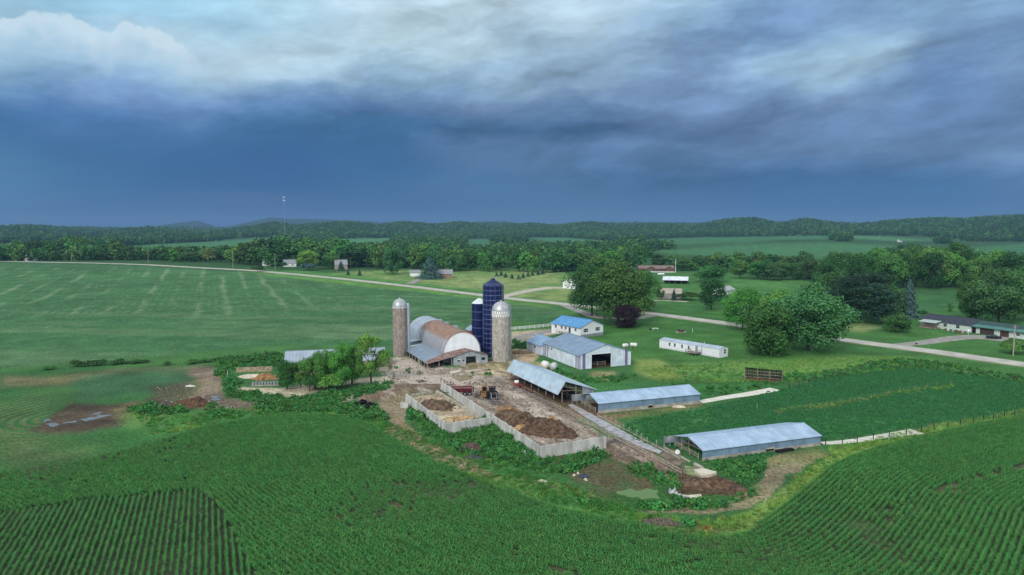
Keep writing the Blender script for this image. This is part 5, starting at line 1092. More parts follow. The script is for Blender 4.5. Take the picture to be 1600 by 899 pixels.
# ---- open-front board windbreak
root, L = bld('windbreak', 'dark open-fronted board windbreak with three bays in the meadow', 'windbreak', G(1163.8, 594), G(1222, 598.5))
b = MB(); nb = 22
for i in range(nb): b.box(i * L / nb + .03, (i + 1) * L / nb - .03, .75, .82, .55, 3.25 - .25 * (i / nb))
b.obj('boards', m_wood_dark, root)
f = MB(); 
for i in range(4): x = i * L / 3; f.box(x - .08, x + .08, .5, .66, -.1, 3.3); f.bar((x, .6, 2.6), (x, -.5, .0), .06) if i in (1, 2) else None
for z in (.8, 1.6, 2.4): f.box(0, L, .66, .745, z, z + .14)
f.obj('frame', m_wood, root); rf = MB().slab([(-.2, .2, 3.42), (L + .2, .2, 3.2), (L + .2, 1.2, 3.0), (-.2, 1.2, 3.25)], .06).obj('roof', m_wood_dark, root)
MB().box(.2, L - .2, -.2, .7, -.1, .55).obj('feed_bunk', mat('rust_earth', '#6d4d3a', .95, var=.2, scale=2), root)

# ---- barn complex
O = Vector((-20.1, 199.0, 0)); bx_ = Vector((.915, .403, 0))
root = thing('barn', 'round-arched dairy barn with rusty roof, white arched gable and low lean-to sheds', 'barn', (O.x, O.y, gz(O.x, O.y) - .05), math.atan2(bx_.y, bx_.x))
def arch(cx, hw, z0, zt, n=20, pw=1.0):
    return [(cx - hw * math.cos(math.pi * i / n), z0 + (zt - z0) * (math.sin(math.pi * i / n) ** pw)) for i in range(n + 1)]
def vault(name, cx, hw, z0, zt, y0, y1, m, ov=.25, split=None):
    pr = arch(cx, hw, z0, zt, 24, .92); mb = MB(); vs_ = []
    ny = 12
    for j in range(ny + 1):
        y = y0 - ov + (y1 - y0 + 2 * ov) * j / ny
        vs_ += [(x, y, z + .05 * math.sin(j * 1.7) * (j not in (0, ny))) for x, z in pr] + [(cx + (x - cx) * .975, y, (z - z0) * .975 + z0 - .02) for x, z in pr]
    n = len(pr); fs = []
    for j in range(ny):
        a = j * 2 * n; b_ = a + 2 * n; fs += [(a + i, a + i + 1, b_ + i + 1, b_ + i) for i in range(n - 1)] + [(a + n + i, b_ + n + i, b_ + n + i + 1, a + n + i + 1) for i in range(n - 1)]
    for e in (0, ny * 2 * n): fs += [(e + i, e + n + i, e + n + i + 1, e + i + 1) for i in range(n - 1)]
    mb.add(vs_, fs, True); return mb.obj(name, m, root)
# rust confined to the upper part of the arch through height
mr_ = bpy.data.materials.new('arch_roof_rusting'); mr_.use_nodes = True; t = mr_.node_tree; b = t.nodes['Principled BSDF']; b.inputs['Roughness'].default_value = .6; b.inputs['Metallic'].default_value = .2
tcn = t.nodes.new('ShaderNodeTexCoord'); s = t.nodes.new('ShaderNodeSeparateXYZ'); t.links.new(tcn.outputs['Object'], s.inputs[0])
nz = t.nodes.new('ShaderNodeTexNoise'); nz.inputs['Scale'].default_value = .9; nz.inputs['Detail'].default_value = 9; nz.inputs['Roughness'].default_value = .72; t.links.new(tcn.outputs['Object'], nz.inputs['Vector'])
ad = t.nodes.new('ShaderNodeMath'); ad.operation = 'MULTIPLY_ADD'; t.links.new(nz.outputs[0], ad.inputs[0]); ad.inputs[1].default_value = 4.0; t.links.new(s.outputs[2], ad.inputs[2])
mr2 = t.nodes.new('ShaderNodeMapRange'); mr2.inputs[1].default_value = 8.3; mr2.inputs[2].default_value = 9.3; t.links.new(ad.outputs[0], mr2.inputs[0])
cr = t.nodes.new('ShaderNodeValToRGB'); t.links.new(nz.outputs[0], cr.inputs[0]); cr.color_ramp.elements[0].position = .38; cr.color_ramp.elements[0].color = (*C('#82604f'), 1); cr.color_ramp.elements[1].position = .62; cr.color_ramp.elements[1].color = (*C('#aa8a74'), 1)
nz2 = t.nodes.new('ShaderNodeTexNoise'); nz2.inputs['Scale'].default_value = 2.2; nz2.inputs['Detail'].default_value = 6; t.links.new(tcn.outputs['Object'], nz2.inputs['Vector'])
c2 = t.nodes.new('ShaderNodeValToRGB'); t.links.new(nz2.outputs[0], c2.inputs[0]); c2.color_ramp.elements[0].position = .3; c2.color_ramp.elements[0].color = (*C('#8b8b92'), 1); c2.color_ramp.elements[1].position = .7; c2.color_ramp.elements[1].color = (*C('#b3b3b8'), 1)
fy = t.nodes.new('ShaderNodeMath'); fy.operation = 'MULTIPLY'; fy.inputs[1].default_value = 1.25; t.links.new(s.outputs[1], fy.inputs[0]); fr = t.nodes.new('ShaderNodeMath'); fr.operation = 'FRACT'; t.links.new(fy.outputs[0], fr.inputs[0])
lt = t.nodes.new('ShaderNodeMath'); lt.operation = 'LESS_THAN'; lt.inputs[1].default_value = .14; t.links.new(fr.outputs[0], lt.inputs[0]); ml_ = t.nodes.new('ShaderNodeMath'); ml_.operation = 'MULTIPLY_ADD'; ml_.inputs[1].default_value = -.14; ml_.inputs[2].default_value = 1; t.links.new(lt.outputs[0], ml_.inputs[0])
mx = t.nodes.new('ShaderNodeMix'); mx.data_type = 'RGBA'; t.links.new(mr2.outputs[0], mx.inputs[0]); t.links.new(c2.outputs[0], mx.inputs[6]); t.links.new(cr.outputs[0], mx.inputs[7])
vs = t.nodes.new('ShaderNodeVectorMath'); vs.operation = 'SCALE'; t.links.new(mx.outputs[2], vs.inputs[0]); t.links.new(ml_.outputs[0], vs.inputs[3]); t.links.new(vs.outputs[0], b.inputs['Base Color'])
cxb = 5.55; vault('arched_roof', cxb, 6.0, 2.5, 9.2, 0, 26, mr_)
vault('rear_arched_roof', cxb - .1, 6.5, 2.5, 9.35, 26.6, 37.2, m_arch)
def archwall(name, cx, hw, z0, zt, y0, y1, m):
    pr = arch(cx, hw, z0, zt, 24, .92); n = len(pr); mb = MB(); mb.add([(x, y0, z) for x, z in pr] + [(x, y1, z) for x, z in pr], [tuple(range(n)), tuple(range(2 * n - 1, n - 1, -1))]); return mb.obj(name, m, root)
archwall('gable_wall', cxb, 5.8, 2.5, 9.0, .0, .15, m_white_metal); archwall('rear_gable_wall', cxb, 5.8, 2.5, 9.0, 36.8, 37.0, m_white_metal); archwall('front_gable_wall', cxb - .1, 6.3, 2.5, 9.1, 26.45, 26.6, m_white_metal)
lw = MB(); lw.box(-.25, 11.35, .2, 37, 0, 2.6); lw.obj('wall', m_old_sid, root)
for (y, nm) in ((10, 'ridge_vent'), (18.5, 'ridge_vent'), (25.5, 'ridge_vent')):
    v = MB(); v.box(cxb + .9, cxb + 2.1, y - .9, y + .9, 8.6, 9.45); v.obj('ridge_vent', m_arch, root)
# front lean-to with its gable, door, windows and porch
f = MB(); tpf = lambda x: 2.35 + (4.05 - 2.35) * (1 - abs(x - 6.4) / (6.4 if x < 6.4 else 5.8)) if x > 0 else 2.35
f.wallx(1.6, 12.2, -4.2, -4.05, tpf, [(5.4, 8.5, 0, 2.25), (2.5, 3.9, .95, 1.75), (4.3, 4.8, .95, 1.5), (10.2, 11.4, .9, 1.7)], 0, (6.4,)); f.wally(-4.05, 0, 12.05, 12.2, lambda y: 2.35); f.wally(-4.05, 0, 1.6, 1.75, lambda y: 2.75); f.obj('front_wall', panels('faded_grey_siding', '#a7b1b8', .5, 0, .7, .1, var=.2), root)
wd0 = MB().box(2.5, 3.9, -4.12, -4.08, .95, 1.75).obj('window', m_vinyl2, root); MB().box(2.7, 3.7, -4.15, -4.12, 1.0, 1.45).obj('pane', m_glass, wd0)
sd = MB().box(8.6, 9.6, -4.27, -4.21, .05, 2.3); sd.obj('door', mat('faded_door', '#b5b8bb', .7, var=.15), root)
r1 = MB(); r1.slab([(6.4, -4.6, 4.15), (6.4, -.02, 4.15), (-.5, -.02, 2.95), (-7.3, -4.6, 1.75), (-7.3, -6.9, 1.6), (1.0, -4.6, 2.6)], .07); r1.obj('porch_roof', m_rust2, root)
r2 = MB(); r2.slab([(6.4, -4.6, 4.16), (12.6, -4.6, 2.3), (12.6, -.02, 2.3), (6.4, -.02, 4.16)], .07); r2.obj('lean_to_roof', m_rust2, root)
r3 = MB(); r3.slab([(-.35, 0, 2.95), (-.35, 19.6, 2.95), (-7.3, 18.5, 1.75), (-7.3, -4.58, 1.75)], .07)
for i in range(20):
    y = -3.6 + i * 1.1; yy = max(y, .05); r3.slab([(-.36, yy, 3.0), (-.36, yy + .06, 3.0), (-7.3, y + .06, 1.80), (-7.3, y, 1.80)], .05) if y > 0 else None
r3.obj('side_roof', panels('dull_steel_roof', '#93a3b2', .8, 1, .45, .3), root)
pp = MB()
for i, (x, y) in enumerate(((-7.0, -6.4), (-7.0, -3.4), (-7, -.2), (-7, 3), (-7, 6.2), (-7, 9.4), (-7, 12.6), (-7, 15.8), (-7, 18.2), (-3.2, -5.3), (.9, -4.4))): pp.box(x - .08, x + .08, y - .08, y + .08, -.1, 1.7 if x < -5 else (2.1 if x < 0 else 2.5))
pp.obj('post', m_wood_pale, root) if False else None
for k in range(0, len(pp.v), 8):
    q = MB(); q.add(pp.v[k:k + 8], [(0, 3, 2, 1), (4, 5, 6, 7), (0, 1, 5, 4), (1, 2, 6, 5), (2, 3, 7, 6), (3, 0, 4, 7)]); q.obj('post', m_wood_pale, root)
sw = MB(); sw.wally(-3.3, 18, -6.92, -6.86, lambda y: .95, [(2, 3, 0, .95), (9, 10.2, 0, .95)]); sw.obj('half_wall', m_wood_dark, root)
db = MB(); db.box(-6.8, -.3, .1, 18.2, .03, .08); db.obj('floor', m_earth, root)
hp = MB(); hp.box(-7.05, -6.95, 1.2, 2.8, .2, 1.5); hp.obj('hung_panel', mat('mossy_panel', '#8f9a80', .8, var=.2), root)
# little roofs tucked between barn and silo
for (x, y, w_, l_, z, mm, nm) in ((-5.4, 22.3, 5.2, 4.2, 2.9, m_galv, 'small_shed'), (-5.6, 19.4, 5.6, 2.2, 2.0, m_white_roof, 'milk_house')):
    rr_ = MB(); rr_.slab([(x, y, z), (x + w_, y, z + .7), (x + w_, y + l_, z + .7), (x, y + l_, z)], .1); ro_ = rr_.obj(nm + '_roof', mm, root); ww = MB().box(x + .2, x + w_ - .2, y + .2, y + l_ - .2, 0, z - .05); ww.obj(nm + '_wall', m_old_sid, root)

# small red barn behind
root = thing('red_shed', 'little red board shed with grey roof behind the arched barn', 'shed', (-14.9, 243, gz(-14.9, 243)), .42)
gable_y(root, 3.6, 5, 2.9, 4.2, m_red, m_red, m_galv_y, fholes=[(1.2, 2.4, 0, 2.1)], ov=.25); MB().box(1.2, 2.4, .02, .08, 0, 2.1).obj('door', m_trim, root)

# ---- silos
def stave_mat(name, c1, c2, ring=.75, seed=0.0, nst=36):
    m = mat(name, c1, .95, var=.15, scale=2.2, detail=8, col2=c2, bump=0, stretch=(1, 1, .35)); t = m.node_tree; b = t.nodes['Principled BSDF']; src = b.inputs['Base Color'].links[0].from_socket
    tcn = next(n for n in t.nodes if n.type == 'TEX_COORD'); s = t.nodes.new('ShaderNodeSeparateXYZ'); t.links.new(tcn.outputs['Object'], s.inputs[0])
    at_ = t.nodes.new('ShaderNodeMath'); at_.operation = 'ARCTAN2'; t.links.new(s.outputs[0], at_.inputs[0]); t.links.new(s.outputs[1], at_.inputs[1])
    br = t.nodes.new('ShaderNodeTexBrick'); cm_ = t.nodes.new('ShaderNodeCombineXYZ'); ml = t.nodes.new('ShaderNodeMath'); ml.operation = 'MULTIPLY'; ml.inputs[1].default_value = nst / 6.2832; t.links.new(at_.outputs[0], ml.inputs[0])
    mz = t.nodes.new('ShaderNodeMath'); mz.operation = 'MULTIPLY'; mz.inputs[1].default_value = 1 / ring; t.links.new(s.outputs[2], mz.inputs[0]); t.links.new(ml.outputs[0], cm_.inputs[1]); t.links.new(mz.outputs[0], cm_.inputs[0]); t.links.new(cm_.outputs[0], br.inputs[0])
    br.inputs['Scale'].default_value = 1; br.inputs['Brick Width'].default_value = 1; br.inputs['Row Height'].default_value = 1; br.inputs['Mortar Size'].default_value = .07; br.inputs['Color1'].default_value = (1, 1, 1, 1); br.inputs['Color2'].default_value = (.62, .62, .62, 1); br.inputs['Mortar'].default_value = (.62, .62, .64, 1)
    mx = t.nodes.new('ShaderNodeMix'); mx.data_type = 'RGBA'; mx.blend_type = 'MULTIPLY'; mx.inputs[0].default_value = 1; t.links.new(src, mx.inputs[6]); t.links.new(br.outputs[0], mx.inputs[7]); t.links.new(mx.outputs[2], b.inputs['Base Color']); return m
m_dome = mat('dull_aluminium', '#bcbfc0', .45, .5, var=.12, scale=1, detail=6)
def stave_silo(x, y, r, hc, ht, label, m, chute_ang, band, chute=True):
    rt = thing('stave_silo', label, 'silo', (x, y, gz(x, y) - .1)); MB().lathe([(r, 0), (r, hc)], 48).obj('wall', m, rt)
    hp_ = MB()
    z = .5
    while z < hc - .2: hp_.lathe([(r + .012, z), (r + .035, z + .02), (r + .012, z + .04)], 40); z += .38 if z < hc * .5 else .75
    hp_.obj('hoops', mat('steel_hoop', '#8f8a83', .6, .3, var=.2), rt)
    d = MB(); n = 10; d.lathe([(r * 1.02 * math.cos(i * math.pi / 2 / n), hc + .02 + (ht - hc) * math.sin(i * math.pi / 2 / n)) for i in range(n)] + [(.001, ht + .02)], 32, smooth=False); dm = d.obj('dome', m_dome, rt)
    MB().lathe([(.001, ht + .35), (.22, ht + .3), (.22, ht - .1)], 8).obj('finial', m_dome, rt)
    if band:      # white checker blocks below the dome
        c = MB(); nb = 26
        for i in range(nb):
            a = 2 * math.pi * i / nb; up_ = i % 2
            for (q, z0, z1) in (((0, hc - .9, hc - .02), (1, hc - 1.75, hc - .95)) if band > 1 else ((0, hc - .5, hc - .05),)):
                aa = a + (q * math.pi / nb); w2 = .55 * math.pi / nb
                c.add([((r + s_) * math.cos(aa + e), (r + s_) * math.sin(aa + e), z_) for s_ in (.0, .04) for z_ in (z0, z1) for e in (-w2, w2)], [(4, 5, 7, 6), (0, 2, 3, 1), (0, 1, 5, 4), (2, 6, 7, 3), (0, 4, 6, 2), (1, 3, 7, 5)])
        c.obj('checker_band', m_trim, rt)
    ca, sa = math.cos(chute_ang), math.sin(chute_ang)
    if chute:
        MB().lathe([(.62, .8), (.62, hc + .3), (.3, hc + .9), (.001, hc + 1.0)], 14, ((r + .35) * ca, (r + .35) * sa)).obj('chute', m_arch, rt)
    else:
        l = MB(); ex, ey = -sa * .2, ca * .2; bx2, by2 = (r + .15) * ca, (r + .15) * sa
        for q in (-1, 1): l.bar((bx2 + ex * q, by2 + ey * q, .6), (bx2 + ex * q, by2 + ey * q, hc + .4), .035)
        for i in range(int(hc / .45)): l.bar((bx2 - ex, by2 - ey, .8 + i * .45), (bx2 + ex, by2 + ey, .8 + i * .45), .02)
        l.obj('ladder', m_pipe, rt); MB().path([(bx2 * 1.06, by2 * 1.06, .5), (bx2 * 1.06, by2 * 1.06, hc + 1.2), (bx2 * .8, by2 * .8, hc + 2.1), (bx2 * .4, by2 * .4, ht + .1)], .1, 6).obj('filler_pipe', m_pipe, rt)
    return rt
stave_silo(-35.0, 211.3, 2.2, 15.6, 17.9, 'brownish concrete stave silo with white chute, standing alone at the barnyard corner', stave_mat('brown_staves', '#b8aaa0', '#9a8d83'), math.radians(12), 1)
stave_silo(-3.3, 203.2, 2.72, 15.3, 18.0, 'pale concrete stave silo with silver dome and white checkered band beside the blue silo', stave_mat('pale_staves', '#cfcac0', '#b0a99e'), math.radians(-12), 2, False)
def glass_silo(x, y, r, hc, ht, label, roof, seams, pipe):
    rt = thing('blue_silo', label, 'silo', (x, y, gz(x, y) - .1)); m = mat('navy_enamel', '#111d54', .3, .1, var=.15, scale=.5, detail=4, spec=.5)
    MB().lathe([(r, 0), (r, hc)], 40).obj('wall', m, rt); s = MB(); nz_ = int(round(hc / 1.45 / (1 if pipe else 1.9)))
    for i in range(1, nz_ + 1): z = i * hc / nz_ - .05; s.lathe([(r + .005, z - .05), (r + .03, z), (r + .005, z + .05)], 40)
    for k in range(seams): a = 2 * math.pi * k / seams; s.bar(((r + .005) * math.cos(a), (r + .005) * math.sin(a), 0), ((r + .005) * math.cos(a), (r + .005) * math.sin(a), hc), .03)
    s.obj('seam', mat('pale_seam', '#7f8db0', .5, .2, var=.1), rt)
    rf = MB(); rf.lathe([(r + .06, hc), (r * .98, hc + .12), (r * .55, hc + (ht - hc) * .62), (r * .2, ht), (.001, ht + .02)], 20, smooth=False); rf.obj('roof', roof, rt)
    if pipe:
        e = r + .25; a = math.radians(-15); ca, sa = math.cos(a), math.sin(a); pts = [(e * ca, e * sa, .4), (e * ca, e * sa, hc)] + [(e * ca * (1 - t), e * sa * (1 - t), hc + (ht + .9 - hc) * math.sin(min(1, t * 1.6) * math.pi / 2)) for t in (.15, .35, .6, .85)] + [(0, 0, ht)]
        MB().path(pts, .11, 6).obj('gooseneck_pipe', m_pipe, rt)
        l = MB(); a2 = math.radians(-35); ca, sa = math.cos(a2), math.sin(a2)
        for q in (-1, 1): l.bar((e * ca - sa * .22 * q, e * sa + ca * .22 * q, .5), (e * ca - sa * .22 * q, e * sa + ca * .22 * q, hc + .8), .03)
        for i in range(46): l.bar((e * ca + sa * .22, e * sa - ca * .22, .6 + i * .48), (e * ca - sa * .22, e * sa + ca * .22, .6 + i * .48), .02)
        l.obj('ladder', m_pipe, rt); MB().lathe([(r * .2, ht - .05), (r * .2, ht + .35), (.001, ht + .5)], 12).obj('hatch', roof, rt)
        rl = MB().lathe([(r + .03, hc + .5), (r + .07, hc + .53), (r + .03, hc + .56)], 30); [rl.bar(((r + .05) * math.cos(k * .52), (r + .05) * math.sin(k * .52), hc), ((r + .05) * math.cos(k * .52), (r + .05) * math.sin(k * .52), hc + .55), .02) for k in range(12)]; rl.obj('guard_rail', m_pipe, rt)
    return rt
glass_silo(-5.9, 211.5, 3.2, 22.2, 23.9, 'tall navy blue silo with pale seams and a curved pipe over its top', mat('navy_roof', '#1c2c5c', .4, .1, var=.1), 14, True)
glass_silo(-10.6, 220.0, 2.45, 15.6, 17.1, 'shorter navy blue silo with white cone roof tucked behind the tall blue one', m_white_roof, 3, False)

# ---- long silver shed behind the tree row
root, L = bld('cattle_shed', 'long low shed with silvery gable roof behind the row of trees', 'shed', (-62.5, 185.6), (-36.3, 192.0))
gable(root, L, 10, 2.6, 5.1, m_old_sid, m_galv, {'f': [(2, 7, .9, 2.3), (9, 14, .9, 2.3), (16, 21, .9, 2.3)]}, rib=1, base=.5, mwy=mat('brown_end_boards', '#75685c', .9, var=.2))
fb = MB(); fb.box(1, L + .8, -4.6, -4.2, 0, .6); fb.box(1, L + .8, -3.6, -3.3, 0, 1.0); fb.obj('feed_bunk', m_conc_base, root)
MB().slab([(0.5, -3.4, 2.05), (L + .6, -3.4, 2.05), (L + .6, -.4, 2.3), (.5, -.4, 2.3)], .07).obj('awning', mat('brown_awning', '#8b7c6f', .8, var=.2), root)
for i in range(7): MB().box(.8 + i * 4.1, .95 + i * 4.1, -3.3, -3.15, 0, 2.0).obj('post', m_wood_pale, root)

# ---- across the road
def simple_house(name, label, A, B, W, E, R, mw, mr, cat='house', wins=(), doors=(), rights=(), ov=.4, group=None, chimney=None):
    rt, L = bld(name, label, cat, A, B, group); gable(rt, L, W, E, R, mw, mr, ov=ov, ovx=ov)
    for (x, z, w_, h) in wins: window(rt, x * L, 0, z, w_, h, 'y')
    for (y, z, w_, h) in rights: window(rt, y * W, L, z, w_, h, 'x', sgn=1)
    for (x, w_, h, m) in doors: MB().box(x * L, x * L + w_, -.05, 0, .02, h).obj('door', m, rt)
    if chimney: MB().box(L * chimney - .4, L * chimney + .4, W * .45, W * .45 + .8, E, R + .9).obj('chimney', m_brick, rt)
    return rt
# ranch house with garage wing
A = Vector((165.8, 274.6, 0)); B = Vector((174.5, 257.0, 0)); rt, L = bld('ranch_house', 'long low ranch house with slate roof, teal garage roof and two brown garage doors', 'house', A, B)
gable(rt, L, 9.5, 2.9, 4.9, mat('pale_green_siding', '#c9d3cd', .7, var=.08), m_dark_roof, ov=.5)
for x in (9.8, 14.6): window(rt, x, 0, 1.1, 1.4, 1.2, 'y')
L2 = 20
g = MB(); x0 = L + .3; wl = MB().wallx(x0, x0 + L2, .3, .45, lambda x: 2.9, [(x0 + 2.6, x0 + 7.6, 0, 2.3), (x0 + 9.6, x0 + 12.6, 0, 2.3)]); wl.wallx(x0, x0 + L2, 8.8, 8.95, lambda x: 2.9); wl.wally(.45, 8.8, x0 + L2 - .15, x0 + L2, lambda y: 2.9 + 1.6 * (1 - abs(y - 4.6) / 4.3), (), 0, (4.6,)); wl.obj('garage_wall', MATS['pale_green_siding'], rt)
r = MB(); r.slab([(x0, -.9, 2.75), (x0 + L2 + .4, -.9, 2.75), (x0 + L2 + .4, 1.6, 3.35), (x0, 1.6, 3.35)], .12); r.obj('eave_roof', m_teal_roof, rt)
r = MB(); r.slab([(x0, 1.62, 3.4), (x0 + L2 + .4, 1.62, 3.4), (x0 + L2 + .4, 4.6, 4.6), (x0, 4.6, 4.6)], .12); r.slab([(x0, 4.6, 4.6), (x0 + L2 + .4, 4.6, 4.6), (x0 + L2 + .4, 9.4, 2.8), (x0, 9.4, 2.8)], .12); r.obj('garage_roof', m_teal_dark, rt)
MB().box(x0 + 2.6, x0 + 7.6, .36, .42, 0, 2.3).obj('garage_door', m_gar, rt); MB().box(x0 + 9.6, x0 + 12.6, .36, .42, 0, 2.3).obj('garage_door', m_gar, rt)
window(rt, x0 + 15.6, .3, 1.1, 1.2, .9, 'y'); MB().box(x0 - .05, x0 + 1.2, .2, .28, .1, 2.2).obj('door', m_dark, rt)
p = MB(); p.box(1.5, 8, -3.4, -.1, 0, .5); p.obj('porch', m_wood, rt); p = MB(); p.slab([(1.2, -3.8, 2.5), (8.3, -3.8, 2.5), (8.3, .4, 3.1), (1.2, .4, 3.1)], .1); p.obj('porch_roof', mat('porch_metal', '#a9b9b2', .6, var=.1), rt)
p = MB(); [p.bar((x, -3.3, .5), (x, -3.3, 2.5), .07) for x in (1.6, 3.7, 5.8, 7.9)]; [p.bar((1.6, -3.3, z), (7.9, -3.3, z), .05) for z in (.9, 1.3)]; [p.bar((1.6 + i * .35, -3.3, .5), (1.6 + i * .35, -3.3, 1.3), .03) for i in range(18)]; p.obj('porch_railing', mat('red_brown_rail', '#8e5f50', .8, var=.2), rt)
# white pole building, brown house, others
def at(px, py): v_ = G(px, py); return v_
A = at(879.5, 451); B = at(897.5, 452.5); d = (B - A); 
rt = thing('pole_building', 'white pole building with sliding door at the end of the pale driveway', 'building', (A.x, A.y, gz(A.x, A.y)), math.atan2(d.y, d.x) + .32)
gable_y(rt, 8.6, 20, 4.1, 6.2, m_white_metal, m_white_metal, m_white_roof, ov=.3, ribp=1.5); MB().box(1.4, 4.6, -.05, 0, 0, 3.4).obj('sliding_door', m_vinyl2, rt); MB().box(6.4, 7.4, -.05, 0, 0, 2.1).obj('door', m_trim, rt)
rt, L = bld('brown_house', 'low dark brown house with three front gables on the far lawn', 'house', at(997, 425), at(1053, 425.5)); L0 = L
gable(rt, L, 10, 3.3, 5.6, m_brown_sid, m_brown_roof, ov=.5)
for (x0, w_) in ((.30, 9), (.80, 9)):
    xx = L * x0 - w_ / 2 + 2; f = MB(); f.wallx(xx, xx + w_, -3.2, -3.05, lambda x: 3.2 + 1.9 * (1 - abs(x - xx - w_ / 2) / (w_ / 2)), (), 0, (xx + w_ / 2,)); f.box(xx, xx + .15, -3.05, 0, 0, 3.2); f.box(xx + w_ - .15, xx + w_, -3.05, 0, 0, 3.2); f.obj('gable_wall', m_brown_sid, rt)
    r = MB(); r.slab([(xx - .4, -3.6, 3.1), (xx + w_ / 2, -3.6, 5.25), (xx + w_ / 2, 4, 5.25), (xx - .4, 4, 3.1)][::-1], .1); r.slab([(xx + w_ / 2, -3.6, 5.25), (xx + w_ + .4, -3.6, 3.1), (xx + w_ + .4, 4, 3.1), (xx + w_ / 2, 4, 5.25)][::-1], .1); r.obj('gable_roof', m_brown_roof, rt)
MB().box(-.1, L + .1, -3.4, -3.25, 0, .7).obj('foundation', m_trim, rt); window(rt, L * .55, 0, 1.2, 2, 1.3, 'y'); window(rt, L * .3 + 1.5, -3.2, 1.2, 1.8, 1.3, 'y')
rt, L = bld('open_shelter', 'wide white-roofed open shelter on the slope above the small grey barn', 'shelter', at(1036, 443.5), at(1074, 444.5)); r = MB(); roofslabs(r, L, 12, 2.8, 4.9, .5, .5); r.obj('roof', m_white_roof, rt)
for i in range(5):
    for y in (.2, 11.8): MB().box(i * L / 4 - .1, i * L / 4 + .1, y - .1, y + .1, -.2, 2.8).obj('post', m_wood, rt)
MB().wallx(0, L, 11.6, 11.75, lambda x: 2.7).obj('back_wall', m_wood_dark, rt)
A = at(1030, 467); rt = thing('small_barn', 'small weathered grey barn with patchy tan roof and white end', 'barn', (A.x, A.y, gz(A.x, A.y)), -.25)
gable(rt, 12, 8, 3.2, 5.6, mat('grey_boards', '#9a9591', .9, var=.2), mat('patchy_roof', '#b0a48f', .8, var=.2, scale=.8, col2='#8f8d8c'), mwy=m_vinyl2)
simple_house('small_white_house', 'small white house with grey roof half hidden behind the round dark tree', at(1131, 462), at(1148, 459), 7, 2.9, 4.6, m_vinyl2, mat('light_grey_roof', '#a9adb2', .8, var=.1), wins=((.4, 1.1, 1, 1), (.75, 1.1, 1, 1)), rights=((.5, 1.1, 1, 1),))
# far roadside houses
def far_house(name, label, px0, px1, yb, W, E, R, mw, mr, Y=None, **k):
    if Y: A = Vector((ray(px0, yb)[0] * Y, Y, 0)); B = Vector((ray(px1, yb)[0] * Y, Y, 0))
    else: A = at(px0, yb); B = at(px1, yb)
    return simple_house(name, label, A, B, W, E, R, mw, mr, **k)
far_house('white_garage', 'white garage beside the wide blue spruce across the road', 640.5, 656.5, 432, 9, 3.0, 4.8, m_vinyl2, mat('grey_shingles', '#8e9196', .9, var=.1), doors=((.15, 4.5, 2.4, m_trim),))
far_house('brick_house', 'tan brick house end showing past the wide blue spruce', 684, 707, 435, 9, 3.6, 6.6, m_brick, MATS['grey_shingles'], rights=(), wins=((.85, 1.3, 1, 1.2),))
far_house('grey_house', 'grey gabled house standing among dark conifers beyond the road', 524, 543, 421.5, 12, 4.6, 8.6, mat('tan_grey_siding', '#a39c92', .8, var=.08), MATS['grey_shingles'], chimney=.3, wins=((.5, 1.5, 1.2, 1.2),))
far_house('white_house', 'white house under tall trees with a flagpole-thin utility pole before it', 412.5, 424, 416, 9, 3.2, 5.6, m_vinyl2, MATS['light_grey_roof'], wins=((.5, 1.2, 1.2, 1.1),))
far_house('white_farm_house', 'second white house under tall trees, wider and with a dark porch roof', 444, 463, 417, 10, 3.6, 6.6, m_vinyl2, MATS['grey_shingles'], wins=((.3, 1.2, 1.2, 1.1), (.7, 1.2, 1.2, 1.1)), chimney=.6)
far_house('tiny_white_house', 'tiny white house alone at the far end of the streaked field', 36.5, 50, 410, 9, 3.6, 6.2, m_vinyl2, MATS['light_grey_roof'], Y=720, wins=((.4, 1.2, 1.2, 1.1),))
def far_thing(px, py, Y): return Vector((ray(px, py)[0] * Y, Y, 0))
v = far_thing(927.5, 385, 1150); rt = thing('storage_dome', 'small white domed silo rising from the far woods', 'silo', (v.x, v.y, gz(v.x, v.y))); MB().lathe([(3, 0), (3, ztop(927, 383, 1150) - gz(v.x, v.y))], 20).obj('wall', m_trim, rt); zz = ztop(927, 383, 1150) - gz(v.x, v.y); MB().lathe([(3 * math.cos(i * .26), zz + 3 * math.sin(i * .26)) for i in range(6)] + [(.001, zz + 3)], 20).obj('dome', m_trim, rt)
v = far_thing(938, 393, 1060); v2 = far_thing(946, 393, 1060); rt = simple_house('distant_farmhouse', 'distant white farmhouse below the small white domed silo', v, v2, 7, 3, 5, m_vinyl2, MATS['light_grey_roof']); rt.location.z = ztop(941, 394, 1060); MB().box(0.1, 7.5, .2, 6.8, -8, 0).obj('foundation', m_conc_base, rt)
v = far_thing(1402.5, 383, 1500)
for k, (px, top) in enumerate(((1403.5, 374.5), (1407.5, 376.5))):
    v = far_thing(px, 383, 1500); rt = thing('distant_silo', ['taller of two distant white silos on the hillside field', 'shorter of two distant white silos on the hillside field'][k], 'silo', (v.x, v.y, gz(v.x, v.y))); h = ztop(px, top, 1500) - gz(v.x, v.y); MB().lathe([(2.6, 0), (2.6, h - 2), (1.4, h - .5), (.001, h)], 16).obj('wall', mat('silo_grey', '#b9bdc0', .7, var=.1), rt)
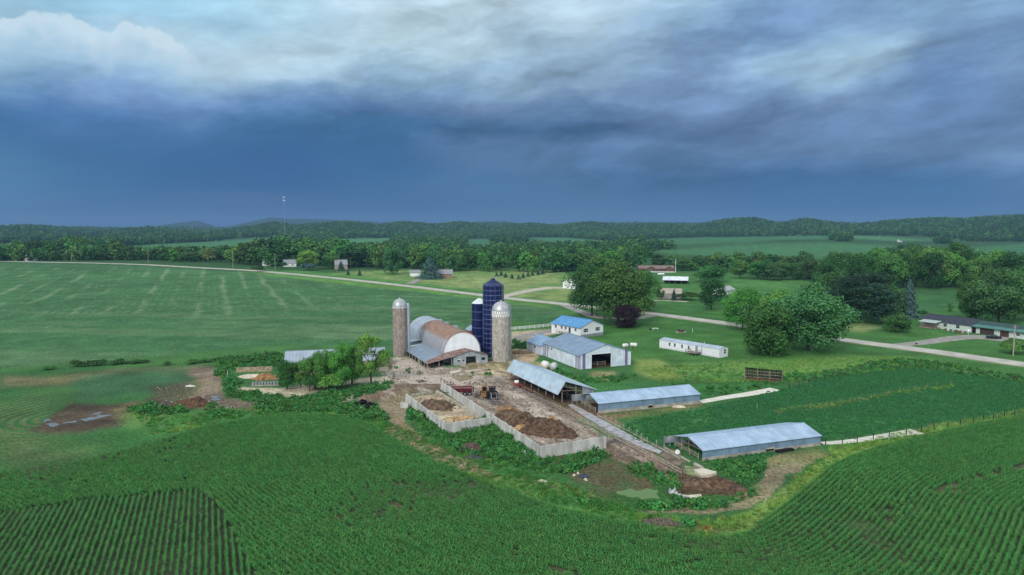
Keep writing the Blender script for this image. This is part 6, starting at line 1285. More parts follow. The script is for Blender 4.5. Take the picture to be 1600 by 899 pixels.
# ------------------------------------------------------------------ concrete bunker walls
def wall_run(name, label, pts, h, m, th=.25, z0=None, panel=3.6, cat='wall', battered=.1):
    A = Vector((*pts[0], 0)); rt = thing(name, label, cat, (A.x, A.y, gz(A.x, A.y)))
    for a, b in zip(pts, pts[1:]):
        a = Vector((*a, 0)); b = Vector((*b, 0)); L = (b - a).length; n = max(1, int(L / panel)); d = (b - a) / L; nn = Vector((-d.y, d.x, 0)); mb = MB()
        for i in range(n):
            p0 = a + d * (L * i / n + .02) - A; p1 = a + d * (L * (i + 1) / n - .02) - A; dz = random.uniform(-.04, .04); v_ = []
            for z, t in ((-.3, th / 2 + battered), (h + dz, th / 2)):
                for p, s in ((p0, -1), (p1, -1), (p1, 1), (p0, 1)): q = p + nn * t * s; v_.append((q.x, q.y, z + gz(A.x + p.x, A.y + p.y) - gz(A.x, A.y)))
            mb.add(v_, [(0, 3, 2, 1), (4, 5, 6, 7), (0, 1, 5, 4), (1, 2, 6, 5), (2, 3, 7, 6), (3, 0, 4, 7)])
            if i: q = p0 + nn * 0; mb.add([tuple(q + Vector((x_, y_, z_ + gz(A.x + q.x, A.y + q.y) - gz(A.x, A.y)))) for z_ in (-.2, h * .97) for x_, y_ in ((d.x * -.07 + nn.x * .19, d.y * -.07 + nn.y * .19), (d.x * .07 + nn.x * .19, d.y * .07 + nn.y * .19), (d.x * .07 - nn.x * .19, d.y * .07 - nn.y * .19), (d.x * -.07 - nn.x * .19, d.y * -.07 - nn.y * .19))], [(0, 3, 2, 1), (4, 5, 6, 7), (0, 1, 5, 4), (1, 2, 6, 5), (2, 3, 7, 6), (3, 0, 4, 7)])
        mb.obj('panel_run', m, rt)
    return rt
g19 = lambda a, b, z=1.9: (lambda v: (v.x, v.y))(G(a, b, z))
wall_run('bunker_wall', 'weedy concrete bunker wall enclosing the smaller manure pit', [g19(634.5, 615.6), g19(697.9, 662.3), g19(766.5, 652.0)], 1.9, m_concw)
wall_run('bunker_wall', 'longest concrete bunker wall running down between the two pits', [g19(689.5, 596.5), g19(842.5, 696.5)], 1.9, m_concw)
wall_run('bunker_wall', 'tall concrete end wall closing off the bunker with the big manure heap', [g19(844, 697.5, 2.1), g19(946.7, 682.4, 2.1)], 2.1, m_concw)
wall_run('kerb_wall', 'low tan kerb along the inner edge of the smaller pit', [WP([(682, 613)])[0], WP([(748, 655)])[0]], .5, m_conc_base, .5, cat='kerb')
wall_run('kerb_wall', 'short crumbling kerb across the head of the smaller pit', [WP([(643, 619)])[0], WP([(676, 614)])[0]], .4, m_conc_base, .5, cat='kerb')
wall_run('bunker_wall', 'old brown concrete wall at the weedy end beyond the tree row', [WP([(369, 582)])[0], WP([(426, 580)])[0]], 1.3, mat('brown_concrete', '#a3927c', .9, var=.2), .3)
MB_b = thing('concrete_block', 'pale square concrete block at the corner of the weedy bunker wall', 'block', (*WP([(632, 637)])[0], 0)); MB().box(-.9, .9, -.5, .5, -.1, 1.2).obj('block', m_concw, MB_b); MB().box(-.5, .5, -.3, .3, 1.2, 1.32).obj('cap', m_conc_base, MB_b)

# ------------------------------------------------------------------ heaps
def heap(name, px, py, rx, ry, h, m, label, cat='heap', rot=0.0, seed=0, rough=.35, n=56, z=0.0):
    v = G(px, py); xs_ = np.linspace(-1.25, 1.25, n); X, Y_ = np.meshgrid(xs_, xs_); d = np.sqrt(X ** 2 + Y_ ** 2) + .75 * fbm(X + seed, Y_, .5, 4, seed) 
    f = np.clip(1 - d, 0, 1); Zh = h * (1 - (1 - f) ** 2.2) * (1 + rough * 2.4 * fbm(X * rx + seed, Y_ * ry, 1.9, 5, seed + 3)) + np.where(f > 0, rough * 1.1 * fbm(X * rx, Y_ * ry, .6, 3, seed + 4), 0) * np.clip(h, .2, 1) - .12 + z
    idx = np.arange(n * n).reshape(n, n); Q = np.stack([idx[:-1, :-1], idx[:-1, 1:], idx[1:, 1:], idx[1:, :-1]], -1).reshape(-1, 4); keep = (f.ravel()[Q] > 0).any(1); Q = Q[keep]
    V = np.stack([X * rx, Y_ * ry, Zh], -1).reshape(-1, 3); u, inv = np.unique(Q, return_inverse=True); o = bpy.data.objects.new(name, np_mesh(name, V[u], inv.reshape(-1, 4), [m], smooth=True)); COL.objects.link(o)
    o.location = (v.x, v.y, gz(v.x, v.y)); o.rotation_euler = (0, 0, rot); return tag(o, label, cat)
m_man = mat('manure', '#75604d', .95, col2='#3d3027', scale=1.3, detail=8, bump=.25, bscale=2.5, thr=(.35, .6)); m_man2 = mat('dark_manure', '#6f5846', .95, col2='#34291f', scale=1.5, detail=8, bump=.3, bscale=2)
m_straw = mat('straw', '#c2a377', .95, col2='#8b6a48', scale=1.1, detail=8, bump=.2, bscale=3); m_orange = mat('straw_manure', '#a87f55', .95, col2='#71573f', scale=.9, detail=8, bump=.2, bscale=3)
m_sand = mat('sand_lime', '#d3cbbb', .95, col2='#b5a892', scale=.8, bump=.1); m_dirt = mat('brown_dirt', '#8d7158', .95, col2='#6d5642', scale=.7, detail=8, bump=.15)
AX = math.atan2(-49.7, 22)
heap('manure_heap', 848, 672, 7.6, 4.4, 2.5, m_man2, 'biggest dark manure heap in the large bunker', rot=AX + .3, seed=3, rough=.5)
heap('manure_heap', 806, 655, 6.5, 3.4, 1.5, m_man, 'brown manure heap with fresh straw in the middle of the large bunker', rot=AX + .2, seed=8, rough=.5)
heap('manure_heap', 795, 644, 3.6, 2.2, 1.2, m_orange, 'orange-brown straw heap at the upper end of the manure row', rot=AX, seed=5)
heap('straw_heap', 818, 672, 2.6, 1.3, 1.5, m_straw, 'tan straw spill against the bunker wall side of the heaps', rot=AX + 1.2, seed=9)
heap('straw_heap', 866, 658, 2.6, 1.2, 1.0, m_straw, 'pale straw patch on the far flank of the biggest heap', rot=AX, seed=12)
heap('manure_heap', 686, 634, 5.6, 3.4, 1.0, m_man, 'flat brown manure heap filling the smaller pit', rot=AX + .2, seed=14, rough=.5)
heap('feed_residue', 718, 654, 4.0, 1.6, .4, m_straw, 'thin tan residue at the lower end of the smaller pit', rot=AX + 1.4, seed=15)
heap('manure_bank', 1118, 757, 4.0, 2.0, 1.0, m_man2, 'brown manure bank spilling off the end of the alley above the dark pit', rot=-.35, seed=17, rough=.5)
heap('manure_bank', 1088, 757, 2.2, 2.6, .9, m_man, 'reddish-brown dirt bank under the end of the fence rails', rot=.4, seed=18, rough=.5)
heap('manure_pool', 1124, 771, 3.6, 1.2, .12, mat('black_slurry', '#15110f', .5, var=.3), 'black slurry hollow below the brown manure bank', 'pool', rot=.15, seed=19, rough=.1)
heap('manure_bank', 1150, 765, 2.6, 1.2, .6, m_man2, 'dark manure lip at the weedy end of the pit', rot=-.2, seed=20)
heap('sand_pile', 391, 589, 3.6, 2.0, .8, m_sand, 'white lime pile inside the old brown wall', rot=.1, seed=21)
heap('dirt_pile', 417, 592, 3.4, 2.4, 1.6, m_orange, 'brown silage pile inside the old brown wall', rot=.2, seed=22)
heap('brush_pile', 299, 633, 4.4, 2.6, 1.6, mat('dead_brush', '#7d5f49', .95, col2='#463629', scale=2.5, detail=8, bump=.4, bscale=6), 'brown dead brush pile by the muddy patch', 'brush pile', seed=23, rough=.6)
heap('rubble_pile', 255, 634, 2.8, 1.6, .9, mat('grey_rubble', '#6d655f', .95, col2='#463f3a', scale=2.5, bump=.3), 'dark grey rubble beside the brown brush pile', 'rubble', seed=24, rough=.6)
heap('lime_pile', 297, 604, 1.4, .7, .6, mat('white_lime', '#c4c4c0', .9, var=.12, scale=3), 'small white pile on the muddy patch', 'pile', seed=25)
heap('stone_pile', 322, 630, 1.2, .7, .6, m_sand, 'pale stones beside the brown brush pile', 'stones', seed=26)
heap('dirt_pile', 586, 606, 3.0, 1.4, .5, m_straw, 'tan gravelly heap by the foot of the thin-crowned tree', seed=27)
heap('dirt_pile', 812, 552, 4.4, 2.2, .8, m_dirt, 'bare brown dirt mound between the blue silos and the machine shed', seed=28)
heap('brush_pile', 738, 705, 2.2, 1.6, 1.4, mat('mauve_brush', '#7a6258', .95, col2='#4d3f3b', scale=3, bump=.3), 'greyish brush stump in the weeds below the bunker wall', 'brush pile', seed=29, rough=.6)
heap('scrap_pile', 741, 716, 1.8, 1.0, .7, mat('dull_scrap', '#5c5a66', .9, col2='#3b3a42', scale=3, bump=.3), 'grey scrap lump just below the brush stump', 'scrap', seed=30, rough=.6)
heap('stone', 849, 752, 1.0, .5, .35, m_sand, 'pale stone beside the faint track below the bunker', 'stone', seed=31)
heap('dirt_pile', 965, 690, 2.4, 1.0, .6, mat('grey_scrap', '#6e6a6b', .9, col2='#4a4646', scale=2, bump=.2), 'grey scrap heap at the outer corner of the tall end wall', seed=32, rough=.6)
heap('brush_pile', 1030, 818, 3.4, .9, .7, mat('grey_brush', '#7d7466', .95, col2='#4f483f', scale=3, bump=.3), 'grey brush and old posts in the grass below the pond', 'brush pile', rot=-.2, seed=33, rough=.7)
heap('scrap_pile', 913, 745, 1.2, .7, .5, mat('blue_scrap', '#4b5866', .9, col2='#33383f', scale=3, bump=.2), 'bluish scrap lump in the churned grass below the end wall', 'scrap', seed=34, rough=.6)
heap('red_plant', 1107, 826, .9, .5, .45, mat('red_weed', '#9a4a35', .9, var=.3, scale=3, bump=.2), 'small rusty red weed patch above the corn edge', 'weed patch', seed=35, rough=.6)
heap('stone', 822, 708, .9, .45, .5, m_vinyl2, 'white plastic sheet lump in the weeds near the end wall', 'plastic', seed=36)
heap('gravel_pile', 1062, 636.5, 1.5, .7, .6, m_sand, 'small pale gravel pile against the far long shed', 'pile', seed=37)
# tyre pile, logs, white litter
v = G(567, 636); rt = thing('tyre_pile', 'black pile of old tyres and scrap by the track bend', 'tyre pile', (v.x, v.y, 0)); mb = MB()
for i in range(46):
    a = random.uniform(0, 6.28); q = random.uniform(0, 1) ** .6; cx, cy, cz = math.cos(a) * q * 3.0, math.sin(a) * q * 1.9, (1 - q) * 1.7 * random.uniform(.5, 1) + .15; t = MB().lathe([(.26, -.11), (.46, -.11), (.5, 0), (.46, .11), (.26, .11), (.22, 0), (.26, -.11)], 12)
    R_ = Matrix.Rotation(random.uniform(0, 6), 3, 'Z') @ Matrix.Rotation(random.uniform(-1.1, 1.1), 3, 'X'); mb.add([tuple(R_ @ Vector(q_) + Vector((cx, cy, cz))) for q_ in t.v], t.f, True)
mb.obj('tyres', m_black, rt); MB().box(-.3, .3, -2.1, -1.7, .1, .5).obj('pale_block', m_trim, rt)
for k, (a, b, c, d) in enumerate(((530, 623, 551, 628), (536, 630, 556, 627), (545, 634, 551, 622))):
    p, q = G(a, b), G(c, d); rt = thing('log', ['longest pale bleached log beside the tyre pile', 'grey log lying under the bleached one beside the tyre pile', 'short upturned branch beside the tyre pile'][k], 'log', (p.x, p.y, p.z)); e = q - p; MB().bar((0, 0, .25), (e.x, e.y, .35 + .5 * (k == 2)), .17, 7, .09).obj('stem', m_wood_pale, rt); MB().bar((e.x * .6, e.y * .6, .3), (e.x * .7 + .3, e.y * .7 + .8, .9), .06, 5, .03).obj('branch', m_wood_pale, rt)
rs = [(1048, 770), (1053, 769), (1057, 773), (1062, 776), (1068, 777), (1073, 778)]
for k, (a, b) in enumerate(rs):
    v = G(a, b); o = MB(); t = random.uniform(.2, .38); o.add([(-t, -.3, 0), (t, -.35, .05), (t * .9, .3, .25), (-t * .8, .25, .1), (-t * .5, -.1, .5 + .4 * (k < 2)), (t * .3, 0, .4)], [(0, 1, 2, 3), (0, 4, 5, 1), (1, 5, 2), (2, 5, 4, 3), (3, 4, 0)])
    ob = o.obj('plastic_litter', mat('dull_plastic', '#b9bcbc', .7, var=.15), None, v, random.uniform(0, 3)); tag(ob, 'scrap of white plastic litter between the green pond and the dark pit', 'litter', 'white litter by the pond')
for k, (a, b) in enumerate(((903, 740), (897, 743), (915, 750), (1176, 772), (1148, 757), (1130, 755))):
    v = G(a, b); o = MB(); t = .22 + .08 * k % .2; o.add([(-t, -.2, 0), (t, -.25, 0), (t * .9, .2, .05), (-t, .2, 0), (0, 0, .35)], [(0, 1, 4), (1, 2, 4), (2, 3, 4), (3, 0, 4), (3, 2, 1, 0)]); tag(o.obj('litter', m_sand, None, v, k), 'tiny pale scrap lying in the churned grass', 'litter', 'pale scraps in the grass')

# loose stones, clods and straw bits over the yards
def bit(name, m, seed, s):
    r_ = random.Random(seed); b_ = MB(); k = [(r_.uniform(.6, 1) * math.cos(i * 1.05) * s, r_.uniform(.6, 1) * math.sin(i * 1.05) * s, 0) for i in range(6)]; b_.add(k + [(x * .6, y * .6, s * r_.uniform(.5, .9)) for x, y, z in k], [(i, (i + 1) % 6, 6 + (i + 1) % 6, 6 + i) for i in range(6)] + [tuple(range(6, 12))])
    me = bpy.data.meshes.new(name); me.from_pydata(b_.v, [], b_.f); me.materials.append(m); return bpy.data.objects.new(name, me)
bits = [bit('clod', m_man2, 1, .16), bit('clod', m_sand, 2, .12), bit('clod', m_dirt, 3, .2), bit('clod', m_wood_pale, 4, .14)]
YB = [([(690, 598), (790, 596), (812, 600), (905, 650), (1068, 738), (1060, 756), (950, 712), (842, 705)], 1), ([(596, 560), (660, 570), (700, 585), (812, 580), (812, 600), (700, 606), (560, 632), (590, 600)], .8), ([(635, 622), (690, 612), (765, 655), (698, 668)], 1.3), ([(236, 604), (290, 600), (352, 622), (400, 630), (398, 640), (318, 640), (240, 636)], .8), ([(1200, 712), (1300, 708), (1230, 745), (1170, 795), (1100, 803), (1000, 800), (1140, 785), (1185, 755)], .6), ([(585, 618), (640, 612), (640, 640), (722, 714), (785, 745), (700, 728), (600, 676), (612, 650)], .7)]
P2 = fill(YB, .9, rg); kk = fbm(P2[:, 0], P2[:, 1], 3, 3, 95) > -.03; P2 = P2[kk]; n = len(P2); scatter('yard_debris', np.column_stack([P2, hgt(*P2.T) + .02]), rg.uniform(0, 6.28, n), rg.uniform(.4, 1.7, n), bits, rg.integers(0, 4, n), 'stones, clods and straw bits strewn over the dirt yards', 'debris')
# ------------------------------------------------------------------ fences
def fence(name, label, px, ph, pr, rails, mp, mr_, spacing=3.0, group=None, world=None, railr=.04, lean=.0, cat='fence', top=True, board=None, jit=0.0):
    P_ = [Vector((*q, 0)) for q in (world or WP(px))]; A = P_[0]; z0 = gz(A.x, A.y); rt = thing(name, label, cat, (A.x, A.y, z0), 0, group); pts = []
    for a, b in zip(P_, P_[1:]):
        n = max(1, round((b - a).length / spacing)); pts += [a + (b - a) * i / n for i in range(n)]
    pts.append(P_[-1]); pts = [Vector((p.x + random.uniform(-jit, jit), p.y + random.uniform(-jit, jit), gz(p.x, p.y))) - Vector((A.x, A.y, z0)) for p in pts]
    pm = MB().bar((0, 0, -.3), (0, 0, ph), pr, 6).obj('post', mp, rt); pm.location = pts[0]; pm.rotation_euler = (random.uniform(-lean, lean), random.uniform(-lean, lean), 0)
    for p in pts[1:]:
        c = pm.copy(); COL.objects.link(c); c.parent = rt; c.location = p; c.rotation_euler = (random.uniform(-lean, lean), random.uniform(-lean, lean), random.random()); c.scale = (1, 1, random.uniform(.85, 1.1) if lean else 1)
    if rails:
        r = MB()
        for z in rails:
            for a, b in zip(pts, pts[1:]):
                if board:
                    d = (b - a).normalized(); nn = Vector((-d.y, d.x, 0)) * .02; r.add([tuple(q + nn * s + Vector((0, 0, z + e))) for q in (a, b) for s in (-1, 1) for e in (-board, board)], [(0, 1, 3, 2), (4, 6, 7, 5), (0, 2, 6, 4), (1, 5, 7, 3), (0, 4, 5, 1), (2, 3, 7, 6)])
                else: r.bar(a + Vector((0, 0, z)), b + Vector((0, 0, z)), railr, 4)
        r.obj('rail', mr_, rt)
    return rt
m_wire = mat('fence_wire', '#8f8f88', .6, .4, var=.1)
fence('board_fence', 'white board fence behind the silos along the farm drive', [(797, 517), (835, 513.5), (870, 510)], 1.45, .09, (.45, .85, 1.25), m_trim, m_trim, 2.4, board=.09)
fence('rail_fence', 'grey rail fence along the lower side of the light alley', [(862, 636), (900, 655.5), (948, 682), (1000, 709), (1065, 744)], 1.15, .09, (.55, 1.0), m_wood, m_wood_pale, 3.0, board=.11)
fence('rail_fence', 'low pipe rail fence along the open pole shed', [(800, 607), (833, 623), (862, 637)], 1.0, .07, (.5, .9), m_wood, m_pipe, 3.2, board=.07)
fence('wooden_fence', 'row of uneven wooden posts between the alley and the shed pasture', [(936, 655), (955, 662), (985, 677), (1012, 693), (1038, 706)], 1.3, .08, (.75,), m_wood_pale, m_wire, 2.5, lean=.12, railr=.02, jit=.3)
fence('kerb_rail', 'low concrete kerb line beside the pasture posts', [(935, 651), (990, 680), (1062, 718)], .3, .1, (.2,), m_conc_base, m_conc_base, 4, board=.16, cat='kerb')
fence('wire_fence', 'old wire fence with dark posts bordering the road side of the soybean field', [(1235, 607), (1300, 589), (1360, 578), (1430, 574), (1500, 584), (1560, 592), (1610, 600)], 1.3, .09, (.4, .8, 1.15), m_wood_dark, m_wire, 4.5, lean=.1, railr=.012, jit=.3)
fence('wire_fence', 'broken wire fence crossing the middle of the soybean field', [(1235, 642), (1290, 635), (1340, 627), (1405, 613), (1485, 602)], 1.2, .07, (.5, 1.0), m_wood, m_wire, 5, lean=.15, railr=.012, jit=.4)
fence('wire_fence', 'wire fence along the white gravel strip beyond the lower long shed', [(1290, 696), (1340, 692), (1390, 684), (1440, 676), (1520, 662), (1600, 648)], 1.3, .08, (.4, .8, 1.15), m_wood_dark, m_wire, 3.6, lean=.06, railr=.012, jit=.15)
fence('wire_fence', 'thin wire fence below the mobile home across the meadow', [(1050, 572), (1120, 572), (1170, 566)], 1.1, .05, (.5, .95), m_wood, m_wire, 5, lean=.06, railr=.012)
fence('yard_fence', 'rusty pipe corral fence across the front of the barn lean-to', [(646, 587), (675, 586), (703, 584), (725, 580), (745, 578), (760, 581)], 1.3, .06, (.4, .7, 1.0, 1.25), mat('rusty_pipe', '#8a6660', .8, var=.2), MATS['rusty_pipe'], 2.0, railr=.035)
fence('yard_fence', 'light gate panels beside the long silver shed', [(596, 588), (614, 586), (617, 590)], 1.3, .06, (.4, .7, 1.0, 1.25), m_wood, m_pipe, 2.2, railr=.03)
fence('yard_fence', 'dark gate frame at the upper bunker corner', [(689, 601), (700, 607)], 1.7, .08, (.8, 1.5), m_wood_dark, m_wood_dark, 2.4, railr=.06)
fence('yard_fence', 'short dark wooden gate beside the red wagon', [(704, 603), (712, 609)], 1.2, .08, (.5, 1.1), m_wood_dark, m_wood_dark, 2.4, railr=.05)
for k, (a, b, h, lb) in enumerate(((354, 592, 2.2, 'leaning white post where the dirt track meets the weeds'), (135, 572, 1.4, 'short white stake among bushes at the field edge'), (1082, 520, 1.6, 'small white post on the lawn above the mobile home'), (1183, 640, 1.2, 'wooden stake in the pasture by the gravel strip'))):
    v = G(a, b); rt = thing('marker_post', lb, 'post', v); MB().bar((0, 0, -.2), (.15 * (k == 0) * 3, 0, h), .07 if k else .05, 6).obj('shaft', m_trim if k < 3 else m_wood_pale, rt); MB().bar((.45 * (k == 0), 0, h), (.45 * (k == 0), 0, h + .05), .09, 6).obj('cap', m_grey, rt)
# slab fragments by the barn front and beside the pit
def slabthing(px, h, m, label, name='concrete_slab'):
    w_ = WP(px); A = w_[0]; mb = MB().slab([(x - A[0], y - A[1], h) for x, y in w_], h + .15); return tag(mb.obj(name, m, None, (A[0], A[1], gz(*A))), label, 'slab')
slabthing([(702, 583), (719, 580), (721, 583), (705, 587)], .55, m_sand, 'pale broken slab before the barn corral'); slabthing([(727, 581), (762, 577), (762, 579), (728, 584)], .4, m_conc, 'long low slab beyond the pale broken one')
slabthing([(706, 590), (730, 586), (738, 592), (718, 597)], .2, mat('olive_slab', '#8c8168', .9, var=.15), 'flat brown slab between barn and bunkers'); slabthing([(1084, 738), (1098, 736), (1120, 742), (1112, 746), (1096, 747)], .5, m_sand, 'tan broken slab at the top of the manure pit')
slabthing([(1083, 727), (1086, 725.5), (1100, 733), (1097, 735)], .35, m_conc_base, 'narrow kerb piece at the lower long shed corner'); slabthing([(1060, 777), (1095, 774), (1097, 778), (1064, 780)], .2, m_sand, 'flat stone slab at the brink of the dark pit')
# wooden pallets / cattle guard by the old brown wall
v = G(412, 604); rt = thing('feed_bunk', 'grey slatted feed bunk at the end of the tree row', 'feed bunk', (v.x - 3, v.y, 0), .12); b = MB()
for i in range(9): b.box(i * .75, i * .75 + .45, 0, 1.0, .1, .9 + .08 * (i % 2))
b.obj('slats', m_pipe, rt); MB().box(-.1, 6.7, -.05, 0, 0, .35).obj('kerb', m_conc_base, rt)

# ------------------------------------------------------------------ vehicles and machines
def wheel(rt, x, y, r, w_, axis='y', rim=None):
    t = MB().lathe([(r * .55, -w_ / 2), (r * .93, -w_ / 2), (r, -w_ * .3), (r, w_ * .3), (r * .93, w_ / 2), (r * .55, w_ / 2)], 20); m_ = MB(); m_.add([((q[2] + x, q[0] + y, q[1] + r) if axis == 'x' else (q[0] + x, q[2] + y, q[1] + r)) for q in t.v], t.f, True); wo_ = m_.obj('wheel', m_black, rt)
    t = MB().lathe([(.001, -w_ * .2), (r * .56, -w_ * .3), (r * .56, w_ * .3), (.001, w_ * .2)], 14); m_ = MB(); m_.add([((q[2] + x, q[0] + y, q[1] + r) if axis == 'x' else (q[0] + x, q[2] + y, q[1] + r)) for q in t.v], t.f); m_.obj('rim', rim or m_grey, wo_)
v = G(769, 623); rt = thing('tractor', 'dark mud-covered tractor with front hay forks parked in the bunker yard', 'tractor', (v.x, v.y, 0), math.radians(100)); mt = mat('muddy_tractor_paint', '#4f3f3f', .7, var=.3, scale=2, col2='#2b2426')
MB().box(-2.9, -.7, -.42, .42, .95, 1.75).obj('hood', mt, rt); MB().box(-2.98, -2.9, -.36, .36, 1.0, 1.65).obj('grille', m_dark, rt)
cb = MB(); cb.box(-.7, .9, -.75, .75, .9, 1.4); cb.obj('body', mt, rt); cb = MB(); [cb.bar((x, y, 1.4), (x, y, 2.75), .05) for x in (-.6, .8) for y in (-.68, .68)]; cb.slab([(-.8, -.85, 2.85), (1.0, -.85, 2.85), (1.0, .85, 2.85), (-.8, .85, 2.85)], .12); cb.obj('cab_frame', mt, rt); MB().box(-.55, .75, -.62, .62, 1.4, 2.7).obj('cab_glass', m_glass, rt)
for y in (-1.0, 1.0): wheel(rt, .4, y, .88, .5)
for y in (-.8, .8): wheel(rt, -2.4, y, .5, .32)
MB().bar((-1.2, .3, 1.75), (-1.2, .3, 2.6), .05, 6).obj('exhaust_pipe', m_dark, rt)
lo = MB(); [lo.path([(-.4, y, 1.6), (-2.3, y, 1.9), (-3.6, y, .7)], .07, 5) for y in (-.6, .6)]; lo.obj('loader_arm', m_grey, rt); fk = MB(); fk.bar((-3.65, -1.1, .5), (-3.65, 1.1, .5), .06); fk.bar((-3.65, -1.1, 1.1), (-3.65, 1.1, 1.1), .05); [fk.bar((-3.65, y, .45), (-4.6, y, .35), .03) for y in (-1, -.6, -.2, .2, .6, 1.0)]; [fk.bar((-3.65, y, .5), (-3.65, y, 1.1), .03) for y in (-1, -.5, 0, .5, 1.0)]; fk.obj('hay_fork', m_grey, rt)
v = G(757, 617); rt = thing('skid_loader', 'small tan-orange skid loader parked beside the dark tractor', 'loader', (v.x, v.y, 0), math.radians(95)); mo = mat('faded_orange', '#94703f', .7, var=.25, scale=2, col2='#6b4c34')
MB().box(-1.2, 1.2, -.6, .6, .4, 1.1).obj('body', mo, rt); cb = MB(); [cb.bar((x, y, 1.1), (x, y, 2.1), .05) for x in (-.7, .5) for y in (-.5, .5)]; cb.slab([(-.8, -.58, 2.18), (.6, -.58, 2.18), (.6, .58, 2.18), (-.8, .58, 2.18)], .08); cb.obj('cab_frame', mo, rt); MB().box(-.6, .4, -.42, .42, 1.1, 2.0).obj('cab_screen', m_dark, rt)
for x in (-.7, .75):
    for y in (-.8, .8): wheel(rt, x, y, .42, .3)
la = MB(); [la.path([(1.2, y, 1.5), (-1.3, y, 1.6), (-2.0, y, .5)], .07, 5) for y in (-.7, .7)]; la.obj('loader_arm', mo, rt); MB().strip(-2.7, -2.0, -.9, .9, .1, .1, .25, .9).obj('bucket', mo, rt)
v = G(722, 617); rt = thing('manure_spreader', 'dark red manure spreader wagon behind the long bunker wall', 'wagon', (v.x, v.y, 0), math.radians(2)); mrd = mat('dark_red_paint', '#6b2a30', .6, var=.2, scale=1.5)
b = MB(); b.add([(-2.4, -.75, .8), (2.4, -.75, .8), (2.4, .75, .8), (-2.4, .75, .8), (-2.5, -1.1, 1.9), (2.5, -1.1, 1.9), (2.5, 1.1, 1.9), (-2.5, 1.1, 1.9)], [(0, 3, 2, 1), (0, 1, 5, 4), (1, 2, 6, 5), (2, 3, 7, 6), (3, 0, 4, 7)]); b.add([(-2.4, -1.02, 1.7), (2.4, -1.02, 1.7), (2.4, 1.02, 1.7), (-2.4, 1.02, 1.7)], [(0, 1, 2, 3)]); b.obj('box', mrd, rt)
r = MB(); r.box(-2.6, 2.6, -1.18, -1.08, 1.85, 1.98); r.box(-2.6, 2.6, 1.08, 1.18, 1.85, 1.98); r.box(-2.6, -2.5, -1.1, 1.1, 1.85, 1.98); r.box(2.5, 2.6, -1.1, 1.1, 1.85, 1.98); r.obj('rim_rail', mat('pink_grey_rail', '#a08488', .7, var=.15), rt)
for x in (.7, 1.8):
    for y in (-.95, .95): wheel(rt, x, y, .48, .3)
MB().bar((-2.4, 0, .75), (-4.4, 0, .5), .08).obj('drawbar', m_dark, rt); MB().box(2.55, 2.8, -.9, .9, .9, 1.7).obj('beater', m_dark, rt)
v = G(808, 607); rt = thing('hay_rake', 'red and white hay implement parked under the pole shed eave', 'implement', (v.x, v.y, 0), math.radians(-55)); mrr = mat('bright_red_paint', '#984a41', .6, var=.15)
MB().box(-1.0, .6, -.6, .6, .7, 1.3).obj('body', mrr, rt); MB().lathe([(.001, 1.3), (.55, 1.35), (.6, 1.9), (.001, 2.0)], 12, (-.2, 0)).obj('hopper', m_trim, rt)
for y in (-.8, .8): wheel(rt, 0, y, .4, .22)
tn = MB(); tn.bar((.6, -1.6, .8), (.6, 1.6, .8), .06); [tn.bar((.6, -1.5 + i * .3, .8), (1.0, -1.5 + i * .3, .15), .03) for i in range(11)]; tn.obj('tines', mrr, rt); MB().bar((-1, 0, .7), (-2.6, 0, .5), .06).obj('drawbar', m_grey, rt)
v = G(822, 613); rt = thing('cultivator', 'rusty red tined cultivator lying along the pole shed rail', 'implement', (v.x, v.y, 0), math.radians(-58)); mru = mat('rusty_steel', '#7b4a3f', .85, var=.3, scale=2)
b = MB(); [b.bar((-2.2, y, .6), (2.2, y, .6), .06) for y in (-.6, 0, .6)]; [b.bar((x, -.8, .6), (x, .8, .6), .05) for x in (-2, -.7, .7, 2)]; b.obj('frame', mru, rt); b = MB(); [b.path([(-2 + i * .36, (-.6, 0, .6)[i % 3], .6), (-1.85 + i * .36, (-.6, 0, .6)[i % 3], .25), (-2 + i * .36, (-.6, 0, .6)[i % 3], .0)], .035, 4) for i in range(12)]; b.obj('tines', mru, rt)
for x in (-1.3, 1.3): wheel(rt, x, 1.0, .32, .18)
v = G(659, 598); rt = thing('trailer_frame', 'small bare trailer frame on the pale barnyard', 'trailer', (v.x, v.y, 0), -.5); b = MB(); b.path([(-1.6, -.5, .4), (1.2, -.5, .4), (1.2, .5, .4), (-1.6, .5, .4), (-1.6, -.5, .4)], .06, 4); b.bar((1.2, 0, .4), (2.2, 0, 1.1), .05); b.obj('frame', m_dark, rt); [wheel(rt, -.3, y, .3, .18) for y in (-.65, .65)]
# car
v = G(1552, 530); rt = thing('parked_car', 'black car parked on the gravel before the brown garage doors', 'car', (v.x, v.y, gz(v.x, v.y) + .05), math.radians(-20)); mcar = mat('black_car_paint', '#15181d', .15, var=.05, spec=.8)
pr = [(-2.3, .35), (-2.3, .8), (-1.5, .95), (-.9, 1.42), (.7, 1.45), (1.4, 1.0), (2.2, .92), (2.35, .6), (2.3, .35)]; n = len(pr); b = MB(); b.add([(x, -.88 + (.12 if z > 1.2 else 0), z) for x, z in pr] + [(x, .88 - (.12 if z > 1.2 else 0), z) for x, z in pr], [tuple(range(n))[::-1], tuple(range(n, 2 * n))] + [(i, (i + 1) % n, n + (i + 1) % n, n + i) for i in range(n)]); b.obj('body', mcar, rt)
b = MB(); b.add([(x, s * .80, z) for s in (-1, 1) for x, z in ((-1.3, 1.0), (-.85, 1.36), (.65, 1.38), (1.2, 1.02))], [(0, 1, 2, 3), (7, 6, 5, 4)]); b.v = [(x, y * 1.12 if z < 1.1 else y * 1.0, z) for x, y, z in b.v]; b.obj('side_window', m_glass, rt)
for x in (-1.45, 1.4):
    for y in (-.82, .82): wheel(rt, x, y, .34, .22)
